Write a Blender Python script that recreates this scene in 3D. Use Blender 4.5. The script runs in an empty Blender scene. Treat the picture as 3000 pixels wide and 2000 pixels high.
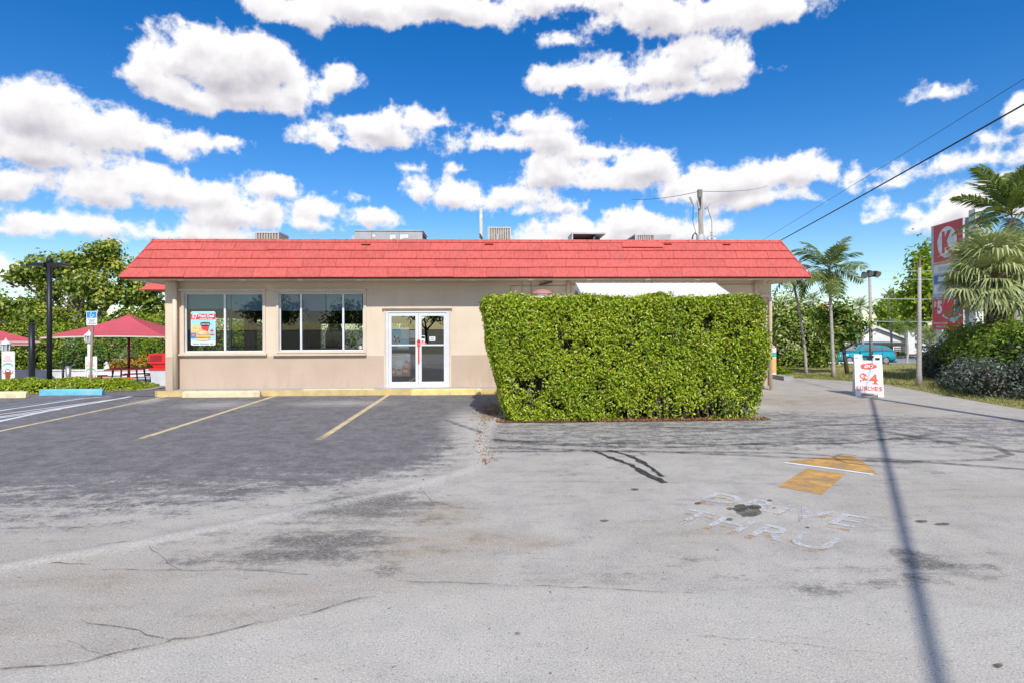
import bpy, math, random
import numpy as np
from mathutils import Vector, Matrix

random.seed(7)
RNG = np.random.default_rng(11)
scene = bpy.context.scene
COL = scene.collection

# ------------------------------------------------------------------ camera
F = 1700.0            # focal length in photo pixels (photo is 3000 wide)
CZ = 1.85             # eye height
HORY = 963.0
TH = math.atan(62 / F)
RO = math.radians(0.22)
_r0 = Vector((math.cos(TH), -math.sin(TH), 0)); _u0 = Vector((0, 0, 1))
FWD = Vector((math.sin(TH), math.cos(TH), 0))
RIGHT = _r0 * math.cos(RO) - _u0 * math.sin(RO)
UP = _u0 * math.cos(RO) + _r0 * math.sin(RO)
CAM = Vector((0, 0, CZ))
cd = bpy.data.cameras.new('camera')
cam = bpy.data.objects.new('camera', cd); COL.objects.link(cam)
cd.sensor_width = 36.0; cd.lens = 36.0 * F / 3000.0
cd.shift_y = -(1000 - HORY) / 3000.0
cd.clip_start = 0.05; cd.clip_end = 6000
m = Matrix.Identity(4)
for i in range(3):
    m[i][0] = RIGHT[i]; m[i][1] = UP[i]; m[i][2] = -FWD[i]; m[i][3] = CAM[i]
cam.matrix_world = m
scene.camera = cam

def ray(px, py):
    return FWD + RIGHT * ((px - 1500) / F) + UP * ((HORY - py) / F)
def P(px, py, Y):
    d = ray(px, py); return CAM + d * (Y / d.y)
def G(px, py, z=0.0):
    d = ray(px, py); return CAM + d * ((z - CZ) / d.z)
def PX(px, Y, py=HORY): return P(px, py, Y).x
def PZ(px, py, Y): return P(px, py, Y).z

# ------------------------------------------------------------------ light
SUN_EL = math.radians(43.0)
SDX, SDY = -0.12, 1.0                     # shadows fall this way on the ground
_n = math.hypot(SDX, SDY); SDX /= _n; SDY /= _n
sd = bpy.data.lights.new('sun', 'SUN'); sd.energy = 4.0; sd.angle = math.radians(0.53); sd.color = (1.0, 0.955, 0.88)
sun = bpy.data.objects.new('sun', sd); COL.objects.link(sun)
sun.location = (3, -20, 25)
sun.rotation_euler = Vector((SDX * math.cos(SUN_EL), SDY * math.cos(SUN_EL), -math.sin(SUN_EL))).to_track_quat('-Z', 'Y').to_euler()

vs = scene.view_settings
vs.view_transform = 'Standard'; vs.look = 'None'; vs.gamma = 1.0; vs.use_curve_mapping = False
vs.exposure = 0.15

# ------------------------------------------------------------------ node helpers
class NT:
    def __init__(s, tree): s.t = tree; s.n = tree.nodes; s.l = tree.links
    def node(s, typ, **kw):
        n = s.n.new(typ)
        for k, v in kw.items():
            setattr(n, k, v)
        return n
    def put(s, sock, v):
        if isinstance(v, bpy.types.NodeSocket): s.l.new(v, sock)
        else: sock.default_value = v
    def math(s, op, a, b=None, c=None, clamp=False):
        n = s.node('ShaderNodeMath', operation=op, use_clamp=clamp)
        s.put(n.inputs[0], a)
        if b is not None: s.put(n.inputs[1], b)
        if c is not None: s.put(n.inputs[2], c)
        return n.outputs[0]
    def vmath(s, op, a, b=None, c=None):
        n = s.node('ShaderNodeVectorMath', operation=op)
        s.put(n.inputs[0], a)
        if b is not None: s.put(n.inputs[1], b)
        if c is not None: s.put(n.inputs[2], c)
        return n.outputs['Value'] if op in ('LENGTH', 'DOT_PRODUCT', 'DISTANCE') else n.outputs[0]
    def mix(s, f, a, b, blend='MIX'):
        n = s.node('ShaderNodeMix', data_type='RGBA', blend_type=blend)
        s.put(n.inputs['Factor'], f); s.put(n.inputs['A'], a); s.put(n.inputs['B'], b)
        return n.outputs['Result']
    def ramp(s, x, lo, hi, a=0.0, b=1.0, smooth=True):
        n = s.node('ShaderNodeMapRange', interpolation_type='SMOOTHSTEP' if smooth else 'LINEAR')
        s.put(n.inputs[0], x); s.put(n.inputs[1], lo); s.put(n.inputs[2], hi); s.put(n.inputs[3], a); s.put(n.inputs[4], b)
        return n.outputs[0]
    def noise(s, vec, scale, detail=4, rough=0.55, dist=0.0):
        n = s.node('ShaderNodeTexNoise')
        s.put(n.inputs['Vector'], vec); n.inputs['Scale'].default_value = scale
        n.inputs['Detail'].default_value = detail; n.inputs['Roughness'].default_value = rough
        n.inputs['Distortion'].default_value = dist
        return n.outputs['Fac']

def rgba(c): return (c[0], c[1], c[2], 1.0)

# ------------------------------------------------------------------ sky
def build_world():
    w = bpy.data.worlds.new('World'); scene.world = w; w.use_nodes = True
    t = w.node_tree; t.nodes.clear(); N = NT(t)
    out = N.node('ShaderNodeOutputWorld'); bg = N.node('ShaderNodeBackground')
    t.links.new(bg.outputs[0], out.inputs[0])
    sky = N.node('ShaderNodeTexSky', sky_type='NISHITA')
    sky.sun_disc = False; sky.sun_elevation = SUN_EL; sky.sun_rotation = math.atan2(-SDX, -SDY)
    sky.altitude = 0; sky.air_density = 1.0; sky.dust_density = 0.2; sky.ozone_density = 3.0
    hs = N.node('ShaderNodeHueSaturation')
    hs.inputs['Saturation'].default_value = 1.42; hs.inputs['Value'].default_value = 1.36; hs.inputs['Hue'].default_value = 0.509
    t.links.new(sky.outputs[0], hs.inputs['Color'])
    t.links.new(hs.outputs[0], bg.inputs['Color'])
    bg.inputs['Strength'].default_value = 0.10
    w.cycles.sampling_method = 'MANUAL'; w.cycles.sample_map_resolution = 512
build_world()

def vnoise(p, seed):
    """smooth 3d value noise in -1..1"""
    i = np.floor(p).astype(np.int64); f = p - i; f = f * f * f * (f * (f * 6 - 15) + 10)
    def h(a, b, c):
        n = (a * 374761393 + b * 668265263 + c * 2147483647 + seed * 974634777) & 0xffffffff
        n = ((n ^ (n >> 13)) * 1274126177) & 0xffffffff; n = n ^ (n >> 16)
        return (n & 0xffff) / 32767.5 - 1.0
    r = 0
    for dx in (0, 1):
        for dy in (0, 1):
            for dz in (0, 1):
                w = (f[..., 0] if dx else 1 - f[..., 0]) * (f[..., 1] if dy else 1 - f[..., 1]) * (f[..., 2] if dz else 1 - f[..., 2])
                r = r + w * h(i[..., 0] + dx, i[..., 1] + dy, i[..., 2] + dz)
    return r
def fbm(p, oct_, seed, billow=False, gain=.52):
    r = 0; a = 1.0; tot = 0
    for o in range(oct_):
        n = vnoise(p * 2.03 ** o + 17.3 * o, seed + o)
        r = r + a * ((1 - 2 * np.abs(n)) if billow else n); tot += a; a *= gain
    return r / tot

CLOUDS = """700,18,115,50 850,8,150,48 1050,5,190,42 1280,-12,230,40 1500,10,120,45 1610,15,150,45 1780,0,140,36
  500,150,170,70 330,165,80,45 480,92,75,45 600,140,115,60 560,205,170,36 430,200,130,40 680,200,60,34 792,185,50,42 690,150,35,25 750,205,50,22
  90,250,150,62 -20,280,90,95 220,290,150,52 340,310,105,36 430,300,65,20 45,405,80,38 -60,380,90,60 120,330,130,45 490,300,30,12
  770,308,85,19 870,285,105,34 945,262,52,22 900,300,70,20 1000,262,24,7
  1380,172,120,20 1500,155,140,42 1590,105,80,42 1640,145,75,42 1290,172,60,20 1550,190,120,16 1235,165,20,16 1700,140,35,12
  1170,318,115,26 1225,275,75,28 1340,330,60,25 1270,310,90,35
  1290,385,120,36 1480,370,95,42 1240,395,80,30 1400,400,110,30 1690,410,170,45 1820,388,105,38 1610,430,90,22 1760,445,130,26 1900,385,40,30
  985,428,95,30 1035,440,55,24 930,395,30,18 930,370,24,9
  400,420,230,42 250,430,110,36 620,418,75,30 190,500,140,22 560,480,130,40 470,530,130,26 850,485,75,28 740,470,90,26 330,520,40,20 700,500,90,26 80,510,60,14 830,440,40,16
  1180,440,85,20 1290,465,95,18 1350,520,160,30 1450,500,105,28 1590,510,100,17 1240,545,80,22 1660,500,45,10
  2065,470,85,22 2180,468,90,34 2280,430,70,38 2350,450,70,45 2345,240,45,42 2215,350,55,17 2258,296,20,10 2345,315,30,35 2120,490,50,14
  350,55,22,8 1293,80,14,5 2150,203,25,4 1975,380,34,7 2020,400,14,4 5,620,40,26 70,640,40,12 230,540,22,10 1930,410,20,7 1040,365,16,7"""
def build_sky():
    """the cumulus layer on a far dome; the clear sky shows between the clouds"""
    S = 3000 / 2352.0; bl = []
    def ae(px, py):
        d = ray(px, py).normalized(); return math.atan2(d.x, d.y), math.asin(max(-1, min(1, d.z)))
    for b in CLOUDS.split():
        x, y, rx, ry = [float(v) * S for v in b.split(',')]
        a, e = ae(x, y); a2, _ = ae(x + 20, y); _, e2 = ae(x, y - 20); bl.append((a, e, rx * (a2 - a) / 20, ry * (e2 - e) / 20))
    azf = np.arange(-.76, .84, .0026); elf = np.arange(0.0, .60, .0024)
    az = np.concatenate([np.arange(-math.pi, -.765, .06), azf, np.arange(.86, math.pi + .0, .06), [math.pi]]); el = np.concatenate([elf, np.arange(.62, 1.56, .05)])
    A, E_ = np.meshgrid(az, el, indexing='ij')
    D = np.stack([np.cos(E_) * np.sin(A), np.cos(E_) * np.cos(A), np.sin(E_)], -1)
    w1 = fbm(D * 9, 4, 3); w2 = fbm(D * 9, 4, 23)
    Aw = A + w1 * .030; Ew = E_ + w2 * .014
    soft = np.full(A.shape, -1.0)
    for a, e, rx, ry in bl:
        dy = (Ew - e) / ry; dy = np.where(dy < 0, dy * 1.45, dy * .86)
        v = (1 - np.sqrt(((Aw - a) / (rx * .94)) ** 2 + dy ** 2)) * min(rx, ry)
        k = .010; m = np.clip(.5 + .5 * (v - soft) / k, 0, 1); soft = soft * (1 - m) + v * m + k * m * (1 - m)
    outside = np.maximum(np.clip((np.abs(A - TH) - .74) / .08, 0, 1), np.clip((E_ - .55) / .06, 0, 1))
    gen = (fbm(D * np.array([1, 1, 2.2]) * 3.0, 4, 51) - .18) * .12 + (outside - 1) * .3
    soft = np.maximum(soft, gen)
    h = soft + .015 * fbm(D * 22, 5, 61, True) + .012 * fbm(D * 30, 5, 71) - .0015
    pos = np.clip(h, 0, .06)
    up = lambda q, k: np.concatenate([q[:, k:], np.repeat(q[:, -1:], k, 1)], 1)
    T = sum(up(pos, k) for k in (1, 2, 3, 4, 6, 8, 10, 13, 16, 20))
    lum = np.exp(-T * 3.6) * .97 + .03
    bl2 = soft + .016 * fbm(D * 17, 4, 81, True)
    lum = np.clip(lum + np.clip((bl2 - up(bl2, 4)) * 16, -.30, .30) + .10 * fbm(D * 40, 3, 91), 0, 1)
    R = 2600.0; V = (D * R).reshape(-1, 3) + np.array([0, 0, -30.0]); ny = len(el)
    i, j = np.meshgrid(np.arange(len(az) - 1), np.arange(ny - 1), indexing='ij'); a = (i * ny + j).ravel()
    Q = np.stack([a, a + 1, a + ny + 1, a + ny], 1)
    sd_ = np.array([-SDX * math.cos(SUN_EL), -SDY * math.cos(SUN_EL), math.sin(SUN_EL)])
    cen = D.reshape(-1, 3)[Q].mean(1); Q = Q[(cen @ sd_) < math.cos(math.radians(14))]
    # keep only the parts of the dome that carry cloud
    hv = h.ravel()[Q].max(1); Q = Q[hv > -.012]
    used, inv = np.unique(Q, return_inverse=True); Q = inv.reshape(Q.shape); V = V[used]
    mt = bpy.data.materials.new('cumulus'); mt.use_nodes = True; t = mt.node_tree; N = NT(t); t.nodes.remove(t.nodes['Principled BSDF']); out = t.nodes['Material Output']
    geo = N.node('ShaderNodeNewGeometry'); dv = N.vmath('MULTIPLY', geo.outputs['Position'], (1 / R, 1 / R, 1 / R))
    at = N.node('ShaderNodeAttribute', attribute_name='thick'); al = N.node('ShaderNodeAttribute', attribute_name='lum')
    fn = N.noise(dv, 120, 5, .65)
    f0 = N.math('ADD', at.outputs['Fac'], N.math('MULTIPLY', N.math('SUBTRACT', fn, .5), .017))
    dens = N.ramp(f0, -.0045, .0105)
    l2 = N.math('ADD', al.outputs['Fac'], N.math('MULTIPLY', N.math('SUBTRACT', fn, .5), .25), clamp=True)
    em = N.node('ShaderNodeEmission'); N.put(em.inputs[0], N.mix(l2, (.47, .44, .515, 1), (1.02, 1.01, 1.0, 1))); em.inputs[1].default_value = 1.0
    tr = N.node('ShaderNodeBsdfTransparent'); ms = N.node('ShaderNodeMixShader'); N.put(ms.inputs[0], dens)
    t.links.new(tr.outputs[0], ms.inputs[1]); t.links.new(em.outputs[0], ms.inputs[2]); t.links.new(ms.outputs[0], out.inputs[0])
    mt.cycles.emission_sampling = 'NONE'
    me = bpy.data.meshes.new('sky'); me.from_pydata([], [], [])
    me.vertices.add(len(V)); me.vertices.foreach_set('co', V.astype(np.float32).ravel()); me.loops.add(Q.size); me.loops.foreach_set('vertex_index', Q.astype(np.int32).ravel())
    me.polygons.add(len(Q)); me.polygons.foreach_set('loop_start', np.arange(0, Q.size, 4, dtype=np.int32)); me.update(calc_edges=True)
    for nm, arr in (('thick', h), ('lum', lum)):
        q = me.attributes.new(nm, 'FLOAT', 'POINT'); q.data.foreach_set('value', arr.ravel()[used].astype(np.float32))
    me.materials.append(mt); o = bpy.data.objects.new('sky', me); COL.objects.link(o); o['kind'] = 'structure'
build_sky()

# ------------------------------------------------------------------ materials
MATS = {}
def mat(name, col, rough=0.6, metal=0.0, var=0.12, vscale=3.0, bump=0.0, bscale=60.0, spec=0.4, fine=0.0, stretch=None, dirt=None, emit=None, rnd=0):
    if name in MATS: return MATS[name]
    mt = bpy.data.materials.new(name); mt.use_nodes = True; t = mt.node_tree; N = NT(t)
    b = t.nodes['Principled BSDF']
    b.inputs['Roughness'].default_value = rough; b.inputs['Metallic'].default_value = metal
    b.inputs['Specular IOR Level'].default_value = spec
    geo = N.node('ShaderNodeNewGeometry'); pos = geo.outputs['Position']
    if stretch: pos = N.vmath('MULTIPLY', pos, stretch)
    c = rgba(col)
    if var > 0:
        n = N.noise(pos, vscale, 5, 0.6)
        c = N.mix(N.ramp(n, 0.3, 0.7), rgba([x * (1 - var) for x in col]), rgba([min(1, x * (1 + var * 0.8)) for x in col]))
    if fine > 0:
        n2 = N.noise(pos, vscale * 22, 3, 0.7)
        c = N.mix(fine, c, N.mix(N.ramp(n2, 0.35, 0.65), rgba([x * 0.55 for x in col]), rgba([min(1, x * 1.25) for x in col])))
    if rnd:
        oi = N.node('ShaderNodeObjectInfo'); c = N.mix(1.0, c, N.mix(oi.outputs['Random'], (1 - rnd, 1 - rnd, 1 - rnd, 1), (1 + rnd * .6, 1 + rnd, 1 + rnd, 1)), 'MULTIPLY')
    if dirt:
        n3 = N.noise(N.vmath('MULTIPLY', geo.outputs['Position'], (1.0, 1.0, 0.35)), 2.3, 6, 0.65)
        c = N.mix(N.ramp(n3, 0.52, 0.75, 0, dirt[1]), c, rgba(dirt[0]))
    N.put(b.inputs['Base Color'], c)
    if bump > 0:
        bn = N.node('ShaderNodeBump'); bn.inputs['Strength'].default_value = bump; bn.inputs['Distance'].default_value = 0.01
        N.put(bn.inputs['Height'], N.noise(pos, bscale, 4, 0.6)); N.put(b.inputs['Normal'], bn.outputs[0])
    if emit:
        b.inputs['Emission Color'].default_value = rgba(emit[0]); b.inputs['Emission Strength'].default_value = emit[1]
    MATS[name] = mt; return mt

def leaf_mat(name, cols, rough=0.42, trans=0.35, spec=0.35):
    if name in MATS: return MATS[name]
    mt = bpy.data.materials.new(name); mt.use_nodes = True; t = mt.node_tree; N = NT(t)
    b = t.nodes['Principled BSDF']; out = t.nodes['Material Output']
    at = N.node('ShaderNodeAttribute', attribute_name='tint')
    cr = N.node('ShaderNodeValToRGB'); t.links.new(at.outputs['Fac'], cr.inputs[0])
    el = cr.color_ramp.elements
    while len(el) < len(cols): el.new(0.5)
    for i, c in enumerate(cols):
        el[i].position = i / (len(cols) - 1); el[i].color = rgba(c)
    t.links.new(cr.outputs[0], b.inputs['Base Color'])
    b.inputs['Roughness'].default_value = rough; b.inputs['Specular IOR Level'].default_value = spec
    tr = N.node('ShaderNodeBsdfTranslucent')
    t.links.new(N.mix(0.5, cr.outputs[0], (0.35, 0.5, 0.05, 1)), tr.inputs['Color'])
    ms = N.node('ShaderNodeMixShader'); ms.inputs[0].default_value = trans
    t.links.new(b.outputs[0], ms.inputs[1]); t.links.new(tr.outputs[0], ms.inputs[2]); t.links.new(ms.outputs[0], out.inputs[0])
    MATS[name] = mt; return mt

def glass_mat(name, tint=(0.75, 0.82, 0.85), refl=0.06):
    if name in MATS: return MATS[name]
    mt = bpy.data.materials.new(name); mt.use_nodes = True; t = mt.node_tree; N = NT(t)
    t.nodes.remove(t.nodes['Principled BSDF']); out = t.nodes['Material Output']
    tr = N.node('ShaderNodeBsdfTransparent'); tr.inputs[0].default_value = rgba(tint)
    gl = N.node('ShaderNodeBsdfGlossy'); gl.inputs['Roughness'].default_value = 0.004
    fr = N.node('ShaderNodeFresnel'); ge = N.node('ShaderNodeNewGeometry'); N.put(fr.inputs[0], N.math('MULTIPLY_ADD', ge.outputs['Backfacing'], -.8333, 1.5))
    ms = N.node('ShaderNodeMixShader'); N.put(ms.inputs[0], N.math('ADD', fr.outputs[0], refl, clamp=True))
    t.links.new(tr.outputs[0], ms.inputs[1]); t.links.new(gl.outputs[0], ms.inputs[2]); t.links.new(ms.outputs[0], out.inputs[0])
    MATS[name] = mt; return mt

def worn_mat(name, col, cover=0.5, scale=9.0, rough=0.8, edge=0.12):
    """paint or rubber worn away in patches"""
    if name in MATS: return MATS[name]
    mt = bpy.data.materials.new(name); mt.use_nodes = True; t = mt.node_tree; N = NT(t)
    b = t.nodes['Principled BSDF']; out = t.nodes['Material Output']
    geo = N.node('ShaderNodeNewGeometry'); pos = geo.outputs['Position']
    n = N.noise(pos, scale, 6, 0.62); n2 = N.noise(pos, 95, 3, 0.7)
    v = N.math('ADD', N.math('MULTIPLY', n, 0.65), N.math('MULTIPLY', n2, 0.35))
    at = N.node('ShaderNodeAttribute', attribute_name='fade')
    th = N.math('ADD', N.math('SUBTRACT', 1.0, N.math('MULTIPLY', N.math('SUBTRACT', 1.0, at.outputs['Fac']), cover)), 0.0)
    # threshold 0.5 +- : cover 1 = solid
    lo = N.math('MULTIPLY_ADD', th, 0.6, 0.2)
    a = N.ramp(v, N.math('SUBTRACT', lo, edge), N.math('ADD', lo, edge))
    c = N.mix(N.ramp(N.noise(pos, 4, 4), 0.3, 0.7), rgba([x * 0.82 for x in col]), rgba([min(1, x * 1.1) for x in col]))
    c = N.mix(N.math('MULTIPLY', N.ramp(n2, 0.5, 0.68), 0.35), c, (0.12, 0.12, 0.12, 1))
    N.put(b.inputs['Base Color'], c); b.inputs['Roughness'].default_value = rough; b.inputs['Specular IOR Level'].default_value = 0.25
    tr = N.node('ShaderNodeBsdfTransparent'); ms = N.node('ShaderNodeMixShader')
    N.put(ms.inputs[0], a); t.links.new(tr.outputs[0], ms.inputs[1]); t.links.new(b.outputs[0], ms.inputs[2]); t.links.new(ms.outputs[0], out.inputs[0])
    MATS[name] = mt; return mt

# ------------------------------------------------------------------ object helpers
def tag(o, label=None, cat=None, group=None, kind=None):
    if label: o['label'] = label
    if cat: o['category'] = cat
    if group: o['group'] = group
    if kind: o['kind'] = kind
    return o
def thing(name, loc, label, cat, group=None):
    o = bpy.data.objects.new(name, None); COL.objects.link(o); o.location = loc; o.empty_display_size = 0.2
    return tag(o, label, cat, group)
def attach(o, parent):
    if parent is not None:
        o.parent = parent
        if parent.type == 'EMPTY':
            o.matrix_parent_inverse = (Matrix.Translation(parent.location) @ parent.rotation_euler.to_matrix().to_4x4()).inverted()
    return o
def copy_tree(root, delta, label=None, rotz=None):
    c = root.copy(); COL.objects.link(c); c.location = root.location + Vector(delta)
    if rotz is not None: c.rotation_euler.z = rotz
    if label: c['label'] = label
    for ch in root.children:
        k = ch.copy(); COL.objects.link(k); k.parent = c
        for g2 in ch.children:
            q = g2.copy(); COL.objects.link(q); q.parent = k
    return c

class MB:
    def __init__(s): s.v = []; s.f = []
    def add(s, vs, fs):
        o = len(s.v); s.v += [tuple(x) for x in vs]; s.f += [tuple(i + o for i in f) for f in fs]; return s
    def box(s, x0, x1, y0, y1, z0, z1):
        return s.hexa([(x0, y0, z0), (x1, y0, z0), (x1, y1, z0), (x0, y1, z0), (x0, y0, z1), (x1, y0, z1), (x1, y1, z1), (x0, y1, z1)])
    def hexa(s, v):
        return s.add(v, [(3, 2, 1, 0), (4, 5, 6, 7), (0, 1, 5, 4), (1, 2, 6, 5), (2, 3, 7, 6), (3, 0, 4, 7)])
    def obox(s, c, hx, hy, hz, M):
        c = Vector(c); vs = []
        for z in (-1, 1):
            for x, y in ((-1, -1), (1, -1), (1, 1), (-1, 1)):
                vs.append(c + M @ Vector((x * hx, y * hy, z * hz)))
        return s.hexa(vs)
    def bar(s, a, b, w, h=None, up=(0, 0, 1)):
        a = Vector(a); b = Vector(b); h = h or w
        d = (b - a).normalized(); u = Vector(up)
        if abs(d.dot(u)) > 0.97: u = Vector((0, 1, 0))
        r = d.cross(u).normalized(); u = r.cross(d)
        vs = []
        for p in (a, b):
            for i, j in ((-1, -1), (1, -1), (1, 1), (-1, 1)):
                vs.append(p + r * (i * w / 2) + u * (j * h / 2))
        return s.hexa([vs[0], vs[1], vs[5], vs[4], vs[3], vs[2], vs[6], vs[7]])
    def tube(s, pts, r, n=8, cap=True):
        pts = [Vector(p) for p in pts]; k = len(pts)
        if not hasattr(r, '__len__'): r = [r] * k
        o = len(s.v); prev = None
        for i, p in enumerate(pts):
            d = (pts[min(i + 1, k - 1)] - pts[max(i - 1, 0)]).normalized()
            if prev is None:
                u = Vector((0, 0, 1)) if abs(d.z) < 0.9 else Vector((1, 0, 0))
                x = d.cross(u).normalized()
            else:
                x = (prev - d * prev.dot(d)).normalized()
            prev = x; y = d.cross(x)
            for j in range(n):
                a = 2 * math.pi * j / n
                s.v.append(tuple(p + (x * math.cos(a) + y * math.sin(a)) * r[i]))
        for i in range(k - 1):
            for j in range(n):
                a = o + i * n + j; b = o + i * n + (j + 1) % n
                s.f.append((a, b, b + n, a + n))
        if cap:
            s.f.append(tuple(o + j for j in reversed(range(n)))); s.f.append(tuple(o + (k - 1) * n + j for j in range(n)))
        return s
    def lathe(s, c, prof, n=16, axis=(0, 0, 1)):
        c = Vector(c); q = Vector((0, 0, 1)).rotation_difference(Vector(axis))
        o = len(s.v)
        for r, h in prof:
            for j in range(n):
                a = 2 * math.pi * j / n
                s.v.append(tuple(c + q @ Vector((r * math.cos(a), r * math.sin(a), h))))
        k = len(prof)
        for i in range(k - 1):
            for j in range(n):
                a = o + i * n + j; b = o + i * n + (j + 1) % n
                s.f.append((a, b, b + n, a + n))
        s.f.append(tuple(o + j for j in reversed(range(n)))); s.f.append(tuple(o + (k - 1) * n + j for j in range(n)))
        return s
    def prism(s, poly, M, d0, d1):
        """poly in 2d -> M @ (x, depth, y)"""
        o = len(s.v); n = len(poly)
        for d in (d0, d1):
            for x, y in poly: s.v.append(tuple(M @ Vector((x, d, y))))
        s.f.append(tuple(o + i for i in range(n))); s.f.append(tuple(o + n + i for i in reversed(range(n))))
        for i in range(n):
            j = (i + 1) % n; s.f.append((o + j, o + i, o + n + i, o + n + j))
        return s
    def poly(s, pts):
        return s.add(pts, [tuple(range(len(pts)))])
    def build(s, name, mt, parent=None, smooth=False):
        me = bpy.data.meshes.new(name); me.from_pydata(s.v, [], s.f); me.validate()
        if mt: me.materials.append(mt)
        o = bpy.data.objects.new(name, me); COL.objects.link(o); attach(o, parent)
        if smooth: me.polygons.foreach_set('use_smooth', [len(p.vertices) <= 4 for p in me.polygons])
        return o
def box(name, mt, parent, *a): return MB().box(*a).build(name, mt, parent)

def tri_mesh(name, V, T, mt, parent=None, tint=None, smooth=False):
    me = bpy.data.meshes.new(name)
    V = np.ascontiguousarray(V, dtype=np.float32); T = np.ascontiguousarray(T, dtype=np.int32)
    k = T.shape[1]
    me.vertices.add(len(V)); me.vertices.foreach_set('co', V.ravel())
    me.loops.add(T.size); me.loops.foreach_set('vertex_index', T.ravel())
    me.polygons.add(len(T)); me.polygons.foreach_set('loop_start', np.arange(0, T.size, k, dtype=np.int32))
    me.update(calc_edges=True)
    if smooth: me.polygons.foreach_set('use_smooth', np.ones(len(T), dtype=bool))
    if tint is not None:
        a = me.attributes.new('tint', 'FLOAT', 'POINT'); a.data.foreach_set('value', np.ascontiguousarray(tint, dtype=np.float32))
    me.materials.append(mt)
    o = bpy.data.objects.new(name, me); COL.objects.link(o); attach(o, parent)
    return o

def leaf_arrays(pts, nrm, L, W, tint=None, jit=0.7, fold=0.25, rng=RNG, tvar=0.18):
    """one folded two-triangle leaf per point"""
    n = len(pts)
    nn = nrm + rng.normal(0, jit, (n, 3)); nn /= np.linalg.norm(nn, axis=1, keepdims=True) + 1e-9
    d = rng.normal(0, 1, (n, 3)); d[:, 2] -= 0.15
    d -= nn * (d * nn).sum(1, keepdims=True); d /= np.linalg.norm(d, axis=1, keepdims=True) + 1e-9
    s = np.cross(nn, d)
    ln = (L * rng.uniform(0.65, 1.25, n))[:, None]; wd = (W * rng.uniform(0.7, 1.2, n))[:, None]
    b = pts - d * ln * 0.5; tp = pts + d * ln * 0.5 - nn * ln * 0.12
    l = pts + s * wd * 0.5 + nn * wd * fold; r = pts - s * wd * 0.5 + nn * wd * fold
    V = np.stack([b, l, tp, r], 1).reshape(-1, 3)
    k = np.arange(n)[:, None] * 4
    T = np.concatenate([k + np.array([0, 2, 1]), k + np.array([0, 3, 2])], 0)
    t = rng.normal(0.5, tvar, n) if tint is None else tint + rng.normal(0, tvar, n)
    return V, T, np.repeat(np.clip(t, 0, 1), 4)

def ell_points(ells, n, clump=0.0, nclump=0, inner=0.55, rng=RNG, zmin=None):
    """points near the surface of a union of ellipsoids, with outward normals"""
    e = np.array(ells, dtype=float)
    w = e[:, 3] * e[:, 4] + e[:, 4] * e[:, 5] + e[:, 3] * e[:, 5]; w = w / w.sum()
    def samp(m):
        i = rng.choice(len(e), m, p=w)
        d = rng.normal(0, 1, (m, 3)); d /= np.linalg.norm(d, axis=1, keepdims=True)
        r = rng.uniform(inner, 1.03, m)[:, None]
        return e[i, :3] + d * r * e[i, 3:6], d / e[i, 3:6]
    if nclump:
        c, cn = samp(nclump); i = rng.integers(0, nclump, n)
        off = rng.normal(0, 1, (n, 3)); p = c[i] + off * clump
        nv = cn[i] / np.linalg.norm(cn[i], axis=1, keepdims=True) * 0.7 + off * 0.35
        t = np.clip(0.5 + 0.16 * rng.normal(0, 1, nclump)[i] + 0.1 * off[:, 2], 0, 1)
    else:
        p, nv = samp(n); nv = nv / np.linalg.norm(nv, axis=1, keepdims=True); t = np.full(n, 0.5)
    nv[:, 2] += 0.35
    if zmin is not None:
        k = p[:, 2] > zmin; p, nv, t = p[k], nv[k], t[k]
    return p, nv, t

def foliage(name, ells, n, L, W, mt, parent, clump=0.0, nclump=0, inner=0.55, zmin=None, jit=0.6, tvar=0.15, seed=1):
    rng = np.random.default_rng(seed)
    p, nv, t = ell_points(ells, n, clump, nclump, inner, rng, zmin)
    V, T, ti = leaf_arrays(p, nv, L, W, t, jit, rng=rng, tvar=tvar)
    return tri_mesh(name, V, T, mt, parent, ti)

def text_mesh(body, bold=0.0, shear=0.0, spacing=1.0):
    """flat triangulated text: verts (n,2) normalised to the unit box, faces, aspect"""
    cu = bpy.data.curves.new('t', 'FONT'); cu.body = body; cu.size = 1; cu.offset = bold; cu.shear = shear; cu.space_character = spacing
    cu.resolution_u = 4; cu.fill_mode = 'FRONT'
    ob = bpy.data.objects.new('t', cu); COL.objects.link(ob)
    dg = bpy.context.evaluated_depsgraph_get(); ev = ob.evaluated_get(dg); me = ev.to_mesh()
    v = np.array([x.co[:2] for x in me.vertices]); f = [tuple(p.vertices) for p in me.polygons]
    ev.to_mesh_clear(); bpy.data.objects.remove(ob); bpy.data.curves.remove(cu)
    lo, hi = v.min(0), v.max(0)
    return (v - lo) / (hi - lo), f, (hi[0] - lo[0]) / (hi[1] - lo[1])

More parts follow.
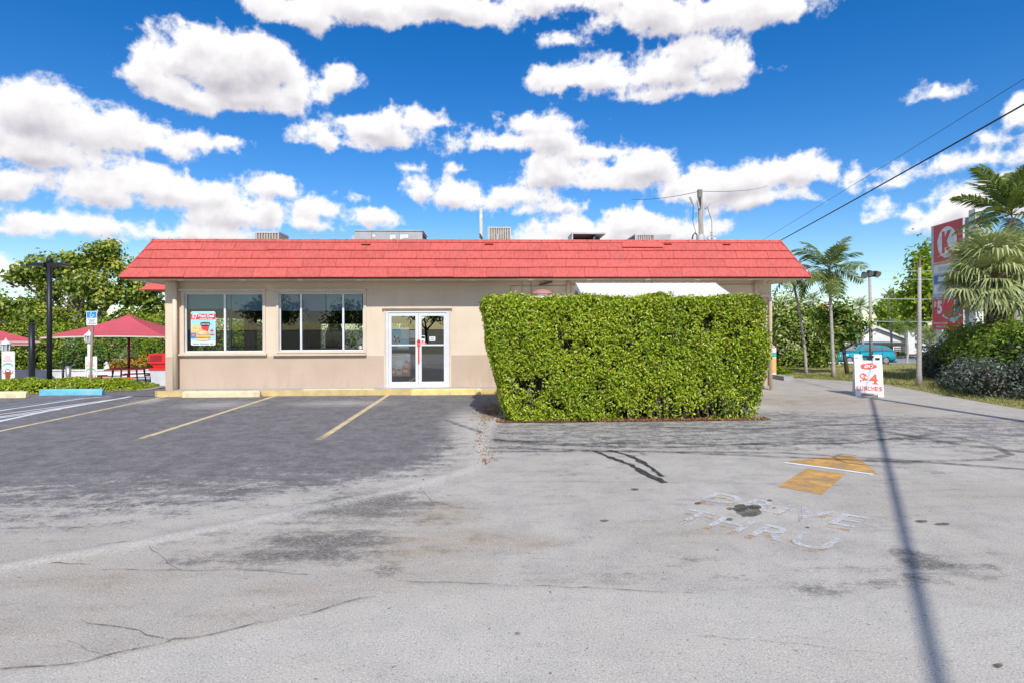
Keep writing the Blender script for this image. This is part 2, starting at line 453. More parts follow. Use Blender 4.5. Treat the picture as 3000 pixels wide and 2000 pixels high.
class Sheet:
    """a flat printed thing: a frame with origin o, right r, up u, outward normal n (metres)"""
    def __init__(s, o, r, u, parent):
        s.o = Vector(o); s.r = Vector(r).normalized(); s.u = Vector(u).normalized(); s.n = s.r.cross(s.u).normalized(); s.p = parent; s.k = 1
    def at(s, x, y, d): return s.o + s.r * x + s.u * y + s.n * d
    def poly(s, name, pts, mt, lift=None):
        s.k += 1; d = (s.k * 0.0006 + 0.001) if lift is None else lift
        return MB().poly([s.at(x, y, d) for x, y in pts]).build(name, mt, s.p)
    def rect(s, name, x0, x1, y0, y1, mt, lift=None): return s.poly(name, [(x0, y0), (x1, y0), (x1, y1), (x0, y1)], mt, lift)
    def ell(s, name, cx, cy, rx, ry, mt, n=20, a0=0, a1=360):
        return s.poly(name, [(cx + rx * math.cos(math.radians(a0 + (a1 - a0) * i / n)), cy + ry * math.sin(math.radians(a0 + (a1 - a0) * i / n))) for i in range(n + (0 if a1 - a0 == 360 else 1))], mt)
    def text(s, name, body, x0, y0, w, h, mt, bold=0.0, shear=0.0, skew=0.0):
        s.k += 1; d = s.k * 0.0006 + 0.001
        v, f, _ = text_mesh(body, bold, shear)
        b = MB(); b.add([s.at(x0 + a * w, y0 + c * h + a * skew, d) for a, c in v], f)
        return b.build(name, mt, s.p)

def terrain(x, y):
    """the lot is level; behind it the ground falls away by about a metre, sooner on the left"""
    x = np.asarray(x, float); y = np.asarray(y, float)
    ss = lambda t: (lambda c: c * c * (3 - 2 * c))(np.clip(t, 0, 1))
    left = -0.5 * ss((y - 18.6) / 6.0) - 0.55 * ss((y - 27) / 14.0)
    right = -1.05 * ss((y - 27) / 13.0)
    w = ss((x + 9) / 15.0)
    return left * (1 - w) + right * w
def tz(x, y): return float(terrain(x, y))
def GT(px, py):
    p = G(px, py)
    for _ in range(12): p = G(px, py, tz(p.x, p.y))
    return p
# ------------------------------------------------------------------ ground
def build_ground():
    # wide sheet to the horizon, following the fall of the land
    xs = np.concatenate([[-3000, -600, -150, -60], np.arange(-40, 50, 2.0), [60, 150, 600, 3000]])
    ys = np.concatenate([[-3000, -600, -150, -60, -30], np.arange(-20, 60, 1.5), [80, 150, 600, 3000]])
    X, Y = np.meshgrid(xs, ys, indexing='ij'); Z = terrain(X, Y) - 0.05
    V = np.stack([X, Y, Z], -1).reshape(-1, 3); ny = len(ys)
    i, j = np.meshgrid(np.arange(len(xs) - 1), np.arange(ny - 1), indexing='ij'); a = (i * ny + j).ravel()
    Q = np.stack([a, a + ny, a + ny + 1, a + 1], 1)
    g = mat('dry_ground', (0.24, 0.22, 0.13), 0.95, var=0.35, vscale=0.7, fine=0.4)
    tag(tri_mesh('ground', V, Q, g), kind='structure')

    # parking lot: fine sheet carrying wear as attributes
    ys = [-9.0, -6, -4, -2, 0, 1.0, 1.8]
    y = 2.4
    while y < 23.4: ys.append(y); y *= 1.0125
    ys = np.array(ys); xs = np.concatenate([np.arange(-24, -12, 0.4), np.arange(-12, 13.0, 0.085), np.arange(13.0, 20.6, 0.4)])
    X, Y = np.meshgrid(xs, ys, indexing='ij')
    Z = terrain(X, Y)
    V = np.stack([X, Y, Z], -1).reshape(-1, 3); ny = len(ys)
    i, j = np.meshgrid(np.arange(len(xs) - 1), np.arange(ny - 1), indexing='ij'); a = (i * ny + j).ravel()
    Q = np.stack([a, a + ny, a + ny + 1, a + 1], 1)
    x, y = V[:, 0], V[:, 1]
    sm = lambda v, lo, hi: (lambda t: t * t * (3 - 2 * t))(np.clip((v - lo) / (hi - lo), 0, 1))
    # seam: edge of the sealed bay
    sp = [G(*p) for p in ((1500, 1200), (1440, 1245), (1412, 1310), (1390, 1372), (1230, 1420), (1000, 1472), (700, 1535), (420, 1590), (0, 1665), (-500, 1740))]
    sx = np.array([p.x for p in sp]); sy = np.array([p.y for p in sp])
    dist = np.full(len(x), 1e9)
    for k in range(len(sx) - 1):
        ax, ay, bx, by = sx[k], sy[k], sx[k + 1], sy[k + 1]
        t = np.clip(((x - ax) * (bx - ax) + (y - ay) * (by - ay)) / ((bx - ax) ** 2 + (by - ay) ** 2), 0, 1)
        dist = np.minimum(dist, np.hypot(x - ax - t * (bx - ax), y - ay - t * (by - ay)))
    bx_at = np.interp(y, sy[::-1], sx[::-1])             # seam x at this depth
    inside = x < bx_at
    seal = np.where(inside, np.clip((y - 3.5) / 5.3, 0, .93) * (.35 + .65 * sm(dist, 0.1, 1.2)), 0.0)
    seal *= np.where(dist < .16, .4, 1)
    # darker lane in front of the hedge, gravelly drive to the right
    right = ~inside
    seal = np.where(right, 0.54 * sm(y, 7.4, 9.6) * (1 - 0.85 * sm(y + 0.35 * np.maximum(x - 5, 0), 12.4, 14.6)), seal)
    stain = np.full(len(x), .10); tan = np.zeros(len(x)); pale = np.zeros(len(x))
    def blob(arr, px, py, rx, ry, amt, pw=1.0):
        c = G(px, py); c2 = G(px + rx, py); c3 = G(px, py - ry); c4 = G(px, py + ry)
        ax = abs(c2.x - c.x); ay = (c3.y - c4.y) / 2
        d = np.hypot((x - c.x) / ax, (y - c.y) / ay); np.maximum(arr, amt * np.clip(1.25 - d, 0, 1) ** pw, out=arr)
    for b in ((800, 1560, 620, 110, .52), (1100, 1500, 420, 90, .60), (2000, 1680, 500, 50, .45), (2500, 1690, 520, 70, .50), (1750, 1380, 420, 40, .45), (2600, 1420, 420, 50, .42), (400, 1480, 420, 60, .42), (1070, 1480, 270, 75, 1.15), (930, 1600, 330, 78, 1.12), (560, 1640, 170, 36, .85), (1130, 1660, 90, 30, .9), (880, 1560, 330, 60, .6),
              (1290, 1385, 130, 26, .55), (1720, 1560, 60, 40, .4), (1830, 1680, 190, 30, .6), (2380, 1720, 110, 34, .8), (2330, 1690, 180, 26, .55),
              (2690, 1640, 110, 70, 1.05), (2850, 1670, 150, 50, .75), (2680, 1690, 120, 48, .8), (2050, 1640, 120, 14, .7), (2600, 1740, 90, 30, .4),
              (1540, 1295, 130, 26, .7), (1800, 1300, 280, 24, .7), (2200, 1310, 250, 22, .7), (2600, 1350, 200, 24, .75), (2880, 1330, 150, 40, .6),
              (1650, 1420, 60, 22, .4), (1405, 1422, 14, 4, 1.0), (1400, 1440, 22, 4, 1.0), (1830, 1430, 18, 4, .8), (2860, 1510, 60, 12, .5), (2740, 1380, 50, 14, .8)):
        blob(stain, *b)
    for b in ((1290, 1500, 120, 40, .95), (1320, 1580, 280, 34, 1.2), (1230, 1620, 150, 42, 1.1), (1500, 1590, 170, 20, 1.1), (900, 1720, 420, 50, .5), (2000, 1560, 300, 40, .35), (300, 1700, 360, 70, .65), (500, 1800, 300, 70, .3), (2850, 1440, 190, 40, .45),
              (2260, 1170, 150, 26, 1.0), (2420, 1170, 180, 24, .9), (2600, 1190, 200, 20, .7), (2850, 1230, 220, 24, .6), (1420, 1180, 60, 20, .6), (1100, 1160, 300, 8, .5), (700, 1168, 160, 7, .5), (2600, 1480, 140, 30, .3)):
        blob(tan, *b)
    for b in ((1360, 1230, 60, 40, 1.0), (1000, 1180, 160, 10, .7), (640, 1185, 120, 12, .7), (1380, 1250, 50, 46, .9), (2230, 1190, 60, 10, .6), (430, 1175, 40, 10, .8)):
        blob(pale, *b)
    zl = [G(*q) for q in ((-600, 1995), (0, 1960), (250, 1940), (470, 1884), (760, 1826), (1000, 1768), (1150, 1710), (1500, 1717), (2030, 1738), (2600, 1760), (3200, 1790))]
    zy = np.interp(x, [q.x for q in zl], [q.y for q in zl]); zone = sm(zy - y, -.05, .08)
    tan = np.maximum(tan, np.where((zone < .5) & (x < 0) & (y < 6.5), .30 * (1 - sm(y, 4.6, 6.2)), 0))
    ridge = np.where(sm(dist, 0.03, 0.16) < 1, 1 - sm(dist, 0.03, 0.16), 0)
    pale = np.maximum(pale, ridge * 0.75)
    Vz = V.copy(); Vz[:, 2] += 0.02 * np.exp(-(dist / 0.12) ** 2)
    mt = bpy.data.materials.new('lot_asphalt'); mt.use_nodes = True; t = mt.node_tree; N = NT(t)
    b = t.nodes['Principled BSDF']; geo = N.node('ShaderNodeNewGeometry'); pos = geo.outputs['Position']
    A = lambda n: N.node('ShaderNodeAttribute', attribute_name=n).outputs['Fac']
    big = N.noise(pos, 0.55, 6, 0.6); mid = N.noise(pos, 2.6, 6, 0.62); streak = N.noise(N.vmath('MULTIPLY', pos, (0.7, 3.0, 1)), 1.7, 6, 0.62)
    NR = lambda q, a, b: N.ramp(q, a, b, 0, 1, False)
    fine = N.noise(pos, 30, 5, 0.75); grit = N.noise(pos, 85, 4, 0.75)
    vo = N.node('ShaderNodeTexVoronoi'); N.put(vo.inputs['Vector'], pos); vo.inputs['Scale'].default_value = 85
    fs0 = N.noise(pos, 14, 5, 0.7)
    light = N.mix(N.ramp(big, 0.3, 0.7), (0.44, 0.40, 0.345, 1), (0.49, 0.455, 0.405, 1))
    light = N.mix(N.ramp(mid, 0.40, 0.68, 0, 0.6), light, (0.34, 0.32, 0.295, 1))
    light = N.mix(N.ramp(N.math('ADD', N.math('MULTIPLY', streak, .6), N.math('MULTIPLY', fs0, .4)), .5, .66, 0, .55), light, (0.27, 0.255, 0.235, 1))
    dark = N.mix(N.ramp(N.math('ADD', N.math('MULTIPLY', mid, .5), N.math('MULTIPLY', N.noise(pos, 7.5, 6, .7), .5)), 0.36, 0.64), (0.10, 0.095, 0.10, 1), (0.21, 0.20, 0.205, 1))
    tanc = N.mix(N.ramp(mid, 0.35, 0.65), (0.30, 0.24, 0.18, 1), (0.42, 0.365, 0.30, 1))
    light = N.mix(N.math('MULTIPLY', A('zone'), .38), light, (0.56, 0.525, 0.465, 1))
    c = N.mix(N.math('MULTIPLY', A('tan'), N.ramp(N.math('ADD', N.math('MULTIPLY', streak, 0.6), N.math('MULTIPLY', big, 0.4)), 0.34, 0.54)), light, tanc)
    # sealcoat / grime worn through to the pale aggregate
    fs = N.noise(N.vmath('MULTIPLY', pos, (1, 1.6, 1)), 17, 5, 0.7)
    m2 = N.noise(pos, 5.5, 7, 0.72)
    tex = N.math('ADD', N.math('ADD', N.math('MULTIPLY', NR(streak, .34, .66), 0.27), N.math('MULTIPLY', NR(m2, .34, .66), 0.33)), N.math('ADD', N.math('MULTIPLY', NR(fine, .36, .64), 0.20), N.math('MULTIPLY', NR(fs, .35, .65), .20)))
    def cover(a, soft):
        lo = N.math('SUBTRACT', 0.92, N.math('MULTIPLY', a, 0.80))
        return N.ramp(tex, N.math('SUBTRACT', lo, soft), N.math('ADD', lo, soft))
    sl = cover(A('seal'), 0.15)
    c = N.mix(N.math('MULTIPLY', sl, 0.94), c, dark)
    st = cover(N.math('MULTIPLY', A('stain'), 0.70), 0.19)
    c = N.mix(N.math('MULTIPLY', st, N.ramp(fine, .36, .62, .95, .45)), c, (0.085, 0.08, 0.075, 1))
    pl = N.math('MULTIPLY', A('pale'), N.ramp(N.math('ADD', N.math('MULTIPLY', streak, 0.5), N.math('MULTIPLY', fine, 0.5)), 0.36, 0.56))
    c = N.mix(N.math('MULTIPLY', pl, 0.8), c, (0.58, 0.55, 0.50, 1))
    # aggregate speckle
    c = N.mix(N.ramp(grit, 0.3, 0.7, 0.0, 1.0), N.mix(1.0, c, (0.66, 0.66, 0.66, 1), 'MULTIPLY'), N.mix(1.0, c, (1.28, 1.28, 1.26, 1), 'MULTIPLY'))
    c = N.mix(N.ramp(fine, 0.58, 0.72, 0, 0.22), c, (0.55, 0.54, 0.5, 1))
    c = N.mix(N.ramp(N.noise(pos, 21, 2, 0.5), 0.70, 0.76, 0, 0.7), c, (0.06, 0.055, 0.05, 1))
    v2 = N.node('ShaderNodeTexVoronoi'); N.put(v2.inputs['Vector'], pos); v2.inputs['Scale'].default_value = 58
    s2 = N.node('ShaderNodeSeparateColor'); N.put(s2.inputs[0], v2.outputs['Color'])
    core = N.ramp(v2.outputs['Distance'], .42, .22)
    c = N.mix(N.math('MULTIPLY', N.math('MULTIPLY', N.math('GREATER_THAN', s2.outputs[0], .84), core), .5), c, (0.66, 0.64, 0.6, 1))
    c = N.mix(N.math('MULTIPLY', N.math('MULTIPLY', N.math('LESS_THAN', s2.outputs[0], .12), core), .5), c, (0.10, 0.095, 0.09, 1))
    N.put(b.inputs['Base Color'], c); b.inputs['Roughness'].default_value = 0.86; b.inputs['Specular IOR Level'].default_value = 0.28
    bn = N.node('ShaderNodeBump'); bn.inputs['Strength'].default_value = 0.2; bn.inputs['Distance'].default_value = 0.005
    N.put(bn.inputs['Height'], N.math('ADD', grit, N.math('ADD', N.math('MULTIPLY', fine, 1.2), vo.outputs['Distance']))); N.put(b.inputs['Normal'], bn.outputs[0])
    lot = tri_mesh('parking_lot', Vz, Q, mt); lot['kind'] = 'structure'
    for nm, arr in (('seal', seal), ('stain', stain), ('tan', tan), ('pale', pale), ('zone', zone)):
        at = lot.data.attributes.new(nm, 'FLOAT', 'POINT'); at.data.foreach_set('value', arr.astype(np.float32))
    return lot
LOT = build_ground()

LAY = [0.004]
def strip(name, pts, w, mt, jag=0.0, fade=None, parent=LOT, z=None):
    """flat ribbon on the ground along pixel points"""
    g = [G(*p) for p in pts]
    if jag > 0:
        o = []
        for a, b in zip(g[:-1], g[1:]):
            k = max(2, int((b - a).length / 0.09)); n = Vector((-(b - a).y, (b - a).x, 0)).normalized()
            for i in range(k): o.append(a.lerp(b, i / k) + n * random.uniform(-jag, jag))
        g = o + [g[-1]]
    if z is None: LAY[0] += 0.00012; z = LAY[0]
    vs, fs, fd = [], [], []
    for i, p in enumerate(g):
        d = (g[min(i + 1, len(g) - 1)] - g[max(0, i - 1)]); n = Vector((-d.y, d.x, 0)).normalized()
        ww = w(i / (len(g) - 1)) if callable(w) else w
        if jag > 0: ww *= random.uniform(0.5, 1.4)
        for s in (-1, 1): vs.append((p.x + n.x * s * ww / 2, p.y + n.y * s * ww / 2, z)); fd.append(0 if fade is None else fade(i / (len(g) - 1)))
        if i: k = 2 * i; fs.append((k - 2, k - 1, k + 1, k))
    o = MB().add(vs, fs).build(name, mt, parent)
    a = o.data.attributes.new('fade', 'FLOAT', 'POINT'); a.data.foreach_set('value', fd)
    return o
def patch(name, pts, mt, parent=LOT, fade=0.0):
    LAY[0] += 0.00012
    o = MB().poly([(G(*p).x, G(*p).y, LAY[0]) for p in pts]).build(name, mt, parent)
    a = o.data.attributes.new('fade', 'FLOAT', 'POINT'); a.data.foreach_set('value', [fade] * len(pts))
    return o

def build_markings():
    yel = worn_mat('faded_yellow_paint', (0.66, 0.53, 0.31), .82, 6)
    wht = worn_mat('faded_white_paint', (0.74, 0.75, 0.76), .85, 6)
    blu = worn_mat('faded_blue_paint', (0.16, 0.45, 0.62), 0.95, 6)
    ora = worn_mat('arrow_orange_paint', (0.68, 0.38, 0.11), .63, 4, edge=.2)
    ghost = worn_mat('letter_white_paint', (0.64, 0.64, 0.63), 0.585, 26, edge=.22)
    gor = worn_mat('letter_orange_ghost', (0.62, 0.36, 0.13), 0.40, 6)
    crack = worn_mat('crack_dark', (0.15, 0.13, 0.11), 0.48, 5)
    crack_t = worn_mat('crack_tan', (0.22, 0.175, 0.13), 0.52, 12)
    rub = worn_mat('tyre_rubber', (0.045, 0.045, 0.048), 0.36, 4, edge=0.26)
    rubd = worn_mat('tyre_rubber_dense', (0.035, 0.035, 0.037), 0.66, 10, edge=0.25)
    oil = worn_mat('oil_stain', (0.095, 0.085, 0.06), 0.56, 7, edge=.26)
    fo = lambda s, e: (lambda t: 0 if t < s else (t - s) / (1 - s) * e)
    strip('painted_line', [(490, 1160), (0, 1262), (-250, 1314)], 0.11, yel)
    strip('painted_line', [(815, 1156), (463, 1268), (385, 1292)], 0.12, yel, fade=lambda t: max(0, (t - 0.5) * 1.1))
    strip('painted_line', [(1137, 1156), (968, 1266), (930, 1290)], 0.12, yel, fade=lambda t: max(0, (t - 0.5) * 1.1))
    strip('painted_line', [(418, 1153), (355, 1166), (148, 1201), (-220, 1280)], 0.14, wht)
    strip('painted_line', [(355, 1158), (245, 1166), (0, 1202), (-220, 1240)], 0.12, wht)
    strip('painted_line', [(330, 1158), (245, 1163), (0, 1196), (-220, 1234)], 0.07, blu)
    for a, b in (((357, 1166), (-100, 1226)), ((255, 1182), (-120, 1238)), ((178, 1198), (-90, 1236))):
        strip('painted_line', [a, b], 0.10, wht)
    # arrow
    patch('painted_arrow_head', [(2298, 1351), (2400, 1340), (2490, 1331), (2530, 1352), (2572, 1387)], ora)
    strip('painted_arrow_edge', [(2299, 1354), (2430, 1371), (2558, 1389)], 0.075, worn_mat('edge_white_paint', (0.8, 0.8, 0.82), 1.15, 6))
    patch('painted_arrow_shaft', [(2362, 1371), (2478, 1387), (2408, 1448), (2279, 1425)], ora, fade=.06)
    # DRIVE THRU
    def letters(body, BL, BR, TL, TR, mt):
        v, f, _ = text_mesh(body, 0.012, 0, 1.12)
        c = [G(*q) for q in (BL, BR, TL, TR)]; LAY[0] += 0.00012
        b = MB(); b.add([tuple((c[0] * (1 - u) + c[1] * u) * (1 - w) + (c[2] * (1 - u) + c[3] * u) * w) for u, w in v], f)
        b.v = [(q[0], q[1], LAY[0]) for q in b.v]
        o = b.build('painted_lettering', mt, LOT); a = o.data.attributes.new('fade', 'FLOAT', 'POINT')
        a.data.foreach_set('value', [0.0] * len(b.v))
    letters('DRIVE', (2040, 1472), (2488, 1556), (2090, 1452), (2534, 1526), gor)
    letters('THRU', (1952, 1524), (2400, 1624), (2008, 1500), (2452, 1590), gor)
    letters('DRIVE', (2051, 1464), (2500, 1546), (2098, 1442), (2545, 1516), ghost)
    letters('THRU', (1970, 1516), (2415, 1616), (2022, 1490), (2466, 1580), ghost)
    # oil drips
    def oilblob(px, py, rx, ry, n=18):
        patch('oil_stain', [(px + rx * math.cos(2 * math.pi * i / n) * random.uniform(.75, 1.1), py + ry * math.sin(2 * math.pi * i / n) * random.uniform(.75, 1.1)) for i in range(n)], oil)
    for b in ((2195, 1498, 40, 18), (2168, 1488, 22, 12), (2212, 1485, 20, 8), (2140, 1489, 14, 4), (2255, 1466, 9, 3), (2138, 1521, 11, 4), (2268, 1487, 6, 2), (1770, 1525, 14, 3), (1860, 1433, 14, 3), (2045, 1474, 12, 3), (1516, 1857, 9, 5), (2926, 1951, 17, 7), (2366, 1545, 8, 2), (2700, 1527, 20, 4), (2760, 1535, 26, 4)):
        oilblob(*b)
    # tyre marks
    strip('tyre_mark', [(1742, 1320), (1790, 1340), (1850, 1362), (1880, 1382), (1948, 1414)], 0.09, rubd, jag=0.012)
    strip('tyre_mark', [(1785, 1318), (1850, 1336), (1890, 1358), (1942, 1396)], 0.085, rubd, jag=0.012)
    strip('tyre_mark', [(1820, 1316), (1868, 1322), (1893, 1333)], 0.07, rub)
    for pts, w in (([(1300, 1228), (1400, 1262), (1480, 1292), (1700, 1306), (2000, 1310), (2300, 1294), (2700, 1284)], 0.13),
                   ([(1425, 1312), (1700, 1318), (2000, 1326), (2300, 1338), (2520, 1348), (2640, 1352), (2900, 1346), (2960, 1330), (2900, 1300), (2790, 1280)], 0.12),
                   ([(1440, 1288), (1700, 1300), (1900, 1296), (2100, 1302), (2480, 1298), (2760, 1270)], 0.10),
                   ([(1430, 1322), (1900, 1322), (2300, 1326), (2600, 1345), (3050, 1378)], 0.11),
                   ([(2160, 1300), (2260, 1302), (2340, 1312)], 0.07), 
                   ([(2440, 1336), (2452, 1346), (2480, 1356), (2520, 1360), (2580, 1366)], 0.06), ([(2440, 1336), (2470, 1330), (2510, 1334)], 0.06),
                   ([(1900, 1250), (2200, 1256), (2600, 1238)], 0.14), ([(2550, 1255), (2800, 1300), (3050, 1330)], 0.2)):
        strip('tyre_mark', pts, w, rub)
    # cracks and joints
    for pts, w, mt_ in (([(0, 1962), (130, 1955), (250, 1940), (330, 1915), (470, 1886), (505, 1876), (620, 1860), (760, 1826), (900, 1800), (1010, 1765), (1100, 1748)], 0.011, crack),
                   ([(0, 1658), (80, 1652), (170, 1650), (290, 1657)], 0.014, crack), ([(160, 1648), (230, 1622), (300, 1594), (420, 1583)], 0.010, crack_t),
                   ([(300, 1668), (520, 1672), (700, 1668), (900, 1684)], 0.008, crack_t),
                   ([(1150, 1700), (1500, 1717), (1720, 1722), (2030, 1738)], 0.007, crack), ([(1400, 1411), (1800, 1412), (2280, 1418)], 0.007, crack_t),
                   ([(230, 1820), (400, 1850), (500, 1876)], 0.008, crack_t), ([(190, 1880), (330, 1930), (360, 1922)], 0.006, crack_t), ([(520, 1672), (480, 1640), (420, 1588)], 0.006, crack_t),
                   ([(1238, 1436), (1228, 1424), (1246, 1414), (1240, 1404)], 0.02, crack), ([(1416, 1262), (1412, 1300), (1400, 1345), (1388, 1376)], 0.016, crack_t),
                   ([(1180, 1442), (1000, 1475), (820, 1512), (640, 1548), (480, 1580)], 0.009, crack_t), ([(1230, 1430), (1270, 1470), (1330, 1485), (1400, 1492)], 0.008, crack_t),
                   ([(2050, 1865), (2350, 1890), (2600, 1920)], 0.004, crack_t)):
        strip('crack', pts, w, mt_, jag=0.014)
build_markings()

def build_curbs():
    # raised walk along the front wall with a yellow kerb
    walk = mat('walk_concrete', (0.40, 0.40, 0.42), 0.85, var=0.15, vscale=2, fine=0.2, bump=0.2)
    kerb_m = mat('kerb_yellow', (0.62, 0.46, 0.20), 0.7, var=0.12, vscale=5, dirt=((0.30, 0.26, 0.2), 0.6))
    xl = PX(452, 16.6); xr = PX(1520, 16.6)
    o = MB().box(xl + 0.25, xr, 16.66, 17.25, -0.05, 0.15).build('sidewalk', walk); o['kind'] = 'structure'
    k = MB()
    pts = [(xl, 16.62), (xl + 0.12, 16.52), (xr, 16.50), (xr, 16.64), (xl + 0.3, 16.655), (xl, 16.655)]
    M = Matrix.Identity(3)
    k.add([(x, y, -0.02) for x, y in pts] + [(x, y, 0.158) for x, y in pts], [tuple(range(6, 12)), (0, 1, 7, 6), (1, 2, 8, 7), (2, 3, 9, 8), (3, 4, 10, 9), (4, 5, 11, 10), (5, 0, 6, 11)])
    k = k.build('kerb', kerb_m); k['kind'] = 'structure'
    rp = mat('ramp_asphalt', (0.15, 0.15, 0.165), .9, var=.2, vscale=2, fine=.3)
    MB().add([(xl - 1.9, 16.75, .006), (xl + .2, 16.6, .012), (xl + .3, 17.3, .148), (xl + .3, 20.6, .05), (xl - .6, 20.6, -.05), (xl - .55, 17.9, .06), (xl - 1.5, 17.4, .006)], [(0, 1, 6), (1, 2, 5), (1, 5, 6), (2, 3, 4, 5)]).build('asphalt_ramp', rp)['kind'] = 'structure'
    # wheel stops
    def stop(px0, px1, py, mt_, label, endm):
        a = G(px0, py); b = G(px1, py); y = (a.y + b.y) / 2; L = min(1.95, b.x - a.x)
        t = thing('wheel_stop', ((a.x + b.x) / 2, y + 0.08, 0), label, 'wheel stop', 'concrete wheel stops at the parking stalls')
        x0, x1 = a.x, b.x
        prof = [(0, 0), (0.02, 0.13), (0.045, 0.175), (0.115, 0.175), (0.14, 0.13), (0.16, 0)]
        m_ = MB(); o = 0
        for x, s in ((x0, 0.86), (x0 + 0.05, 1), (x1 - 0.05, 1), (x1, 0.86)):
            m_.v += [(x, y + 0.08 + (u - 0.08) * s, 0.002 + w * s) for u, w in prof]
        for i in range(3):
            for j in range(6):
                p, q = i * 6 + j, i * 6 + (j + 1) % 6; m_.f.append((p, q, q + 6, p + 6))
        m_.f += [tuple(range(5, -1, -1)), tuple(range(18, 24))]
        m_.build('concrete_bar', mt_, t)
        for q in (0.18, 0.82):
            MB().lathe((x0 + (x1 - x0) * q, y + 0.08, 0.17), [(0.016, 0), (0.016, 0.012), (0.006, 0.016)], 8).build('anchor_pin', mat('rusty_steel', (0.13, 0.08, 0.05), 0.7, 0.5), t)
    ym = mat('wheelstop_cream', (0.74, 0.60, 0.38), 0.75, var=0.12, vscale=6, dirt=((0.33, 0.29, 0.22), 0.55), bump=0.3)
    ym2 = mat('wheelstop_yellow', (0.76, 0.60, 0.24), 0.75, var=0.12, vscale=6, dirt=((0.33, 0.27, 0.18), 0.5), bump=0.3)
    bm = mat('wheelstop_blue', (0.16, 0.46, 0.62), 0.65, var=0.14, vscale=6, dirt=((0.45, 0.5, 0.5), 0.5), bump=0.3)
    stop(537, 757, 1163, ym, 'cream painted wheel stop in front of the poster window', ym)
    stop(884, 1096, 1157, ym, 'cream painted wheel stop between the second window and the door', ym)
    stop(1206, 1410, 1156, ym2, 'yellow wheel stop in front of the glass entrance doors', ym2)
    stop(118, 293, 1157, bm, 'light blue wheel stop below the accessible parking sign', bm)
    stop(-60, 70, 1165, ym, 'yellow wheel stop cut by the left edge of the photo', ym)
    # loose kerb at the right rear corner
    p = G(2262, 1108); q = G(2326, 1114)
    kc = mat('kerb_grey', (0.34, 0.35, 0.36), 0.9, var=0.15, fine=0.25)
    MB().hexa([(p.x, q.y, 0), (q.x, q.y, 0), (q.x, q.y + 0.9, 0), (p.x, q.y + 0.9, 0), (p.x, q.y + 0.03, .15), (q.x - .03, q.y + 0.03, .15), (q.x - .03, q.y + 0.9, .15), (p.x, q.y + 0.9, .15)]).build('kerb_end', kc)['kind'] = 'structure'
    return xl
build_curbs()

def build_lawn():
    # grass verge beyond the drive on the right, a step above the asphalt
    edge = [G(*p) for p in ((3350, 1246), (3000, 1198), (2850, 1172), (2720, 1148), (2600, 1126), (2480, 1114), (2370, 1108), (2326, 1106))]
    edge += [Vector((11.2, 30, 0)), Vector((11.2, 36, 0))]
    far = [Vector((26, 36, 0)), Vector((26, 10, 0))]
    gm = mat('dry_lawn', (0.33, 0.30, 0.11), 0.95, var=0.45, vscale=0.9, fine=0.55, bump=0.6, bscale=40, dirt=((0.40, 0.32, 0.16), 0.75), spec=0.1)
    # strips from edge line to far line, subdivided
    V = []; T = []
    E = [np.array([p.x, p.y]) for p in edge]
    dense = []
    for a, b in zip(E[:-1], E[1:]):
        for i in range(8): dense.append(a + (b - a) * i / 8)
    dense.append(E[-1])
    K = 14
    for i, p in enumerate(dense):
        q = np.array([30.0, 8 + 30.0 * i / (len(dense) - 1)])
        for k in range(K + 1):
            r = p + (q - p) * (k / K) ** 1.5
            V.append((r[0], r[1], tz(r[0], r[1]) + (0.004 if k == 0 else 0.04 + 0.02 * math.sin(r[0] * 3) * math.sin(r[1] * 2.3))))
    for i in range(len(dense) - 1):
        for k in range(K):
            a = i * (K + 1) + k; T.append((a, a + 1, a + K + 2, a + K + 1))
    o = tri_mesh('lawn', np.array(V), np.array(T), gm, smooth=True); o['kind'] = 'structure'
    # grass blades
    rng = np.random.default_rng(3); n = 26000
    Vn = np.array(V).reshape(len(dense), K + 1, 3)
    ii = rng.integers(0, len(dense) - 1, n); kk = rng.integers(0, 11, n); u, w = rng.random(n)[:, None], rng.random(n)[:, None]
    p = (Vn[ii, kk] * (1 - u) + Vn[ii + 1, kk] * u) * (1 - w) + (Vn[ii, kk + 1] * (1 - u) + Vn[ii + 1, kk + 1] * u) * w
    a = rng.uniform(0, 6.28, n); h = rng.uniform(0.03, 0.09, n); wd = 0.012
    d = np.stack([np.cos(a), np.sin(a), np.zeros(n)], 1)
    tip = p + np.stack([rng.normal(0, .03, n), rng.normal(0, .03, n), h], 1)
    Vb = np.stack([p - d * wd, p + d * wd, tip], 1).reshape(-1, 3); Tb = np.arange(3 * n).reshape(-1, 3)
    gr = tri_mesh('grass', Vb, Tb, leaf_mat('grass_blade', [(0.12, 0.15, 0.04), (0.30, 0.31, 0.10), (0.52, 0.45, 0.22)], 0.6, 0.3), None, np.repeat(np.clip(rng.normal(.5, .25, n), 0, 1), 3))
    tag(gr, 'short patchy grass on the verge under the palms', 'grass', kind='stuff')
    # street beyond the verge
    rm = mat('street_asphalt', (0.30, 0.30, 0.30), 0.9, var=0.15, vscale=0.6, fine=0.2)
    MB().box(-2, 80, 41.5, 54, -1.2, -1.03).build('road', rm)['kind'] = 'structure'
    MB().box(-2, 80, 38.5, 41.0, -1.2, -0.97).build('pavement', mat('pavement_concrete', (0.5, 0.49, 0.46), 0.9, var=0.1, fine=0.15))['kind'] = 'structure'
    MB().box(-2, 80, 54.0, 55.6, -1.2, -0.93).build('far_pavement', MATS['pavement_concrete'])['kind'] = 'structure'
build_lawn()
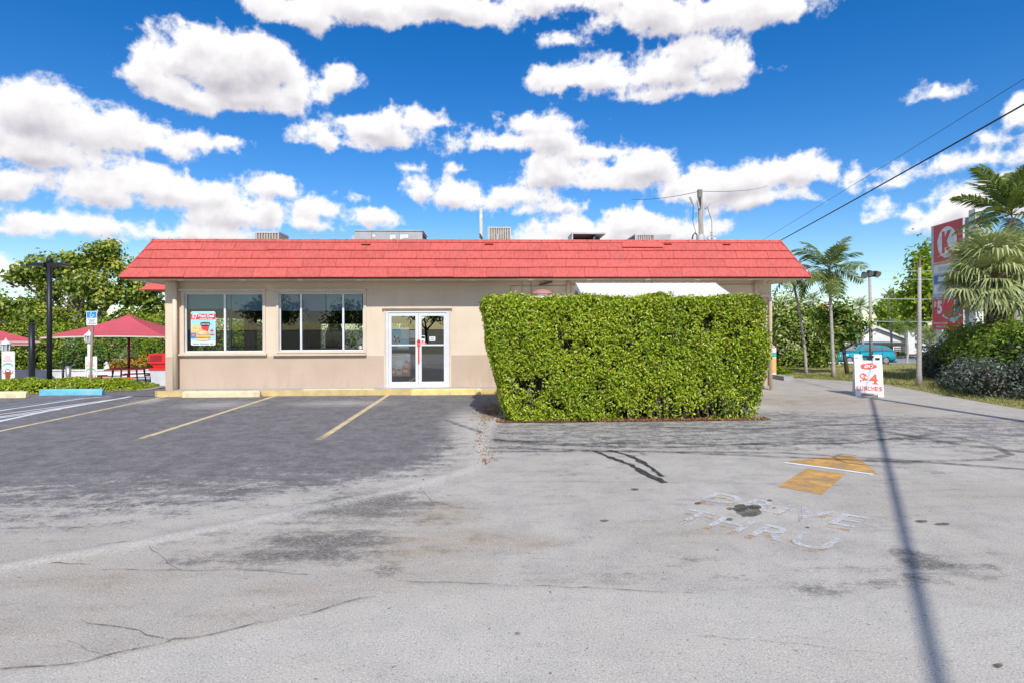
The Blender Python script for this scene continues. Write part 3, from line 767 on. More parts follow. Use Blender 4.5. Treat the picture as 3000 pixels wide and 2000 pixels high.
# ------------------------------------------------------------------ restaurant
WY = 17.2; EY = 16.4
def build_restaurant():
    XL = PX(492, WY); XR = PX(2260, WY)
    EL = PX(350, EY); ER = PX(2376, EY)
    ze = (PZ(400, 821, EY) + PZ(1300, 817, EY) + PZ(2300, 813, EY)) / 3
    INS = 0.6
    zt = (PZ(480, 703, EY + INS) + PZ(2250, 706, EY + INS)) / 2
    BY = 30.5; WB = 29.7
    R = thing('restaurant_building', ((XL + XR) / 2, WY, 0.0), 'low cream restaurant with a red shingled mansard roof and wide eaves', 'building')
    # stucco, with the darker painted band below
    zb = PZ(1100, 1041, WY)
    st = bpy.data.materials.new('cream_stucco'); st.use_nodes = True; t = st.node_tree; N = NT(t); b = t.nodes['Principled BSDF']
    geo = N.node('ShaderNodeNewGeometry'); sp = N.node('ShaderNodeSeparateXYZ'); N.put(sp.inputs[0], geo.outputs['Position'])
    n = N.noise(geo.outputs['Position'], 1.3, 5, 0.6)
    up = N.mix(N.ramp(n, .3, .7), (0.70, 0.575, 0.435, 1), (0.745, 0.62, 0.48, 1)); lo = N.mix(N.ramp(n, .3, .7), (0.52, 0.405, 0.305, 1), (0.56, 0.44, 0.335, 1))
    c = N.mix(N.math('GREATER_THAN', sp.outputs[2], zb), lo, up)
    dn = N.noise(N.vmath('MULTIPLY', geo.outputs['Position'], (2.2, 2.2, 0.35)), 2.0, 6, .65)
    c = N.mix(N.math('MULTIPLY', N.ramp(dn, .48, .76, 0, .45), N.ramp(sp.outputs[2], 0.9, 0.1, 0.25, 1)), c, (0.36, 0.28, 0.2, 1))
    N.put(b.inputs['Base Color'], c); b.inputs['Roughness'].default_value = 0.85; b.inputs['Specular IOR Level'].default_value = 0.2
    bn = N.node('ShaderNodeBump'); bn.inputs['Strength'].default_value = 0.5; bn.inputs['Distance'].default_value = 0.012
    N.put(bn.inputs['Height'], N.noise(geo.outputs['Position'], 55, 4, .6)); N.put(b.inputs['Normal'], bn.outputs[0])
    trim = mat('cream_trim', (0.66, 0.56, 0.44), 0.6, var=0.06)
    brown = mat('brown_strip', (0.30, 0.22, 0.16), 0.6)
    alu = mat('white_aluminium', (0.70, 0.71, 0.73), 0.35, 0.0, var=0.05, spec=0.5)
    glass = glass_mat('window_glass', (0.70, 0.76, 0.78), 0.02); dglass = glass_mat('door_glass', (0.74, 0.78, 0.80), 0.15)
    z0 = 0.12; wt = 0.18
    # openings
    w1 = (PX(540, WY), PX(771, WY), PZ(655, 1031, WY), PZ(655, 859, WY))
    w2 = (PX(817, WY), PX(1066, WY), PZ(940, 1028, WY), PZ(940, 858, WY))
    dr = (PX(1131, WY), PX(1316, WY), 0.15, PZ(1220, 911, WY))
    f = MB()
    def seg(a, b_, c_, d): f.box(a, b_, WY, WY + wt, c_, d)
    seg(XL, w1[0], z0, ze); seg(w1[1], w2[0], z0, ze); seg(w2[1], dr[0], z0, ze); seg(dr[1], XR, z0, ze)
    for w in (w1, w2): seg(w[0], w[1], z0, w[2]); seg(w[0], w[1], w[3], ze)
    seg(dr[0], dr[1], dr[3], ze)
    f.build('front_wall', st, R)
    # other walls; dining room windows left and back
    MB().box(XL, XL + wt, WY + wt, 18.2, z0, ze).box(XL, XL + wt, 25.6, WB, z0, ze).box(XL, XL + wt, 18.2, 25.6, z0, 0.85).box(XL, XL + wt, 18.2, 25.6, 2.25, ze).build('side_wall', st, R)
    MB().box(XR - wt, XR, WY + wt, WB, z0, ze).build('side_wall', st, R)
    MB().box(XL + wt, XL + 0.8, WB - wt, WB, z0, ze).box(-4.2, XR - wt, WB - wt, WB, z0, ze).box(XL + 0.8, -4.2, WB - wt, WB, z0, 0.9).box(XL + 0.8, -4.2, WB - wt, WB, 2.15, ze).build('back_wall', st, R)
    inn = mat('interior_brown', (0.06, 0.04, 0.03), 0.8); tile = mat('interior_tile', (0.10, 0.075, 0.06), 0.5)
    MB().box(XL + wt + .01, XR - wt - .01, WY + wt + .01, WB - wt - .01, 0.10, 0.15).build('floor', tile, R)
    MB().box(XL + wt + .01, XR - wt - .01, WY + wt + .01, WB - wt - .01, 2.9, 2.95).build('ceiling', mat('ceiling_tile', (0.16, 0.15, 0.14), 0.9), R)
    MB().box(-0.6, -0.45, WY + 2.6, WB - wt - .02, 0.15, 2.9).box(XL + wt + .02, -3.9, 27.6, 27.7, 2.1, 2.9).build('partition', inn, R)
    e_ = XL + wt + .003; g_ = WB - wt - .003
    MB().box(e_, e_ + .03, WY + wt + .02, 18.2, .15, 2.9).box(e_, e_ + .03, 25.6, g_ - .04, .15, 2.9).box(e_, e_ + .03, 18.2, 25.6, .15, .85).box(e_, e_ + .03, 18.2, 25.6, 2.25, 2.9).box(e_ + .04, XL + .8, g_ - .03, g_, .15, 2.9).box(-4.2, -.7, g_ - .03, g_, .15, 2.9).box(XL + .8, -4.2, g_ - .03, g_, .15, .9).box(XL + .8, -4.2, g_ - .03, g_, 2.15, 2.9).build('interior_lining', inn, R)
    for yy in (21.0, 24.4): MB().box(XL + .05, XL + .13, yy, yy + .09, 0.85, 2.25).build('side_window_post', mat('blue_grey_metal', (0.25, 0.33, 0.42), 0.5), R)
    MB().box(PX(722, 21.5), PX(722, 21.5) + 0.34, 21.3, 21.64, 0.15, 2.9).build('interior_post', mat('post_wood', (0.22, 0.10, 0.05), 0.5, var=.3, stretch=(6, 6, .5)), R)
    # corner pilaster and downspout
    MB().box(XL - 0.02, PX(521, WY), WY - 0.10, WY - 0.002, z0, ze - .01).build('pilaster', st, R)
    xd = PX(512, WY - .18); pipe = mat('pipe_cream', (0.70, 0.57, 0.42), 0.45, var=0.05)
    MB().tube([(xd, WY - .17, ze - .01), (xd, WY - .17, 0.16)], 0.062, 12).build('downspout', pipe, R, True)
    xa = PX(2216, WY - .1); xb = PX(2258, WY - .1); zh = PZ(2235, 866, WY)
    MB().tube([(xa, WY - .09, ze - .01), (xa, WY - .09, zh + .1), (xa + .04, WY - .09, zh + .03), (xa + .12, WY - .09, zh), (xb - .1, WY - .09, zh - .01), (xb - .02, WY - .09, zh - .05), (xb, WY - .09, zh - .14), (xb, WY - .09, 0.02)], 0.045, 10).build('downspout', pipe, R, True)
    xc = PX(1666, WY - .1); MB().tube([(xc, WY - .08, ze - .01), (xc, WY - .08, 2.3)], 0.055, 10).build('downspout', pipe, R, True)
    thin = MB()
    for px in (1530, 1556, 1889, 1910): thin.tube([(PX(px, WY), WY - .02, ze - .01), (PX(px, WY), WY - .02, 2.4)], 0.012, 6)
    zc = PZ(1600, 838, WY); thin.tube([(PX(1497, WY), WY - .02, 2.3), (PX(1497, WY), WY - .02, zc), (PX(1660, WY), WY - .02, zc)], 0.012, 6)
    zc = PZ(2150, 834, WY); thin.tube([(PX(1672, WY), WY - .02, zc), (PX(2212, WY), WY - .02, zc)], 0.01, 6)
    thin.build('conduit', mat('conduit_brown', (0.42, 0.33, 0.24), 0.6), R)
    MB().bar((PX(1580, WY), WY - .05, PZ(1580, 836, WY)), (PX(1618, WY), WY - .05, PZ(1618, 826, WY)), .05).build('cable_bracket', mat('dark_bracket', (0.10, 0.08, 0.06), 0.6), R)
    # windows
    blind = mat('roller_blind', (0.40, 0.52, 0.62), 0.85, var=0.05)
    def window(w, mull, ledge, blinds):
        x0, x1, za, zz = w
        wn = MB(); fw = 0.038; y0, y1 = WY + .05, WY + .11
        wn.box(x0 + .002, x0 + fw, y0, y1, za + .002, zz - .002).box(x1 - fw, x1 - .002, y0, y1, za + .002, zz - .002).box(x0 + fw, x1 - fw, y0, y1, zz - fw, zz - .002).box(x0 + fw, x1 - fw, y0, y1, za + .002, za + fw)
        wo = wn.build('window', alu, R)
        ms = [PX(q, WY) for q in mull]
        for q in ms: box('mullion', alu, wo, q - .027, q + .027, y0 - .012, y1 + .01, za + fw, zz - fw)
        es = [x0 + fw] + ms + [x1 - fw]
        for a, b_ in zip(es[:-1], es[1:]): box('pane', glass, wo, a + .03, b_ - .03, WY + .078, WY + .082, za + fw, zz - fw)
        t_ = 0.075
        MB().box(x0 - t_, x0 + .004, WY - .035, WY + .045, za - .05, zz + .05).box(x1 - .004, x1 + t_, WY - .035, WY + .045, za - .05, zz + .05).box(x0 + .004, x1 - .004, WY - .035, WY + .045, zz - .004, zz + .05).box(x0 + .004, x1 - .004, WY - .035, WY + .045, za - .05, za + .004).build('window_trim', trim, wo)
        l0, l1 = PX(ledge[0], WY), PX(ledge[1], WY)
        zl = PZ((ledge[0] + ledge[1]) / 2, 850.5, WY); box('window_hood', trim, wo, l0, l1, WY - .10, WY + .0, zl - .03, zl + .03)
        zl = PZ((ledge[0] + ledge[1]) / 2, 1037.5, WY); box('window_sill', trim, wo, l0, l1, WY - .10, WY + .0, zl - .025, zl + .025)
        for a, b_, c_ in blinds:
            xa_, xb_ = PX(a, WY + .25), PX(b_, WY + .25); box('blind', blind, wo, xa_, xb_, WY + .22, WY + .235, PZ((a + b_) / 2, c_, WY + .22), zz - .02)
    window(w1, [657], (522, 783), [(549, 678, 905), (681, 771, 911)])
    window(w2, [880.6, 1004.6], (802, 1074), [(822, 878, 911), (885, 954, 911), (958, 1004, 911), (1009, 1062, 911)])
    # entrance doors
    x0, x1, za, zz = dr
    D = MB().box(x0 + .002, x0 + .07, WY - .02, WY + .1, za, zz - .002).box(x1 - .07, x1 - .002, WY - .02, WY + .1, za, zz - .002).box(x0 + .07, x1 - .07, WY - .02, WY + .1, zz - .05, zz - .002).build('entrance_door', alu, R)
    xm = PX(1226, WY); zm = PZ(1220, 1010.5, WY)
    for a, b_ in ((x0 + .074, xm - .004), (xm + .004, x1 - .074)):
        s = .085
        lf = MB().box(a, a + s, WY, WY + .05, za + .01, zz - .056).box(b_ - s, b_, WY, WY + .05, za + .01, zz - .056).box(a + s, b_ - s, WY, WY + .05, zz - .15, zz - .056).box(a + s, b_ - s, WY, WY + .05, za + .01, za + .16).build('door_leaf', alu, D)
        box('push_bar', alu, D, a + s, b_ - s, WY - .03, WY + .02, zm - .022, zm + .022)
        box('door_pane', dglass, D, a + s, b_ - s, WY + .022, WY + .027, za + .16, zz - .15)
    red = mat('handle_red', (0.72, 0.07, 0.04), 0.35, var=.05)
    zh0, zh1 = PZ(1226, 1060, WY), PZ(1226, 1003, WY)
    xh = xm + .01
    MB().add([(xh + .055 * math.cos(i * math.pi / 6), WY - .06 + .02 * math.cos(i * math.pi / 3), zh1 + .09 * math.sin(i * math.pi / 6)) for i in range(12)] + [(xh, WY - .03, zh1)], [(i, (i + 1) % 12, 12) for i in range(12)]).bar((xh, WY - .05, zh1 - .05), (xh, WY - .05, zh0), .045, .025, up=(0, 1, 0)).bar((xh, WY - .05, zh0 + .03), (xh, WY + .0, zh0 + .03), .02).bar((xh, WY - .05, zh1), (xh, WY + .0, zh1), .02).build('spoon_handle', red, D)
    MB().box(PX(1120.6, WY), PX(1324.5, WY), WY - .06, WY + .0, zz + .03, zz + .075).build('door_hood', brown, D)
    MB().box(x0 - .06, x0 - .004, WY - .03, WY + .02, za, zz + .028).box(x1 + .004, x1 + .06, WY - .03, WY + .02, za, zz + .028).box(x0 - .004, x1 + .004, WY - .03, WY + .02, zz + .004, zz + .028).build('door_trim', trim, D)
    MB().box(x0 + .075, x1 - .075, WY - .04, WY + .1, 0.15, 0.162).build('threshold', alu, D)
    # eaves
    so = mat('soffit_cream', (0.70, 0.60, 0.46), 0.8, var=0.06)
    MB().add([(EL + .03, EY + .03, ze), (ER - .03, EY + .03, ze), (ER - .03, BY, ze), (EL + .03, BY, ze)], [(0, 3, 2, 1)]).build('soffit', so, R)
    lamp = mat('soffit_lamp_white', (0.85, 0.85, 0.85), 0.4)
    for px in (530, 711, 880, 1053, 1226, 1387, 1556, 1727, 1897, 2044, 2197):
        MB().lathe((PX(px, 16.62, 819), 16.62, ze - .03), [(0.05, 0), (0.085, .006), (0.095, .03)], 16).build('soffit_light', lamp, R, True)
    for px, py, yy in ((427, 829, 16.9), (2242, 823, 17.0)):
        c = P(px, py, yy)
        cm = MB().lathe((c.x, yy, ze - .05), [(0.05, 0), (0.05, .05)], 14).build('security_camera', lamp, R, True)
        MB().lathe((c.x, yy, ze - .09), [(0.0, -.03), (0.03, -.02), (0.042, .01), (0.04, .04)], 14).build('camera_ball', lamp, cm, True)
        MB().lathe((c.x, yy - .03, ze - .085), [(0.018, 0), (0.02, .016)], 10, (0, -1, 0)).build('camera_lens', mat('lens_black', (.01, .01, .012), .15), cm)
    # mansard roof: deck, and shingles one by one
    rd = mat('roof_red', (0.56, 0.098, 0.078), 0.6, var=0.17, vscale=1.6, bump=0.5, bscale=30, stretch=(9, 9, 0.5), spec=0.4, dirt=((0.40, 0.10, 0.085), .55), rnd=.09)
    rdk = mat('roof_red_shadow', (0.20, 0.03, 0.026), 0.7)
    lipz = 0.05
    def ring(i): return [(EL + i, EY + i), (ER - i, EY + i), (ER - i, BY - i), (EL + i, BY - i)]
    a, b2 = ring(0.0), ring(INS)
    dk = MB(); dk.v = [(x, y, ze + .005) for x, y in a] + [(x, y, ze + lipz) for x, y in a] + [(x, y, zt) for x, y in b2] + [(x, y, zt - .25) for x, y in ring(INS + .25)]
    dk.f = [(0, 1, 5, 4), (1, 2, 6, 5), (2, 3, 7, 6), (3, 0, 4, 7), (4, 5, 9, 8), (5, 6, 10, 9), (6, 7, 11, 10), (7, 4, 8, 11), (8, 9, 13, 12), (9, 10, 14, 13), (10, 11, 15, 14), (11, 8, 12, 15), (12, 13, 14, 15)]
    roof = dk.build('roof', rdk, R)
    H = zt - ze - lipz
    rows = [0.0, 0.262, 0.492, 0.722, 0.935]
    slope = Vector((0, INS, H)).normalized(); nrm = Vector((0, -H, INS)).normalized()
    def pieces(side):
        W = (ER - EL) if side == 'f' else (BY - EY)
        def pt(u, t, off):
            if side == 'f': return Vector((EL + u, EY + INS * t, ze + lipz + H * t)) + nrm * off
            if side == 'l': return Vector((EL + INS * t, EY + u, ze + lipz + H * t)) + Vector((-H, 0, INS)).normalized() * off
            return Vector((ER - INS * t, EY + u, ze + lipz + H * t)) + Vector((H, 0, INS)).normalized() * off
        for r in range(4):
            t0, t1 = rows[r], rows[r + 1]; u = -0.93 * (0.5 * (r % 2)) - 0.1 - 0.07 * r
            while u < W:
                w = 0.93; g = .0035
                a0, a1 = max(u + g, INS * t0), min(u + w - g, W - INS * t0); c0, c1 = max(u + g, INS * t1), min(u + w - g, W - INS * t1)
                u += w
                if a1 - a0 < .03 or c1 - c0 < -0.2: continue
                c1 = max(c1, c0 + .005)
                j = random.uniform(-.004, .006); e = random.uniform(-.006, .006)
                vs = [pt(a0, t0 - .018 + e / H, .006), pt(a1, t0 - .018 + e / H, .006), pt(c1, t1, .002), pt(c0, t1, .002), pt(a0, t0 - .018 + e / H, .046 + j), pt(a1, t0 - .018 + e / H, .046 + j * .4), pt(c1, t1, .014), pt(c0, t1, .014)]
                fs = [(4, 5, 6, 7), (0, 1, 5, 4), (1, 2, 6, 5), (2, 3, 7, 6), (3, 0, 4, 7)]
                if side == 'l': fs = [tuple(reversed(q)) for q in fs]
                MB().add(vs, fs).build('shingle', rd, roof)
        # ridge caps
        u = INS * .93
        while u < W - INS:
            w = random.uniform(.75, 1.15); u1 = min(u + w - .004, W - INS * .93); e = random.uniform(-.004, .004)
            vs = [pt(u, .925, .02), pt(u1, .925, .02), pt(u1, 1.0, .02), pt(u, 1.0, .02), pt(u, .925, .036 + e), pt(u1, .925, .036 + e), pt(u1, 1.004, .036 + e), pt(u, 1.004, .036 + e)]
            fs = [(4, 5, 6, 7), (0, 1, 5, 4), (1, 2, 6, 5), (2, 3, 7, 6), (3, 0, 4, 7)]
            if side == 'l': fs = [tuple(reversed(q)) for q in fs]
            MB().add(vs, fs).build('ridge_cap', rd, roof)
            u += w
    pieces('f'); pieces('l'); pieces('r')
    # hip strips, patched flashings and nail tabs
    for ex, sx in ((EL, 1), (ER, -1)):
        MB().bar((ex + sx * .02, EY + .02, ze + lipz + .02), (ex + sx * INS, EY + INS, zt + .02), .10, .035, up=(-sx, -1, .7)).build('hip_cap', rd, roof)
    def flash(px0, px1, py0, py1, mt_):
        p = PX(px0, EY + .5, 715); q = PX(px1, EY + .5, 715)
        za_, zb_ = PZ(px0, py1, EY + .5), PZ(px0, py0, EY + .5)
        y = EY + INS * (za_ - ze - lipz) / H
        MB().hexa([(p, y - .09, za_), (q, y - .09, za_), (q, y, za_), (p, y, za_), (p, y + .03, zb_), (q, y + .03, zb_), (q, y + .12, zb_), (p, y + .12, zb_)]).build('flashing', mt_, roof)
    fl = mat('flashing_red', (0.62, 0.11, 0.08), 0.55)
    flash(1822, 1940, 711, 725, fl); flash(1058, 1086, 712, 716, fl); flash(1420, 1446, 712, 715, fl); flash(1945, 1968, 711, 715, fl); flash(2117, 2140, 712, 716, fl)
    for k in range(40):
        x = EL + 1 + k * 0.47 + random.uniform(-.15, .15)
        if x < ER - .7: MB().box(x - .012, x + .012, EY + INS - .05, EY + INS - .02, zt - .04, zt + .008).build('nail_tab', rdk, roof)
    # lower red roof of the left wing, seen under the eave
    c = P(437, 852, 27.0)
    MB().add([(c.x, 26.2, c.z), (c.x, 29, c.z), (c.x + .5, 28.6, c.z + .55), (c.x + .5, 26.8, c.z + .55), (XL + .1, 26.2, c.z - .02), (XL + .1, 29, c.z), (XL + .1, 26.8, c.z + .55), (XL + .1, 28.6, c.z + .55)], [(0, 3, 2, 1), (0, 4, 6, 3), (3, 6, 7, 2), (1, 2, 7, 5), (0, 1, 5, 4)]).build('side_canopy', rd, R)
    return dict(XL=XL, XR=XR, ze=ze, zt=zt, w1=w1, w2=w2, dr=dr)
RB = build_restaurant()

def build_posters():
    whitep = mat('print_white', (0.82, 0.83, 0.84), 0.5, var=.03); cyan = mat('print_sky_blue', (0.36, 0.68, 0.80), 0.5, var=.06)
    redp = mat('print_red', (0.72, 0.06, 0.07), 0.5, var=.04); bun = mat('print_bun', (0.72, 0.40, 0.16), 0.5, var=.2, vscale=18); bunl = mat('print_bun_light', (0.85, 0.62, 0.36), 0.5)
    meat = mat('print_patty', (0.20, 0.07, 0.03), 0.5); cheese = mat('print_cheese', (0.85, 0.55, 0.08), 0.5); cola = mat('print_cola', (0.16, 0.02, 0.02), 0.4); black = mat('print_black', (.02, .02, .02), .5)
    blue = mat('print_blue', (0.03, 0.25, 0.62), 0.5); orange = mat('print_orange', (0.80, 0.26, 0.05), 0.5, var=.1); green = mat('print_green', (0.06, 0.45, 0.30), .5); greyp = mat('print_grey', (0.5, 0.5, 0.52), .5)
    cream = mat('print_cream', (0.72, 0.66, 0.55), .5)
    globals()['PR'] = dict(white=whitep, cyan=cyan, red=redp, bun=bun, bunl=bunl, meat=meat, cheese=cheese, cola=cola, black=black, blue=blue, orange=orange, green=green, grey=greyp, cream=cream)
    def sheet(name, x0, x1, py0, py1, y, label, cat='poster', corner=.04, base=whitep):
        a = P(x0, py1, y); b = P(x1, py0, y); t = thing(name, ((a.x + b.x) / 2, y, a.z), label, cat)
        w, h = b.x - a.x, b.z - a.z; s = Sheet((a.x, y, a.z), (1, 0, 0), (0, 0, 1), t)
        pts = []
        for cx, cy, q in ((w - corner, h - corner, 0), (corner, h - corner, 90), (corner, corner, 180), (w - corner, corner, 270)):
            pts += [(cx + corner * math.cos(math.radians(q + i * 30)), cy + corner * math.sin(math.radians(q + i * 30))) for i in range(4)]
        MB().prism(pts, Matrix.Translation(s.o), 0.0, 0.003).build('sheet', base, t)
        return s, w, h
    # meal deal poster behind the first window
    s, w, h = sheet('window_poster', 559.5, 631, 913, 1011, WY + .055, 'blue and white burger meal deal poster in the left window')
    s.rect('sky_panel', .02 * w, .98 * w, .13 * h, .985 * h, cyan)
    s.rect('red_band', .005 * w, .995 * w, .76 * h, .93 * h, redp)
    s.text('price', '$7', .04 * w, .74 * h, .24 * w, .20 * h, whitep, .03, .2)
    s.text('headline', 'Meal Deal', .31 * w, .83 * h, .63 * w, .085 * h, whitep, .03)
    [s.rect('subline_mark', (.36 + .11 * i) * w, (.36 + .11 * i + .08) * w, .782 * h, .802 * h, whitep) for i in range(5)]
    for i in range(9):
        q = .02 + .04 * i; s.poly('fry', [(q * w, .36 * h), ((q + .05) * w, .36 * h), ((q + .045 + .012 * (i % 3)) * w, (.55 + .035 * ((i * 5) % 4)) * h), ((q + .01) * w, (.55 + .035 * ((i * 5) % 4)) * h)], bunl if i % 2 else cheese)
    s.poly('cup', [(.40 * w, .68 * h), (.78 * w, .68 * h), (.70 * w, .42 * h), (.46 * w, .42 * h)], cola)
    s.poly('cup_red', [(.43 * w, .56 * h), (.75 * w, .56 * h), (.71 * w, .44 * h), (.47 * w, .44 * h)], redp)
    s.ell('cup_logo_panel', .59 * w, .625 * h, .21 * w, .055 * h, black)
    s.text('cup_logo', 'Coca-Cola', .42 * w, .60 * h, .34 * w, .055 * h, whitep, .02, .2)
    s.ell('bun_top', .49 * w, .30 * h, .30 * w, .15 * h, bun, 16, 0, 180)
    s.ell('bun_shine', .47 * w, .37 * h, .18 * w, .05 * h, bunl)
    s.rect('cheese', .19 * w, .80 * w, .225 * h, .275 * h, cheese); s.rect('patty', .2 * w, .78 * w, .205 * h, .235 * h, meat)
    s.ell('bun_bottom', .49 * w, .21 * h, .29 * w, .085 * h, bunl, 16, 180, 360)
    s.rect('logo_panel', .0, .21 * w, .22 * h, .37 * h, blue); s.ell('logo_lips', .10 * w, .295 * h, .085 * w, .045 * h, redp); s.text('logo_letters', 'DQ', .055 * w, .275 * h, .09 * w, .04 * h, whitep, .02, .2)
    s.rect('small_print_mark', .80 * w, .96 * w, .30 * h, .33 * h, redp); s.rect('small_print_mark', .78 * w, .94 * w, .43 * h, .45 * h, redp); s.rect('small_print_mark', .85 * w, .88 * w, .36 * h, .49 * h, redp)
    [s.rect('slogan_mark', a * w, b * w, .045 * h, .075 * h, cyan) for a, b in ((.08, .34), (.38, .74), (.78, .92))]
    # posters behind the left door leaf
    s, w, h = sheet('menu_board', 1147.5, 1198, 960, 1025, WY + .16, 'blue and white cookie treat board behind the left door leaf', corner=.01, base=cyan)
    s.rect('top_band', 0, .55 * w, .62 * h, .97 * h, cyan); s.rect('white_panel', .56 * w, 1.0 * w, .50 * h, 1.0 * h, whitep); s.rect('board_title_mark', .06 * w, .48 * w, .88 * h, .92 * h, blue)
    for i in range(26):
        rx = random.uniform(.03, .07); s.ell('cookie', random.uniform(.05, .5) * w, random.uniform(.25, .62) * h, rx * w, rx * 1.1 * h, [black, whitep, greyp][i % 3], 8)
    s.rect('bottom_band', 0, .95 * w, .03 * h, .18 * h, whitep); s.rect('blue_tab', .02 * w, .35 * w, .10 * h, .20 * h, blue)
    s, w, h = sheet('shake_poster', 1148, 1202, 1034, 1101, WY + .16, 'orange milkshake poster at the bottom of the left door leaf', corner=.008, base=cream)
    s.poly('orange_field', [(0, 0), (w, 0), (w, .66 * h), (.85 * w, .62 * h), (.6 * w, .42 * h), (.3 * w, .25 * h), (0, .42 * h)], orange)
    s.rect('title_strip', .0, w, .86 * h, .98 * h, whitep); s.text('title', 'Shake Up', .06 * w, .885 * h, .66 * w, .08 * h, orange, .03)
    s.poly('cup', [(.2 * w, .52 * h), (.60 * w, .52 * h), (.52 * w, .07 * h), (.27 * w, .07 * h)], cream); s.ell('whipped_top', .40 * w, .56 * h, .21 * w, .16 * h, whitep, 16); s.ell('cup_logo', .39 * w, .28 * h, .11 * w, .035 * h, redp)
    s.ell('blue_badge', .78 * w, .64 * h, .08 * w, .065 * h, blue); [s.rect('price_line_mark', .69 * w, .9 * w, (.40 + .055 * i) * h, (.425 + .055 * i) * h, whitep) for i in range(3)]
    s.ell('side_treat', .10 * w, .20 * h, .08 * w, .09 * h, whitep); s.ell('side_treat', .74 * w, .22 * h, .14 * w, .07 * h, whitep); s.ell('side_treat', .80 * w, .17 * h, .12 * w, .05 * h, cream)
    s, w, h = sheet('price_card', 1199, 1217, 968, 1026, WY + .3, 'white card with a red strip behind the left door leaf', corner=.005, base=whitep)
    s.rect('red_strip', 0, w, .50 * h, .62 * h, redp); s.rect('dark_lower', 0, w, 0, .48 * h, mat('print_dark_brown', (.06, .03, .02), .5))
    # stickers
    def face(px, py, r, y, label):
        c = P(px, py, y); t = thing('round_sticker', (c.x, y, c.z), label, 'sticker'); s = Sheet((c.x, y, c.z), (1, 0, 0), (0, 0, 1), t)
        MB().lathe((c.x, y, c.z), [(r, 0), (r, .002)], 18, (0, -1, 0)).build('disc', cream, t)
        for q in (-.4, .4): s.ell('eye_mark', q * r, .15 * r, .26 * r, .18 * r, black, 10)
        for q in (-.25, .1, .35): s.rect('tooth_mark', (q - .06) * r, (q + .06) * r, -.6 * r, -.4 * r, greyp)
    face(1238.5, 928.5, .055, WY + .012, 'round cream face sticker at the top of the right door leaf')
    face(1056, 1017, .05, WY + .06, 'round cream face sticker in the corner of the second window')
    def card(px0, px1, py0, py1, label, base, lines):
        s, w, h = sheet('door_card', px0, px1, py0, py1, WY + .012, label, 'sticker', .008, base)
        for nm, a, b, c, d, m_ in lines: s.rect(nm, a * w, b * w, c * h, d * h, m_)
        return s, w, h
    s, w, h = card(1258, 1275, 986, 999, 'small white hours sign on the right door leaf', whitep, [('text_line', .2, .8, .62, .75, black), ('text_line', .15, .85, .25, .38, black)])
    card(1231, 1245, 983, 1002, 'small white and black pickup sticker beside the red handle', whitep, [('black_top', .05, .95, .55, .9, black), ('red_mark', .3, .7, .05, .25, redp)])
    s, w, h = card(1231, 1250, 1003, 1008, 'narrow red pull label beside the red handle', redp, []); s.rect('word_mark', .3 * w, .75 * w, .3 * h, .7 * h, whitep)
build_posters()

def build_dining():
    wood = mat('chair_wood', (0.42, 0.20, 0.08), 0.5, var=.25, stretch=(5, 5, .6)); top = mat('table_top', (0.30, 0.16, 0.08), 0.35, var=.2)
    where = ['behind the poster window', 'behind the poster window, nearer the middle', 'behind the second window', 'behind the second window, nearer the door', 'in the corner of the dining room']
    for i, (x, y) in enumerate(((PX(725, 18.9), 18.9), (PX(750, 19.6), 19.6), (PX(955, 19.0), 19.0), (PX(1010, 19.6), 19.6), (PX(690, 20.6), 20.6))):
        t = thing('dining_chair', (x, y, .15), 'wooden slat back dining chair ' + where[i], 'chair', 'dining chairs inside the restaurant')
        box('seat', wood, t, x - .21, x + .21, y - .21, y + .21, .58, .62)
        for a in (-.19, .19):
            for b in (-.19, .19): box('leg', wood, t, x + a - .02, x + a + .02, y + b - .02, y + b + .02, .15, .58 if b < 0 else 1.08)
        box('top_rail', wood, t, x - .17, x + .17, y + .17, y + .2, 1.02, 1.08)
        for a in (-.11, 0, .11): box('slat', wood, t, x + a - .025, x + a + .025, y + .175, y + .195, .62, 1.02)
    for i, px in enumerate((640, 900, 1030)):
        x, y = PX(px, 19.3), 19.3
        t = thing('dining_table', (x, y, .15), 'square dining table on one pedestal ' + ('behind the poster window' if i == 0 else 'behind the second window, ' + ('left' if i == 1 else 'right') + ' of two'), 'table', 'dining tables inside the restaurant')
        box('table_top', top, t, x - .38, x + .38, y - .38, y + .38, .87, .90)
        MB().tube([(x, y, .15), (x, y, .87)], .04, 8).build('pedestal', wood, t); MB().lathe((x, y, .15), [(.28, 0), (.26, .02), (.05, .04)], 16).build('base', wood, t)
build_dining()

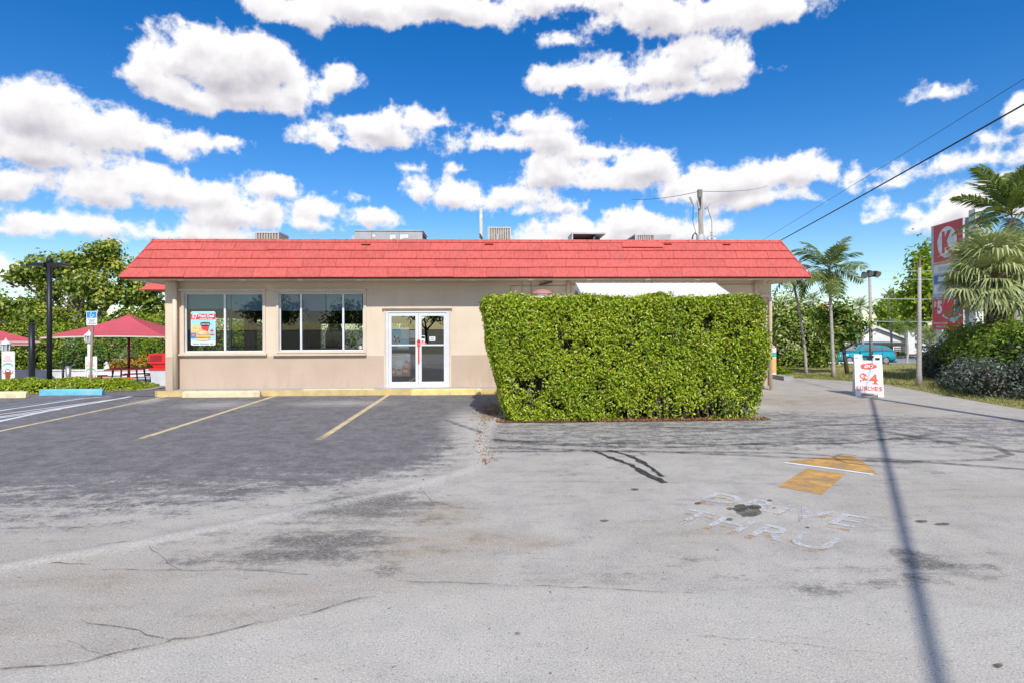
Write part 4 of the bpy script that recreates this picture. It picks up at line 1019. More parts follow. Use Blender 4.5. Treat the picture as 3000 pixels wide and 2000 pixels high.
def build_rooftop():
    gal = mat('unit_grey', (0.42, 0.44, 0.45), 0.5, 0.2, var=.08, dirt=((0.4, 0.38, 0.34), .4)); dk = mat('unit_louvre_dark', (0.10, 0.10, 0.10), .7); wht = mat('unit_edge_white', (0.52, 0.53, 0.53), .5)
    zd = RB['zt'] - .25; coil = mat('unit_coil', (0.30, 0.24, 0.16), .6, .3, var=.3, vscale=9)
    def condenser(px0, px1, pyt, Y, dep, label, nl, plain=0.0):
        a = PX(px0, Y); b = PX(px1, Y); zt = PZ((px0 + px1) / 2, pyt, Y)
        t = thing('rooftop_condenser', ((a + b) / 2, Y + dep / 2, zd), label, 'air conditioner', 'air conditioning units on the roof')
        box('core', coil, t, a + .03, b - .03, Y + .03, Y + dep - .03, zd, zt - .04); box('top_cover', wht, t, a, b, Y, Y + dep, zt - .05, zt)
        for x in (a, b - .04):
            for y in (Y, Y + dep - .04): box('corner_post', wht, t, x, x + .04, y, y + .04, zd, zt - .05)
        e = a + (b - a) * (1 - plain)
        if plain: box('service_panel', gal, t, e, b - .045, Y - .004, Y + .03, zd, zt - .05)
        for i in range(nl):
            x = a + .05 + (e - a - .1) * i / nl; box('louvre', wht, t, x, x + .028, Y - .003, Y + .025, zd, zt - .052)
        for i in range(nl):
            y = Y + .06 + (dep - .12) * i / nl
            box('louvre', gal, t, b - .025, b + .003, y, y + .028, zd, zt - .052); box('louvre', gal, t, a - .003, a + .025, y, y + .028, zd, zt - .052)
        MB().lathe(((a + b) / 2, Y + dep / 2, zt), [(.3, 0), (.3, .03), (.27, .03)], 18).build('fan_ring', dk, t)
        return t, a, b, zt
    condenser(747, 818, 679, 19.6, .95, 'small louvred condenser at the left end of the roof', 8)
    condenser(1430, 1498, 665, 19.6, .85, 'tall louvred condenser right of the roof pole', 9)
    t, a, b, zt = condenser(1862, 1968, 686, 20.4, 1.2, 'grey condenser with label panel near the right end of the roof', 7, .5)
    s = Sheet((a, 20.4 - .006, zd), (1, 0, 0), (0, 0, 1), t); hh = zt - zd
    s.rect('yellow_label', (b - a) * .54, (b - a) * .66, hh * .55, hh * .72, mat('label_yellow', (.75, .7, .2), .5)); s.rect('white_label', (b - a) * .70, (b - a) * .78, hh * .48, hh * .72, PR['white']); s.rect('white_label', (b - a) * .88, (b - a) * .93, hh * .62, hh * .7, PR['white'])
    # packaged unit with maker's badge
    Y = 20.6; a = PX(1041, Y); b = PX(1238, Y); zt = PZ(1140, 675, Y)
    t = thing('packaged_unit', ((a + b) / 2, Y + .7, zd), 'large grey packaged unit with a white maker badge on the roof', 'air conditioner', 'air conditioning units on the roof')
    box('cabinet', gal, t, a, b, Y, Y + 1.4, zd, zt - .03); box('lid', wht, t, a - .02, b + .03, Y - .03, Y + 1.43, zt - .03, zt); box('side_box', wht, t, a - .12, a - .003, Y + .05, Y + .6, zd, zt - .18)
    s = Sheet((a, Y - .001, zd), (1, 0, 0), (0, 0, 1), t); W = b - a; hh = zt - zd
    s.rect('badge', .05 * W, .17 * W, hh * .30, hh * .62, PR['white']); s.poly('badge_swoosh', [(.06 * W, hh * .55), (.10 * W, hh * .61), (.14 * W, hh * .55)], PR['red']); s.poly('badge_swoosh', [(.09 * W, hh * .35), (.165 * W, hh * .38), (.16 * W, hh * .31)], PR['red']); s.text('badge_name', 'RUUD', .058 * W, hh * .41, .10 * W, hh * .12, PR['black'], .02)
    for q in (.245, .655): s.rect('panel_seam', q * W, q * W + .008, 0, hh - .03, dk)
    for q, r, u, v in ((.26, .30, .80, .86), (.52, .55, .50, .85), (.55, .60, .75, .85), (.67, .70, .66, .86), (.70, .79, .76, .86)): s.rect('paper_label', q * W, r * W, hh * u, hh * v, PR['white'])
    for q in range(6): box('side_louvre', dk, t, b + .001, b + .012, Y + .15 + q * .2, Y + .25 + q * .2, zd + .1, zt - .1)
    # hooded exhaust
    Y = 21.2; a = PX(1676, Y); b = PX(1772, Y); zt = PZ(1720, 682, Y)
    t = thing('exhaust_hood_unit', ((a + b) / 2, Y + .6, zd), 'open grey exhaust hood with flat lid between rooftop condensers', 'air conditioner')
    box('lid', wht, t, a, b + .05, Y, Y + 1.1, zt - .05, zt); box('left_panel', wht, t, a, a + .05, Y, Y + 1.0, zd, zt - .05); box('back_panel', dk, t, a + .05, b, Y + .9, Y + 1.0, zd, zt - .05)
    MB().hexa([(a + .55, Y + .1, zd), (a + .62, Y + .1, zd), (a + .62, Y + .85, zd), (a + .55, Y + .85, zd), (a + .85, Y + .1, zt - .05), (a + .92, Y + .1, zt - .05), (a + .92, Y + .85, zt - .05), (a + .85, Y + .85, zt - .05)]).build('baffle', dk, t)
    box('right_box', gal, t, a + .85, b + .02, Y - .1, Y + .8, zd, zt - .28); box('end_box', gal, t, b + .03, b + .35, Y, Y + .8, zd, zt - .3)
    MB().hexa([(a - .5, Y + .1, zd), (a - .03, Y + .1, zd), (a - .03, Y + .9, zd), (a - .5, Y + .9, zd), (a - .2, Y + .1, zt - .25), (a - .03, Y + .1, zt - .25), (a - .03, Y + .9, zt - .25), (a - .2, Y + .9, zt - .25)]).build('intake_cowl', gal, t)
    # vent pipe
    x = PX(1458, 18.6); MB().tube([(x, 18.6, zd), (x, 18.6, PZ(1458, 687, 18.6))], .045, 10).build('vent_pipe', wht)
    tag(bpy.data.objects['vent_pipe'], 'short white vent pipe in front of the tall condenser', 'pipe')
build_rooftop()

def build_sheds():
    metal = mat('white_metal_roof', (0.74, 0.76, 0.76), 0.45, var=.06, dirt=((.5, .5, .48), .3)); wall = mat('shed_wall', (0.62, 0.6, 0.56), .8); dk = mat('gable_shade', (.08, .07, .06), .8)
    Yr, Yf, Yb = 16.0, 14.3, 16.95
    xl, xr = PX(1690, Yr, 835), PX(2092, Yr, 835); zr = PZ(1900, 835, Yr); zf = zr - .62
    t = thing('storage_shed', ((xl + xr) / 2, 15.6, 0), 'shed with a white ribbed metal gable roof behind the hedge', 'shed')
    MB().box(xl + .2, xr - .2, Yf + .25, Yb, 0, zf - .02).build('wall', wall, t)
    rf = MB().hexa([(xl, Yf, zf), (xr, Yf, zf), (xr, Yr, zr), (xl, Yr, zr), (xl, Yf, zf + .05), (xr, Yf, zf + .05), (xr, Yr, zr + .05), (xl, Yr, zr + .05)]).hexa([(xl, Yr + .002, zr), (xr, Yr + .002, zr), (xr, Yb, zr - .35), (xl, Yb, zr - .35), (xl, Yr + .002, zr + .05), (xr, Yr + .002, zr + .05), (xr, Yb, zr - .3), (xl, Yb, zr - .3)]).build('roof', metal, t)
    for k in range(17):
        x = xl + .06 + k * (xr - xl - .12) / 16
        MB().hexa([(x - .012, Yf, zf + .05), (x + .012, Yf, zf + .05), (x + .012, Yr, zr + .05), (x - .012, Yr, zr + .05), (x - .008, Yf, zf + .062), (x + .008, Yf, zf + .062), (x + .008, Yr, zr + .062), (x - .008, Yr, zr + .062)]).build('rib', metal, rf)
    for x in (xl - .03, xr): MB().hexa([(x, Yf, zf - .1), (x + .03, Yf, zf - .1), (x + .03, Yr, zr - .1), (x, Yr, zr - .1), (x, Yf, zf + .06), (x + .03, Yf, zf + .06), (x + .03, Yr, zr + .06), (x, Yr, zr + .06)]).build('rake_board', metal, t)
    MB().add([(xl + .1, Yf + .2, zf - .05), (xl + .1, Yr, zr - .08), (xl + .1, Yb, zf - .05)], [(0, 1, 2)]).build('gable_end', dk, t)  # shade inside the left gable is painted as a near-black triangle
    # flat walk-in cooler
    a, b = PX(1524, 15.9), PX(1680, 15.9); z = PZ(1600, 868, 15.9)
    t = thing('walk_in_cooler', ((a + b) / 2, 16.4, 0), 'flat topped white cooler box left of the shed roof', 'cooler')
    box('cabinet', mat('cooler_white', (.7, .72, .74), .5), t, a + .1, b, 15.9, 16.9, 0, z - .06); box('lid', metal, t, a + .02, b + .04, 15.84, 16.95, z - .06, z)
    c = P(1589, 868, 16.5)
    t = thing('mushroom_vent', (c.x, 16.5, z), 'faded pink mushroom vent on top of the white cooler', 'vent')
    rm = mat('vent_faded_red', (0.50, 0.22, 0.18), .6)
    MB().lathe((c.x, 16.5, z), [(.16, 0), (.16, .1)], 16).build('neck', metal, t); MB().lathe((c.x, 16.5, z + .09), [(.29, 0), (.29, .02), (.25, .07), (.15, .12), (.03, .14)], 20).build('cap', rm, t, True)
build_sheds()
# ------------------------------------------------------------------ plants
bark = mat('bark_grey', (0.30, 0.25, 0.21), 0.9, var=.3, vscale=6, bump=.6, bscale=25)
bark_d = mat('bark_dark', (0.10, 0.075, 0.06), 0.9, var=.3, vscale=6, bump=.6, bscale=25)
bark_p = mat('palm_bark', (0.42, 0.39, 0.36), 0.9, var=.25, vscale=5, bump=.7, bscale=18, stretch=(1, 1, 4), fine=.25)
LG = leaf_mat('hedge_leaf', [(0.05, 0.11, 0.008), (0.25, 0.37, 0.016), (0.47, 0.56, 0.03), (0.60, 0.64, 0.09)], 0.30, 0.36, .5)
LD = leaf_mat('dark_leaf', [(0.02, 0.05, 0.01), (0.075, 0.15, 0.02), (0.16, 0.26, 0.035), (0.27, 0.36, 0.06)], 0.38, 0.28)
LSG = leaf_mat('seagrape_leaf', [(0.035, 0.08, 0.012), (0.13, 0.21, 0.025), (0.28, 0.35, 0.05), (0.50, 0.46, 0.06)], 0.34, 0.28)
LY = leaf_mat('yellow_green_leaf', [(0.06, 0.12, 0.01), (0.18, 0.29, 0.02), (0.34, 0.44, 0.03), (0.48, 0.52, 0.05)], 0.42, 0.4)
LM = leaf_mat('mid_leaf', [(0.03, 0.06, 0.01), (0.10, 0.18, 0.018), (0.20, 0.30, 0.03), (0.34, 0.42, 0.05)], 0.36, 0.3)
LS = leaf_mat('silver_leaf', [(0.035, 0.048, 0.04), (0.08, 0.10, 0.088), (0.15, 0.175, 0.16), (0.27, 0.30, 0.275)], 0.5, 0.2)
LV = leaf_mat('variegated_leaf', [(0.04, 0.10, 0.012), (0.19, 0.30, 0.03), (0.40, 0.50, 0.10), (0.74, 0.74, 0.58)], 0.4, 0.3)
LP = leaf_mat('palm_leaf', [(0.04, 0.07, 0.018), (0.12, 0.18, 0.04), (0.25, 0.31, 0.08), (0.50, 0.42, 0.16)], 0.4, 0.3)
LSP = leaf_mat('fan_palm_leaf', [(0.11, 0.16, 0.05), (0.33, 0.38, 0.15), (0.54, 0.58, 0.28), (0.74, 0.70, 0.42)], 0.42, 0.3)
LPK = leaf_mat('pink_petal', [(0.6, 0.12, 0.2), (0.8, 0.25, 0.35), (0.85, 0.5, 0.55)], 0.6, 0.3)
LWH = leaf_mat('white_petal', [(0.6, 0.55, 0.6), (0.8, 0.78, 0.8)], 0.6, 0.3)
LOR = leaf_mat('orange_petal', [(0.75, 0.08, 0.02), (0.85, 0.22, 0.03)], 0.6, 0.3)
LDRY = leaf_mat('dry_leaf', [(0.16, 0.06, 0.025), (0.34, 0.15, 0.06), (0.5, 0.3, 0.14)], 0.7, 0.15)
LCR = leaf_mat('croton_leaf', [(0.5, 0.06, 0.02), (0.7, 0.3, 0.04), (0.25, 0.3, 0.04), (0.75, 0.6, 0.1)], 0.4, 0.25)

def box_leaves(lo, hi, taper, n, seed, bump=0.05, sides=('f', 'l', 'r', 't', 'b')):
    """points over the faces of a clipped hedge; taper(z) -> (dx_left, dx_right, dy_front)"""
    rng = np.random.default_rng(seed)
    x0, y0, z0 = lo; x1, y1, z1 = hi
    area = dict(f=(x1 - x0) * (z1 - z0), b=(x1 - x0) * (z1 - z0) * .5, l=(y1 - y0) * (z1 - z0), r=(y1 - y0) * (z1 - z0), t=(x1 - x0) * (y1 - y0))
    tot = sum(area[s] for s in sides); P_, N_ = [], []
    for s in sides:
        m = int(n * area[s] / tot); u, v = rng.random(m), rng.random(m); d = np.abs(rng.normal(0, bump, m)) - bump * .6
        if s in 'fb':
            p = np.stack([x0 + u * (x1 - x0), np.full(m, y0 if s == 'f' else y1) + (d if s == 'f' else -d), z0 + v * (z1 - z0)], 1); nv = (0, -1 if s == 'f' else 1, .25)
        elif s in 'lr':
            p = np.stack([np.full(m, x0 if s == 'l' else x1) + (d if s == 'l' else -d), y0 + u * (y1 - y0), z0 + v * (z1 - z0)], 1); nv = (-1 if s == 'l' else 1, 0, .25)
        else:
            p = np.stack([x0 + u * (x1 - x0), y0 + v * (y1 - y0), z1 - d], 1); nv = (0, 0, 1)
        P_.append(p); N_.append(np.tile(nv, (m, 1)))
    p = np.concatenate(P_); nv = np.concatenate(N_)
    h = (p[:, 2] - z0) / (z1 - z0)
    l, r, f = taper(h)
    cx = (p[:, 0] - x0) / (x1 - x0)
    p[:, 0] += l * (1 - cx) + r * cx
    p[:, 1] += f * (1 - (p[:, 1] - y0) / (y1 - y0))
    # gentle lumps
    p[:, 1] += 0.06 * np.sin(p[:, 0] * 2.3 + 1) * np.sin(p[:, 2] * 3.1) + 0.04 * np.sin(p[:, 0] * 5.7 + p[:, 2] * 4)
    p[:, 2] += 0.03 * np.sin(p[:, 0] * 4.1) * (h > .7) + 0.02 * np.sin(p[:, 0] * 9.3 + 2) * (h > .8)
    return p, nv, h, rng

def build_big_hedge():
    a = G(1497, 1237); b = G(2190, 1219)
    y0 = 11.55; x0, x1 = a.x, b.x
    top = lambda x: 2.42 + .09 * math.exp(-((x - 2.4) / 2.2) ** 2)
    H = thing('trimmed_hedge', ((x0 + x1) / 2, y0 + 1.2, 0), 'big clipped green hedge block standing in front of the restaurant', 'hedge')
    tl, tr = PX(1418, y0, 890) - x0, PX(2226, 11.7, 890) - x1
    f = lambda h: (tl * h ** 0.75, tr * np.clip(h * 1.9, 0, 1) ** .8 - .10 * np.clip(h - .86, 0, 1) * 4, -.12 * h - .10 * np.sin(h * 3.1))
    p, nv, h, rng = box_leaves((x0, y0, .03), (x1, y0 + 2.3, 2.42), f, 104000, 5, .11)
    nz_ = vnoise(p * np.array([2.1, 2.1, 2.6]), 5) + .6 * vnoise(p * 5.3, 9); p = p + nv * (.045 * nz_)[:, None]
    # sparse woody gaps low on the right, a few holes elsewhere
    cx = (p[:, 0] - x0) / (x1 - x0)
    keep = nz_ > rng.normal(-.62, .22, len(p))
    low = (cx > .42) & (h < .16) & (p[:, 1] < y0 + .6); keep &= ~(low & (rng.random(len(p)) < .75 * np.clip((.2 - h) / .15, 0, 1)))
    for hx, hz, r in ((.63, .2, .09), (.22, .43, .06), (.36, .3, .06), (.78, .27, .08), (.7, .8, .06), (.9, .75, .07), (.5, .84, .07), (.55, .22, .06), (.3, .2, .05), (.85, .5, .06), (.6, .55, .05), (.47, .6, .05), (.93, .3, .07), (.96, .15, .1), (.12, .3, .05), (.4, .12, .07), (.72, .1, .09), (.83, .12, .08)):
        d = np.hypot((cx - hx) * 2.4, (h - hz)); keep &= ~((d < r) & (p[:, 1] < y0 + .5) & (rng.random(len(p)) < .62))
    t = 0.52 + .10 * np.sin(p[:, 0] * 1.9 + 1.3) * np.sin(p[:, 2] * 2.7) - .13 * np.clip((cx - .55) / .45, 0, 1) * (h > .3)
    # scrub growth on top edge
    p, nv, t = p[keep], nv[keep], t[keep]
    V, T, ti = leaf_arrays(p, nv, .078, .036, t, .75, rng=rng, tvar=.2)
    tag(tri_mesh('leaves', V, T, LG, H, ti), kind='stuff')
    # stray shoots along the top and face
    sp_, sn_ = [], []
    for i in range(420):
        topped = i < 260
        bx = random.uniform(x0 + tl * .9, x1 + tr * .9); by = y0 - .15 + random.uniform(0, .5) if topped else y0 - .16; bz = 2.40 + .03 * math.sin(bx * 4.1) if topped else random.uniform(.2, 2.3)
        hh = bz / 2.42; bx = min(max(bx, x0 + tl * hh ** .75 + .08), x1 + tr * min(1, hh * 1.9) ** .8 - .15)
        d = Vector((random.uniform(-.5, .5), random.uniform(-.6, .2), 1.2 if topped else random.uniform(.2, 1))).normalized(); ln = random.uniform(.05, .16)
        for k in range(5): q = Vector((bx, by, bz)) + d * ln * (k / 4); sp_.append((q.x + random.uniform(-.02, .02), q.y + random.uniform(-.02, .02), q.z)); sn_.append((random.uniform(-.6, .6), -.7, .7))
    V, T, ti = leaf_arrays(np.array(sp_), np.array(sn_), .075, .034, np.full(len(sp_), .68), .5, rng=rng); tag(tri_mesh('stray_shoots', V, T, LG, H, ti), kind='stuff')
    # dry and reddish leaves inside
    wgt = 1 + 5 * np.clip(((p[:, 0] - x0) / (x1 - x0) - .62) * 3, 0, 1) * np.clip((p[:, 2] - 1.2) / .9, 0, 1); k = rng.choice(len(p), 5200, replace=False, p=wgt / wgt.sum()); q = p[k] + nv[k] * rng.uniform(-.05, .02, (len(k), 1))
    V, T, ti = leaf_arrays(q, nv[k], .06, .03, None, .9, rng=rng)
    tag(tri_mesh('dry_leaves', V, T, LDRY, H, ti), kind='stuff')
    # dark twiggy inside
    tw = MB()
    for i in range(260):
        x = random.uniform(x0 + .1, x1 - .1); y = random.uniform(y0 + .15, y0 + 2.1); q = Vector((x, y, 0)); pts = [q.copy()]; d = Vector((random.uniform(-.35, .35), random.uniform(-.4, .3), 1))
        for j in range(4): q = q + d * .5; d += Vector((random.uniform(-.3, .3), random.uniform(-.3, .3), 0)); q.x = min(max(q.x, x0 - .2), x1 + .2); q.y = min(max(q.y, y0 + .1), y0 + 2.2); q.z = min(q.z, 2.3); pts.append(q.copy())
        tw.tube(pts, [.02, .016, .012, .008, .005], 4, False)
    tag(tw.build('twigs', bark, H), kind='stuff')
    c = MB(); nx = 14
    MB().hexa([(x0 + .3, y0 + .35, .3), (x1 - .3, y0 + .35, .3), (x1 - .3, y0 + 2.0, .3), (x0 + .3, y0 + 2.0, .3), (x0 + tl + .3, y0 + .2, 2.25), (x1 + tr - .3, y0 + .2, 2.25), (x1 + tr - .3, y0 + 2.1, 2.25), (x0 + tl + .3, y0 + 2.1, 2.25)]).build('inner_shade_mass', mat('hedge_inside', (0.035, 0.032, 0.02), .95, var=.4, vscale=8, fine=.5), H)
    # mulch bed, litter, dropped bag
    mm = mat('mulch', (0.15, 0.085, 0.05), .95, var=.4, vscale=7, fine=.6, bump=.8)
    n = 40; pts = []
    for i in range(n):
        th = 2 * math.pi * i / n; cs, sn = math.cos(th), math.sin(th)
        pts.append(((x0 + x1) / 2 + math.copysign(abs(cs) ** .35, cs) * ((x1 - x0) / 2 - .08) * random.uniform(.97, 1.03), y0 + 1.2 + math.copysign(abs(sn) ** .35, sn) * 1.14 * random.uniform(.96, 1.02), .012))
    bed = MB().poly(pts).build('planting_bed', mm); bed['kind'] = 'structure'
    rng = np.random.default_rng(9)
    m = 2600; q = np.stack([rng.uniform(x0 - .3, x1 + .25, m), y0 - .12 + rng.exponential(.16, m), np.full(m, .025)], 1)
    m2 = 500; sx = np.array([[G(px, py).x, G(px, py).y, .015] for px, py in zip(rng.normal(1418, 14, m2), rng.uniform(1200, 1360, m2))]); sx[:, 0] += 0
    m3 = 500; s3 = np.array([[G(px, py).x, G(px, py).y, .015] for px, py in zip(rng.normal(1445, 20, m3), rng.normal(1205, 14, m3))])
    q = np.concatenate([q, sx[:170], s3])
    V, T, ti = leaf_arrays(q, np.tile((0, 0, 1.0), (len(q), 1)), .06, .03, None, .5, rng=rng)
    V[:, 2] = np.clip(V[:, 2], .014, .06)
    tag(tri_mesh('leaf_litter', V, T, LDRY, None, ti), 'dry brown leaf litter around the foot of the big hedge', 'leaf litter', kind='stuff')
    c = G(2020, 1218); t = thing('litter_bag', (c.x, c.y, 0), 'crumpled yellow and clear snack bag at the foot of the hedge', 'litter')
    rng2 = random.Random(4); pm = MB(); W = 8
    for i in range(W + 1):
        for j in range(4): pm.v.append((c.x - .18 + .36 * i / W, c.y - .05 + .1 * j / 3 + rng2.uniform(-.01, .01), .02 + .04 * math.sin(math.pi * j / 3) + rng2.uniform(0, .03)))
    pm.f = [(i * 4 + j, (i + 1) * 4 + j, (i + 1) * 4 + j + 1, i * 4 + j + 1) for i in range(W) for j in range(3)]
    pm.build('wrapper', mat('bag_yellow', (.7, .6, .08), .35, var=.5, vscale=14), t)
build_big_hedge()

def shrub_mass(name, label, cat, ells, n, L, W, mt, seed, stem=True, group=None, inner=.6, clump=0, ncl=0, base_z=None, flowers=None, jit=.6, core=True):
    e = np.array(ells); c = e[:, :3].mean(0); bz = tz(c[0], c[1]) if base_z is None else base_z
    t = thing(name, (c[0], c[1], bz), label, cat, group)
    o = foliage('crown', ells, n, L, W, mt, t, clump, ncl, inner, bz + .02, jit, seed=seed); o['kind'] = 'stuff'
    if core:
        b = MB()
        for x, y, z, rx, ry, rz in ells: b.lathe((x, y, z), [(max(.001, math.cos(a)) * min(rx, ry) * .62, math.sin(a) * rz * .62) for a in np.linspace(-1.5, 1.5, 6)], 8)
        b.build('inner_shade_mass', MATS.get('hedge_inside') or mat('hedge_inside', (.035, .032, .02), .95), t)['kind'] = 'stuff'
    if stem:
        b = MB(); r = random.Random(seed)
        for x, y, z, rx, ry, rz in ells:
            for k in range(3): b.tube([(x + r.uniform(-.3, .3) * rx, y + r.uniform(-.3, .3) * ry, tz(x, y) - .05), (x + r.uniform(-.4, .4) * rx, y + r.uniform(-.4, .4) * ry, z), (x + r.uniform(-.6, .6) * rx, y + r.uniform(-.6, .6) * ry, z + rz * .7)], [.035, .025, .01], 5)
        b.build('stems', bark_d, t)['kind'] = 'stuff'
    if flowers:
        fm, fn, fs = flowers; f = foliage('flowers', ells, fn, fs, fs * .8, fm, t, .07, max(3, fn // 9), .93, bz + .1, .8, seed=seed + 50); f['kind'] = 'stuff'
    return t

def tree(name, label, base, ells, n, L, W, mt, seed, clump, ncl, trunk_r=.18, bmat=bark, lean=(0, 0), group=None, fork=1.4, flowers=None, limbs=None, cat='tree'):
    r = random.Random(seed); base = Vector(base)
    t = thing(name, base, label, cat, group)
    b = MB(); f0 = base + Vector((lean[0], lean[1], fork))
    b.tube([base - Vector((0, 0, .1)), base.lerp(f0, .5) + Vector((r.uniform(-.08, .08), r.uniform(-.08, .08), 0)), f0], [trunk_r * 1.25, trunk_r, trunk_r * .85], 10)
    for e in ells:
        c = Vector(e[:3]); tip = c + Vector((0, 0, -.1 * e[5])); mid = f0.lerp(tip, .5) + Vector((r.uniform(-.3, .3), r.uniform(-.3, .3), r.uniform(.0, .4)))
        b.tube([f0 - Vector((0, 0, .1)), mid, tip], [trunk_r * .6, trunk_r * .38, trunk_r * .2], 7)
        for k in range(limbs or 6):
            d = Vector((r.gauss(0, 1), r.gauss(0, 1), r.gauss(.3, .8))).normalized(); q = c + Vector((d.x * e[3], d.y * e[4], d.z * e[5])) * .9
            m_ = tip.lerp(q, .5) + Vector((r.uniform(-.2, .2), r.uniform(-.2, .2), r.uniform(-.1, .3)))
            b.tube([mid.lerp(tip, r.uniform(.3, 1)), m_, q], [trunk_r * .22, trunk_r * .13, trunk_r * .05], 5, False)
    b.build('trunk', bmat, t, True)
    o = foliage('crown', ells, n, L, W, mt, t, clump, ncl, .5, None, .6, seed=seed); o['kind'] = 'stuff'
    if flowers:
        fm, fn, fs = flowers; f = foliage('flowers', ells, fn, fs, fs * .8, fm, t, .06, max(3, fn // 8), .95, None, .8, seed=seed + 50); f['kind'] = 'stuff'
    return t

def E(px, py, Y, rx, rz, ry=None):
    """ellipsoid from picture position and picture radii at depth Y"""
    p = P(px, py, Y); k = Y / F
    return (p.x, p.y, p.z, rx * k, (ry if ry else rx * k * .8), rz * k)

# --- palms
def frond_mesh(L, n, droop, wl, seed, twist=.5, dry=0.0):
    """pinnate frond along +x, arching down"""
    r = np.random.default_rng(seed); V, T, ti = [], [], []
    def pt(s): return np.array([L * (s - .18 * s * s * droop), 0, L * (.35 * s - .62 * droop * s * s)])
    pts = [pt(s) for s in np.linspace(0, 1, 9)]
    for i in range(8):
        a, b = pts[i], pts[i + 1]; w = .028 * (1 - i / 9) * L / 2; o = len(V)
        V += [a + (0, w, 0), a - (0, w, 0), b - (0, w * .8, 0), b + (0, w * .8, 0), (a + b) / 2 - (0, 0, w)]; T += [(o, o + 1, o + 2), (o, o + 2, o + 3), (o, o + 3, o + 4), (o + 1, o + 4, o + 2)]; ti += [.75] * 5
    for i in range(n):
        s = .14 + .86 * i / n; c = pt(s); d = (pt(min(1, s + .02)) - pt(s - .02)); d /= np.linalg.norm(d)
        ll = wl * L * (math.sin(math.pi * min(1, .12 + s * .85)) ** .7) * r.uniform(.85, 1.1)
        for sd in (-1, 1):
            out = np.array([0, sd * 1.0, .25 - .45 * droop * r.uniform(.3, 1.2)]) + d * r.uniform(.45, .8); out /= np.linalg.norm(out)
            tip = c + out * ll + np.array([0, 0, -ll * .28 * r.uniform(.4, 1.3)]); mid = c + out * ll * .5
            w = d * .026 * L / 2 * 1.3; o = len(V)
            V += [c - w * .5, c + w * .5, mid + w, mid - w, tip]; T += [(o, o + 1, o + 2), (o, o + 2, o + 3), (o + 3, o + 2, o + 4)]; ti += [float(np.clip(r.normal(.45 + dry, .15), 0, 1))] * 5
    return np.array(V), np.array(T), np.array(ti)
def fan_mesh(L, n, seed, dry=0.0):
    """costapalmate fan: petiole along +x, split segments with hanging tips"""
    r = np.random.default_rng(seed); V, T, ti = [], [], []
    w = .018; pe = np.array([L * .48, 0, L * .08]); V += [(0, w, 0), (0, -w, 0), (pe[0], -w * .7, pe[2]), (pe[0], w * .7, pe[2]), (pe[0] * .5, 0, -w)]; T += [(0, 1, 2), (0, 2, 3), (0, 3, 4), (1, 4, 2)]; ti += [.85] * 5
    for i in range(n):
        a = -2.0 + 4.0 * i / (n - 1); ll = L * .62 * (1 - .13 * abs(a)) * r.uniform(.9, 1.08)
        d = np.array([math.cos(a), math.sin(a), .10 + .22 * math.cos(a) - .1 * abs(a)]); d /= np.linalg.norm(d); s = np.array([-math.sin(a), math.cos(a), 0])
        hw = ll * .034; m = pe + d * ll * .55 + np.array([0, 0, -.02 * ll]); m2 = pe + d * ll * .80 + np.array([0, 0, -.18 * ll * r.uniform(.2, 1.9)]); tip = m2 + d * ll * .14 + np.array([0, 0, -.30 * ll * r.uniform(.2, 1.6)])
        f = np.array([0, 0, hw * .8]); o = len(V)
        V += [pe - s * .004, pe + s * .004, m + s * hw + f, m - s * hw + f, m - f * .4, m2 + s * hw * .6, m2 - s * hw * .6, tip]
        T += [(o, o + 4, o + 2), (o, o + 3, o + 4), (o + 2, o + 4, o + 5), (o + 4, o + 3, o + 6), (o + 4, o + 6, o + 5), (o + 5, o + 6, o + 7)]
        ti += [float(np.clip(r.normal(.5 + dry, .16), 0, 1))] * 8
    return np.array(V), np.array(T), np.array(ti)

def add_fronds(t, center, variants, mt, count, seed, el0, el1, scale=(.85, 1.1), bias=None):
    r = random.Random(seed); meshes = []
    for V, T, ti in variants:
        o = tri_mesh('frond', V, T, mt, None, ti); meshes.append(o.data); bpy.data.objects.remove(o)
    rel = Vector(center) - t.location; ga = 2.39996
    for i in range(count):
        q = i / max(1, count - 1); el = el0 + (el1 - el0) * q + r.uniform(-.12, .12); az = i * ga + r.uniform(-.25, .25)
        o = bpy.data.objects.new('frond', meshes[i % len(meshes)]); COL.objects.link(o); o.parent = t
        s = r.uniform(*scale)
        o.matrix_basis = Matrix.Translation(rel) @ Matrix.Rotation(az, 4, 'Z') @ Matrix.Rotation(-el, 4, 'Y') @ Matrix.Rotation(r.uniform(-.35, .35), 4, 'X') @ Matrix.Scale(s, 4)

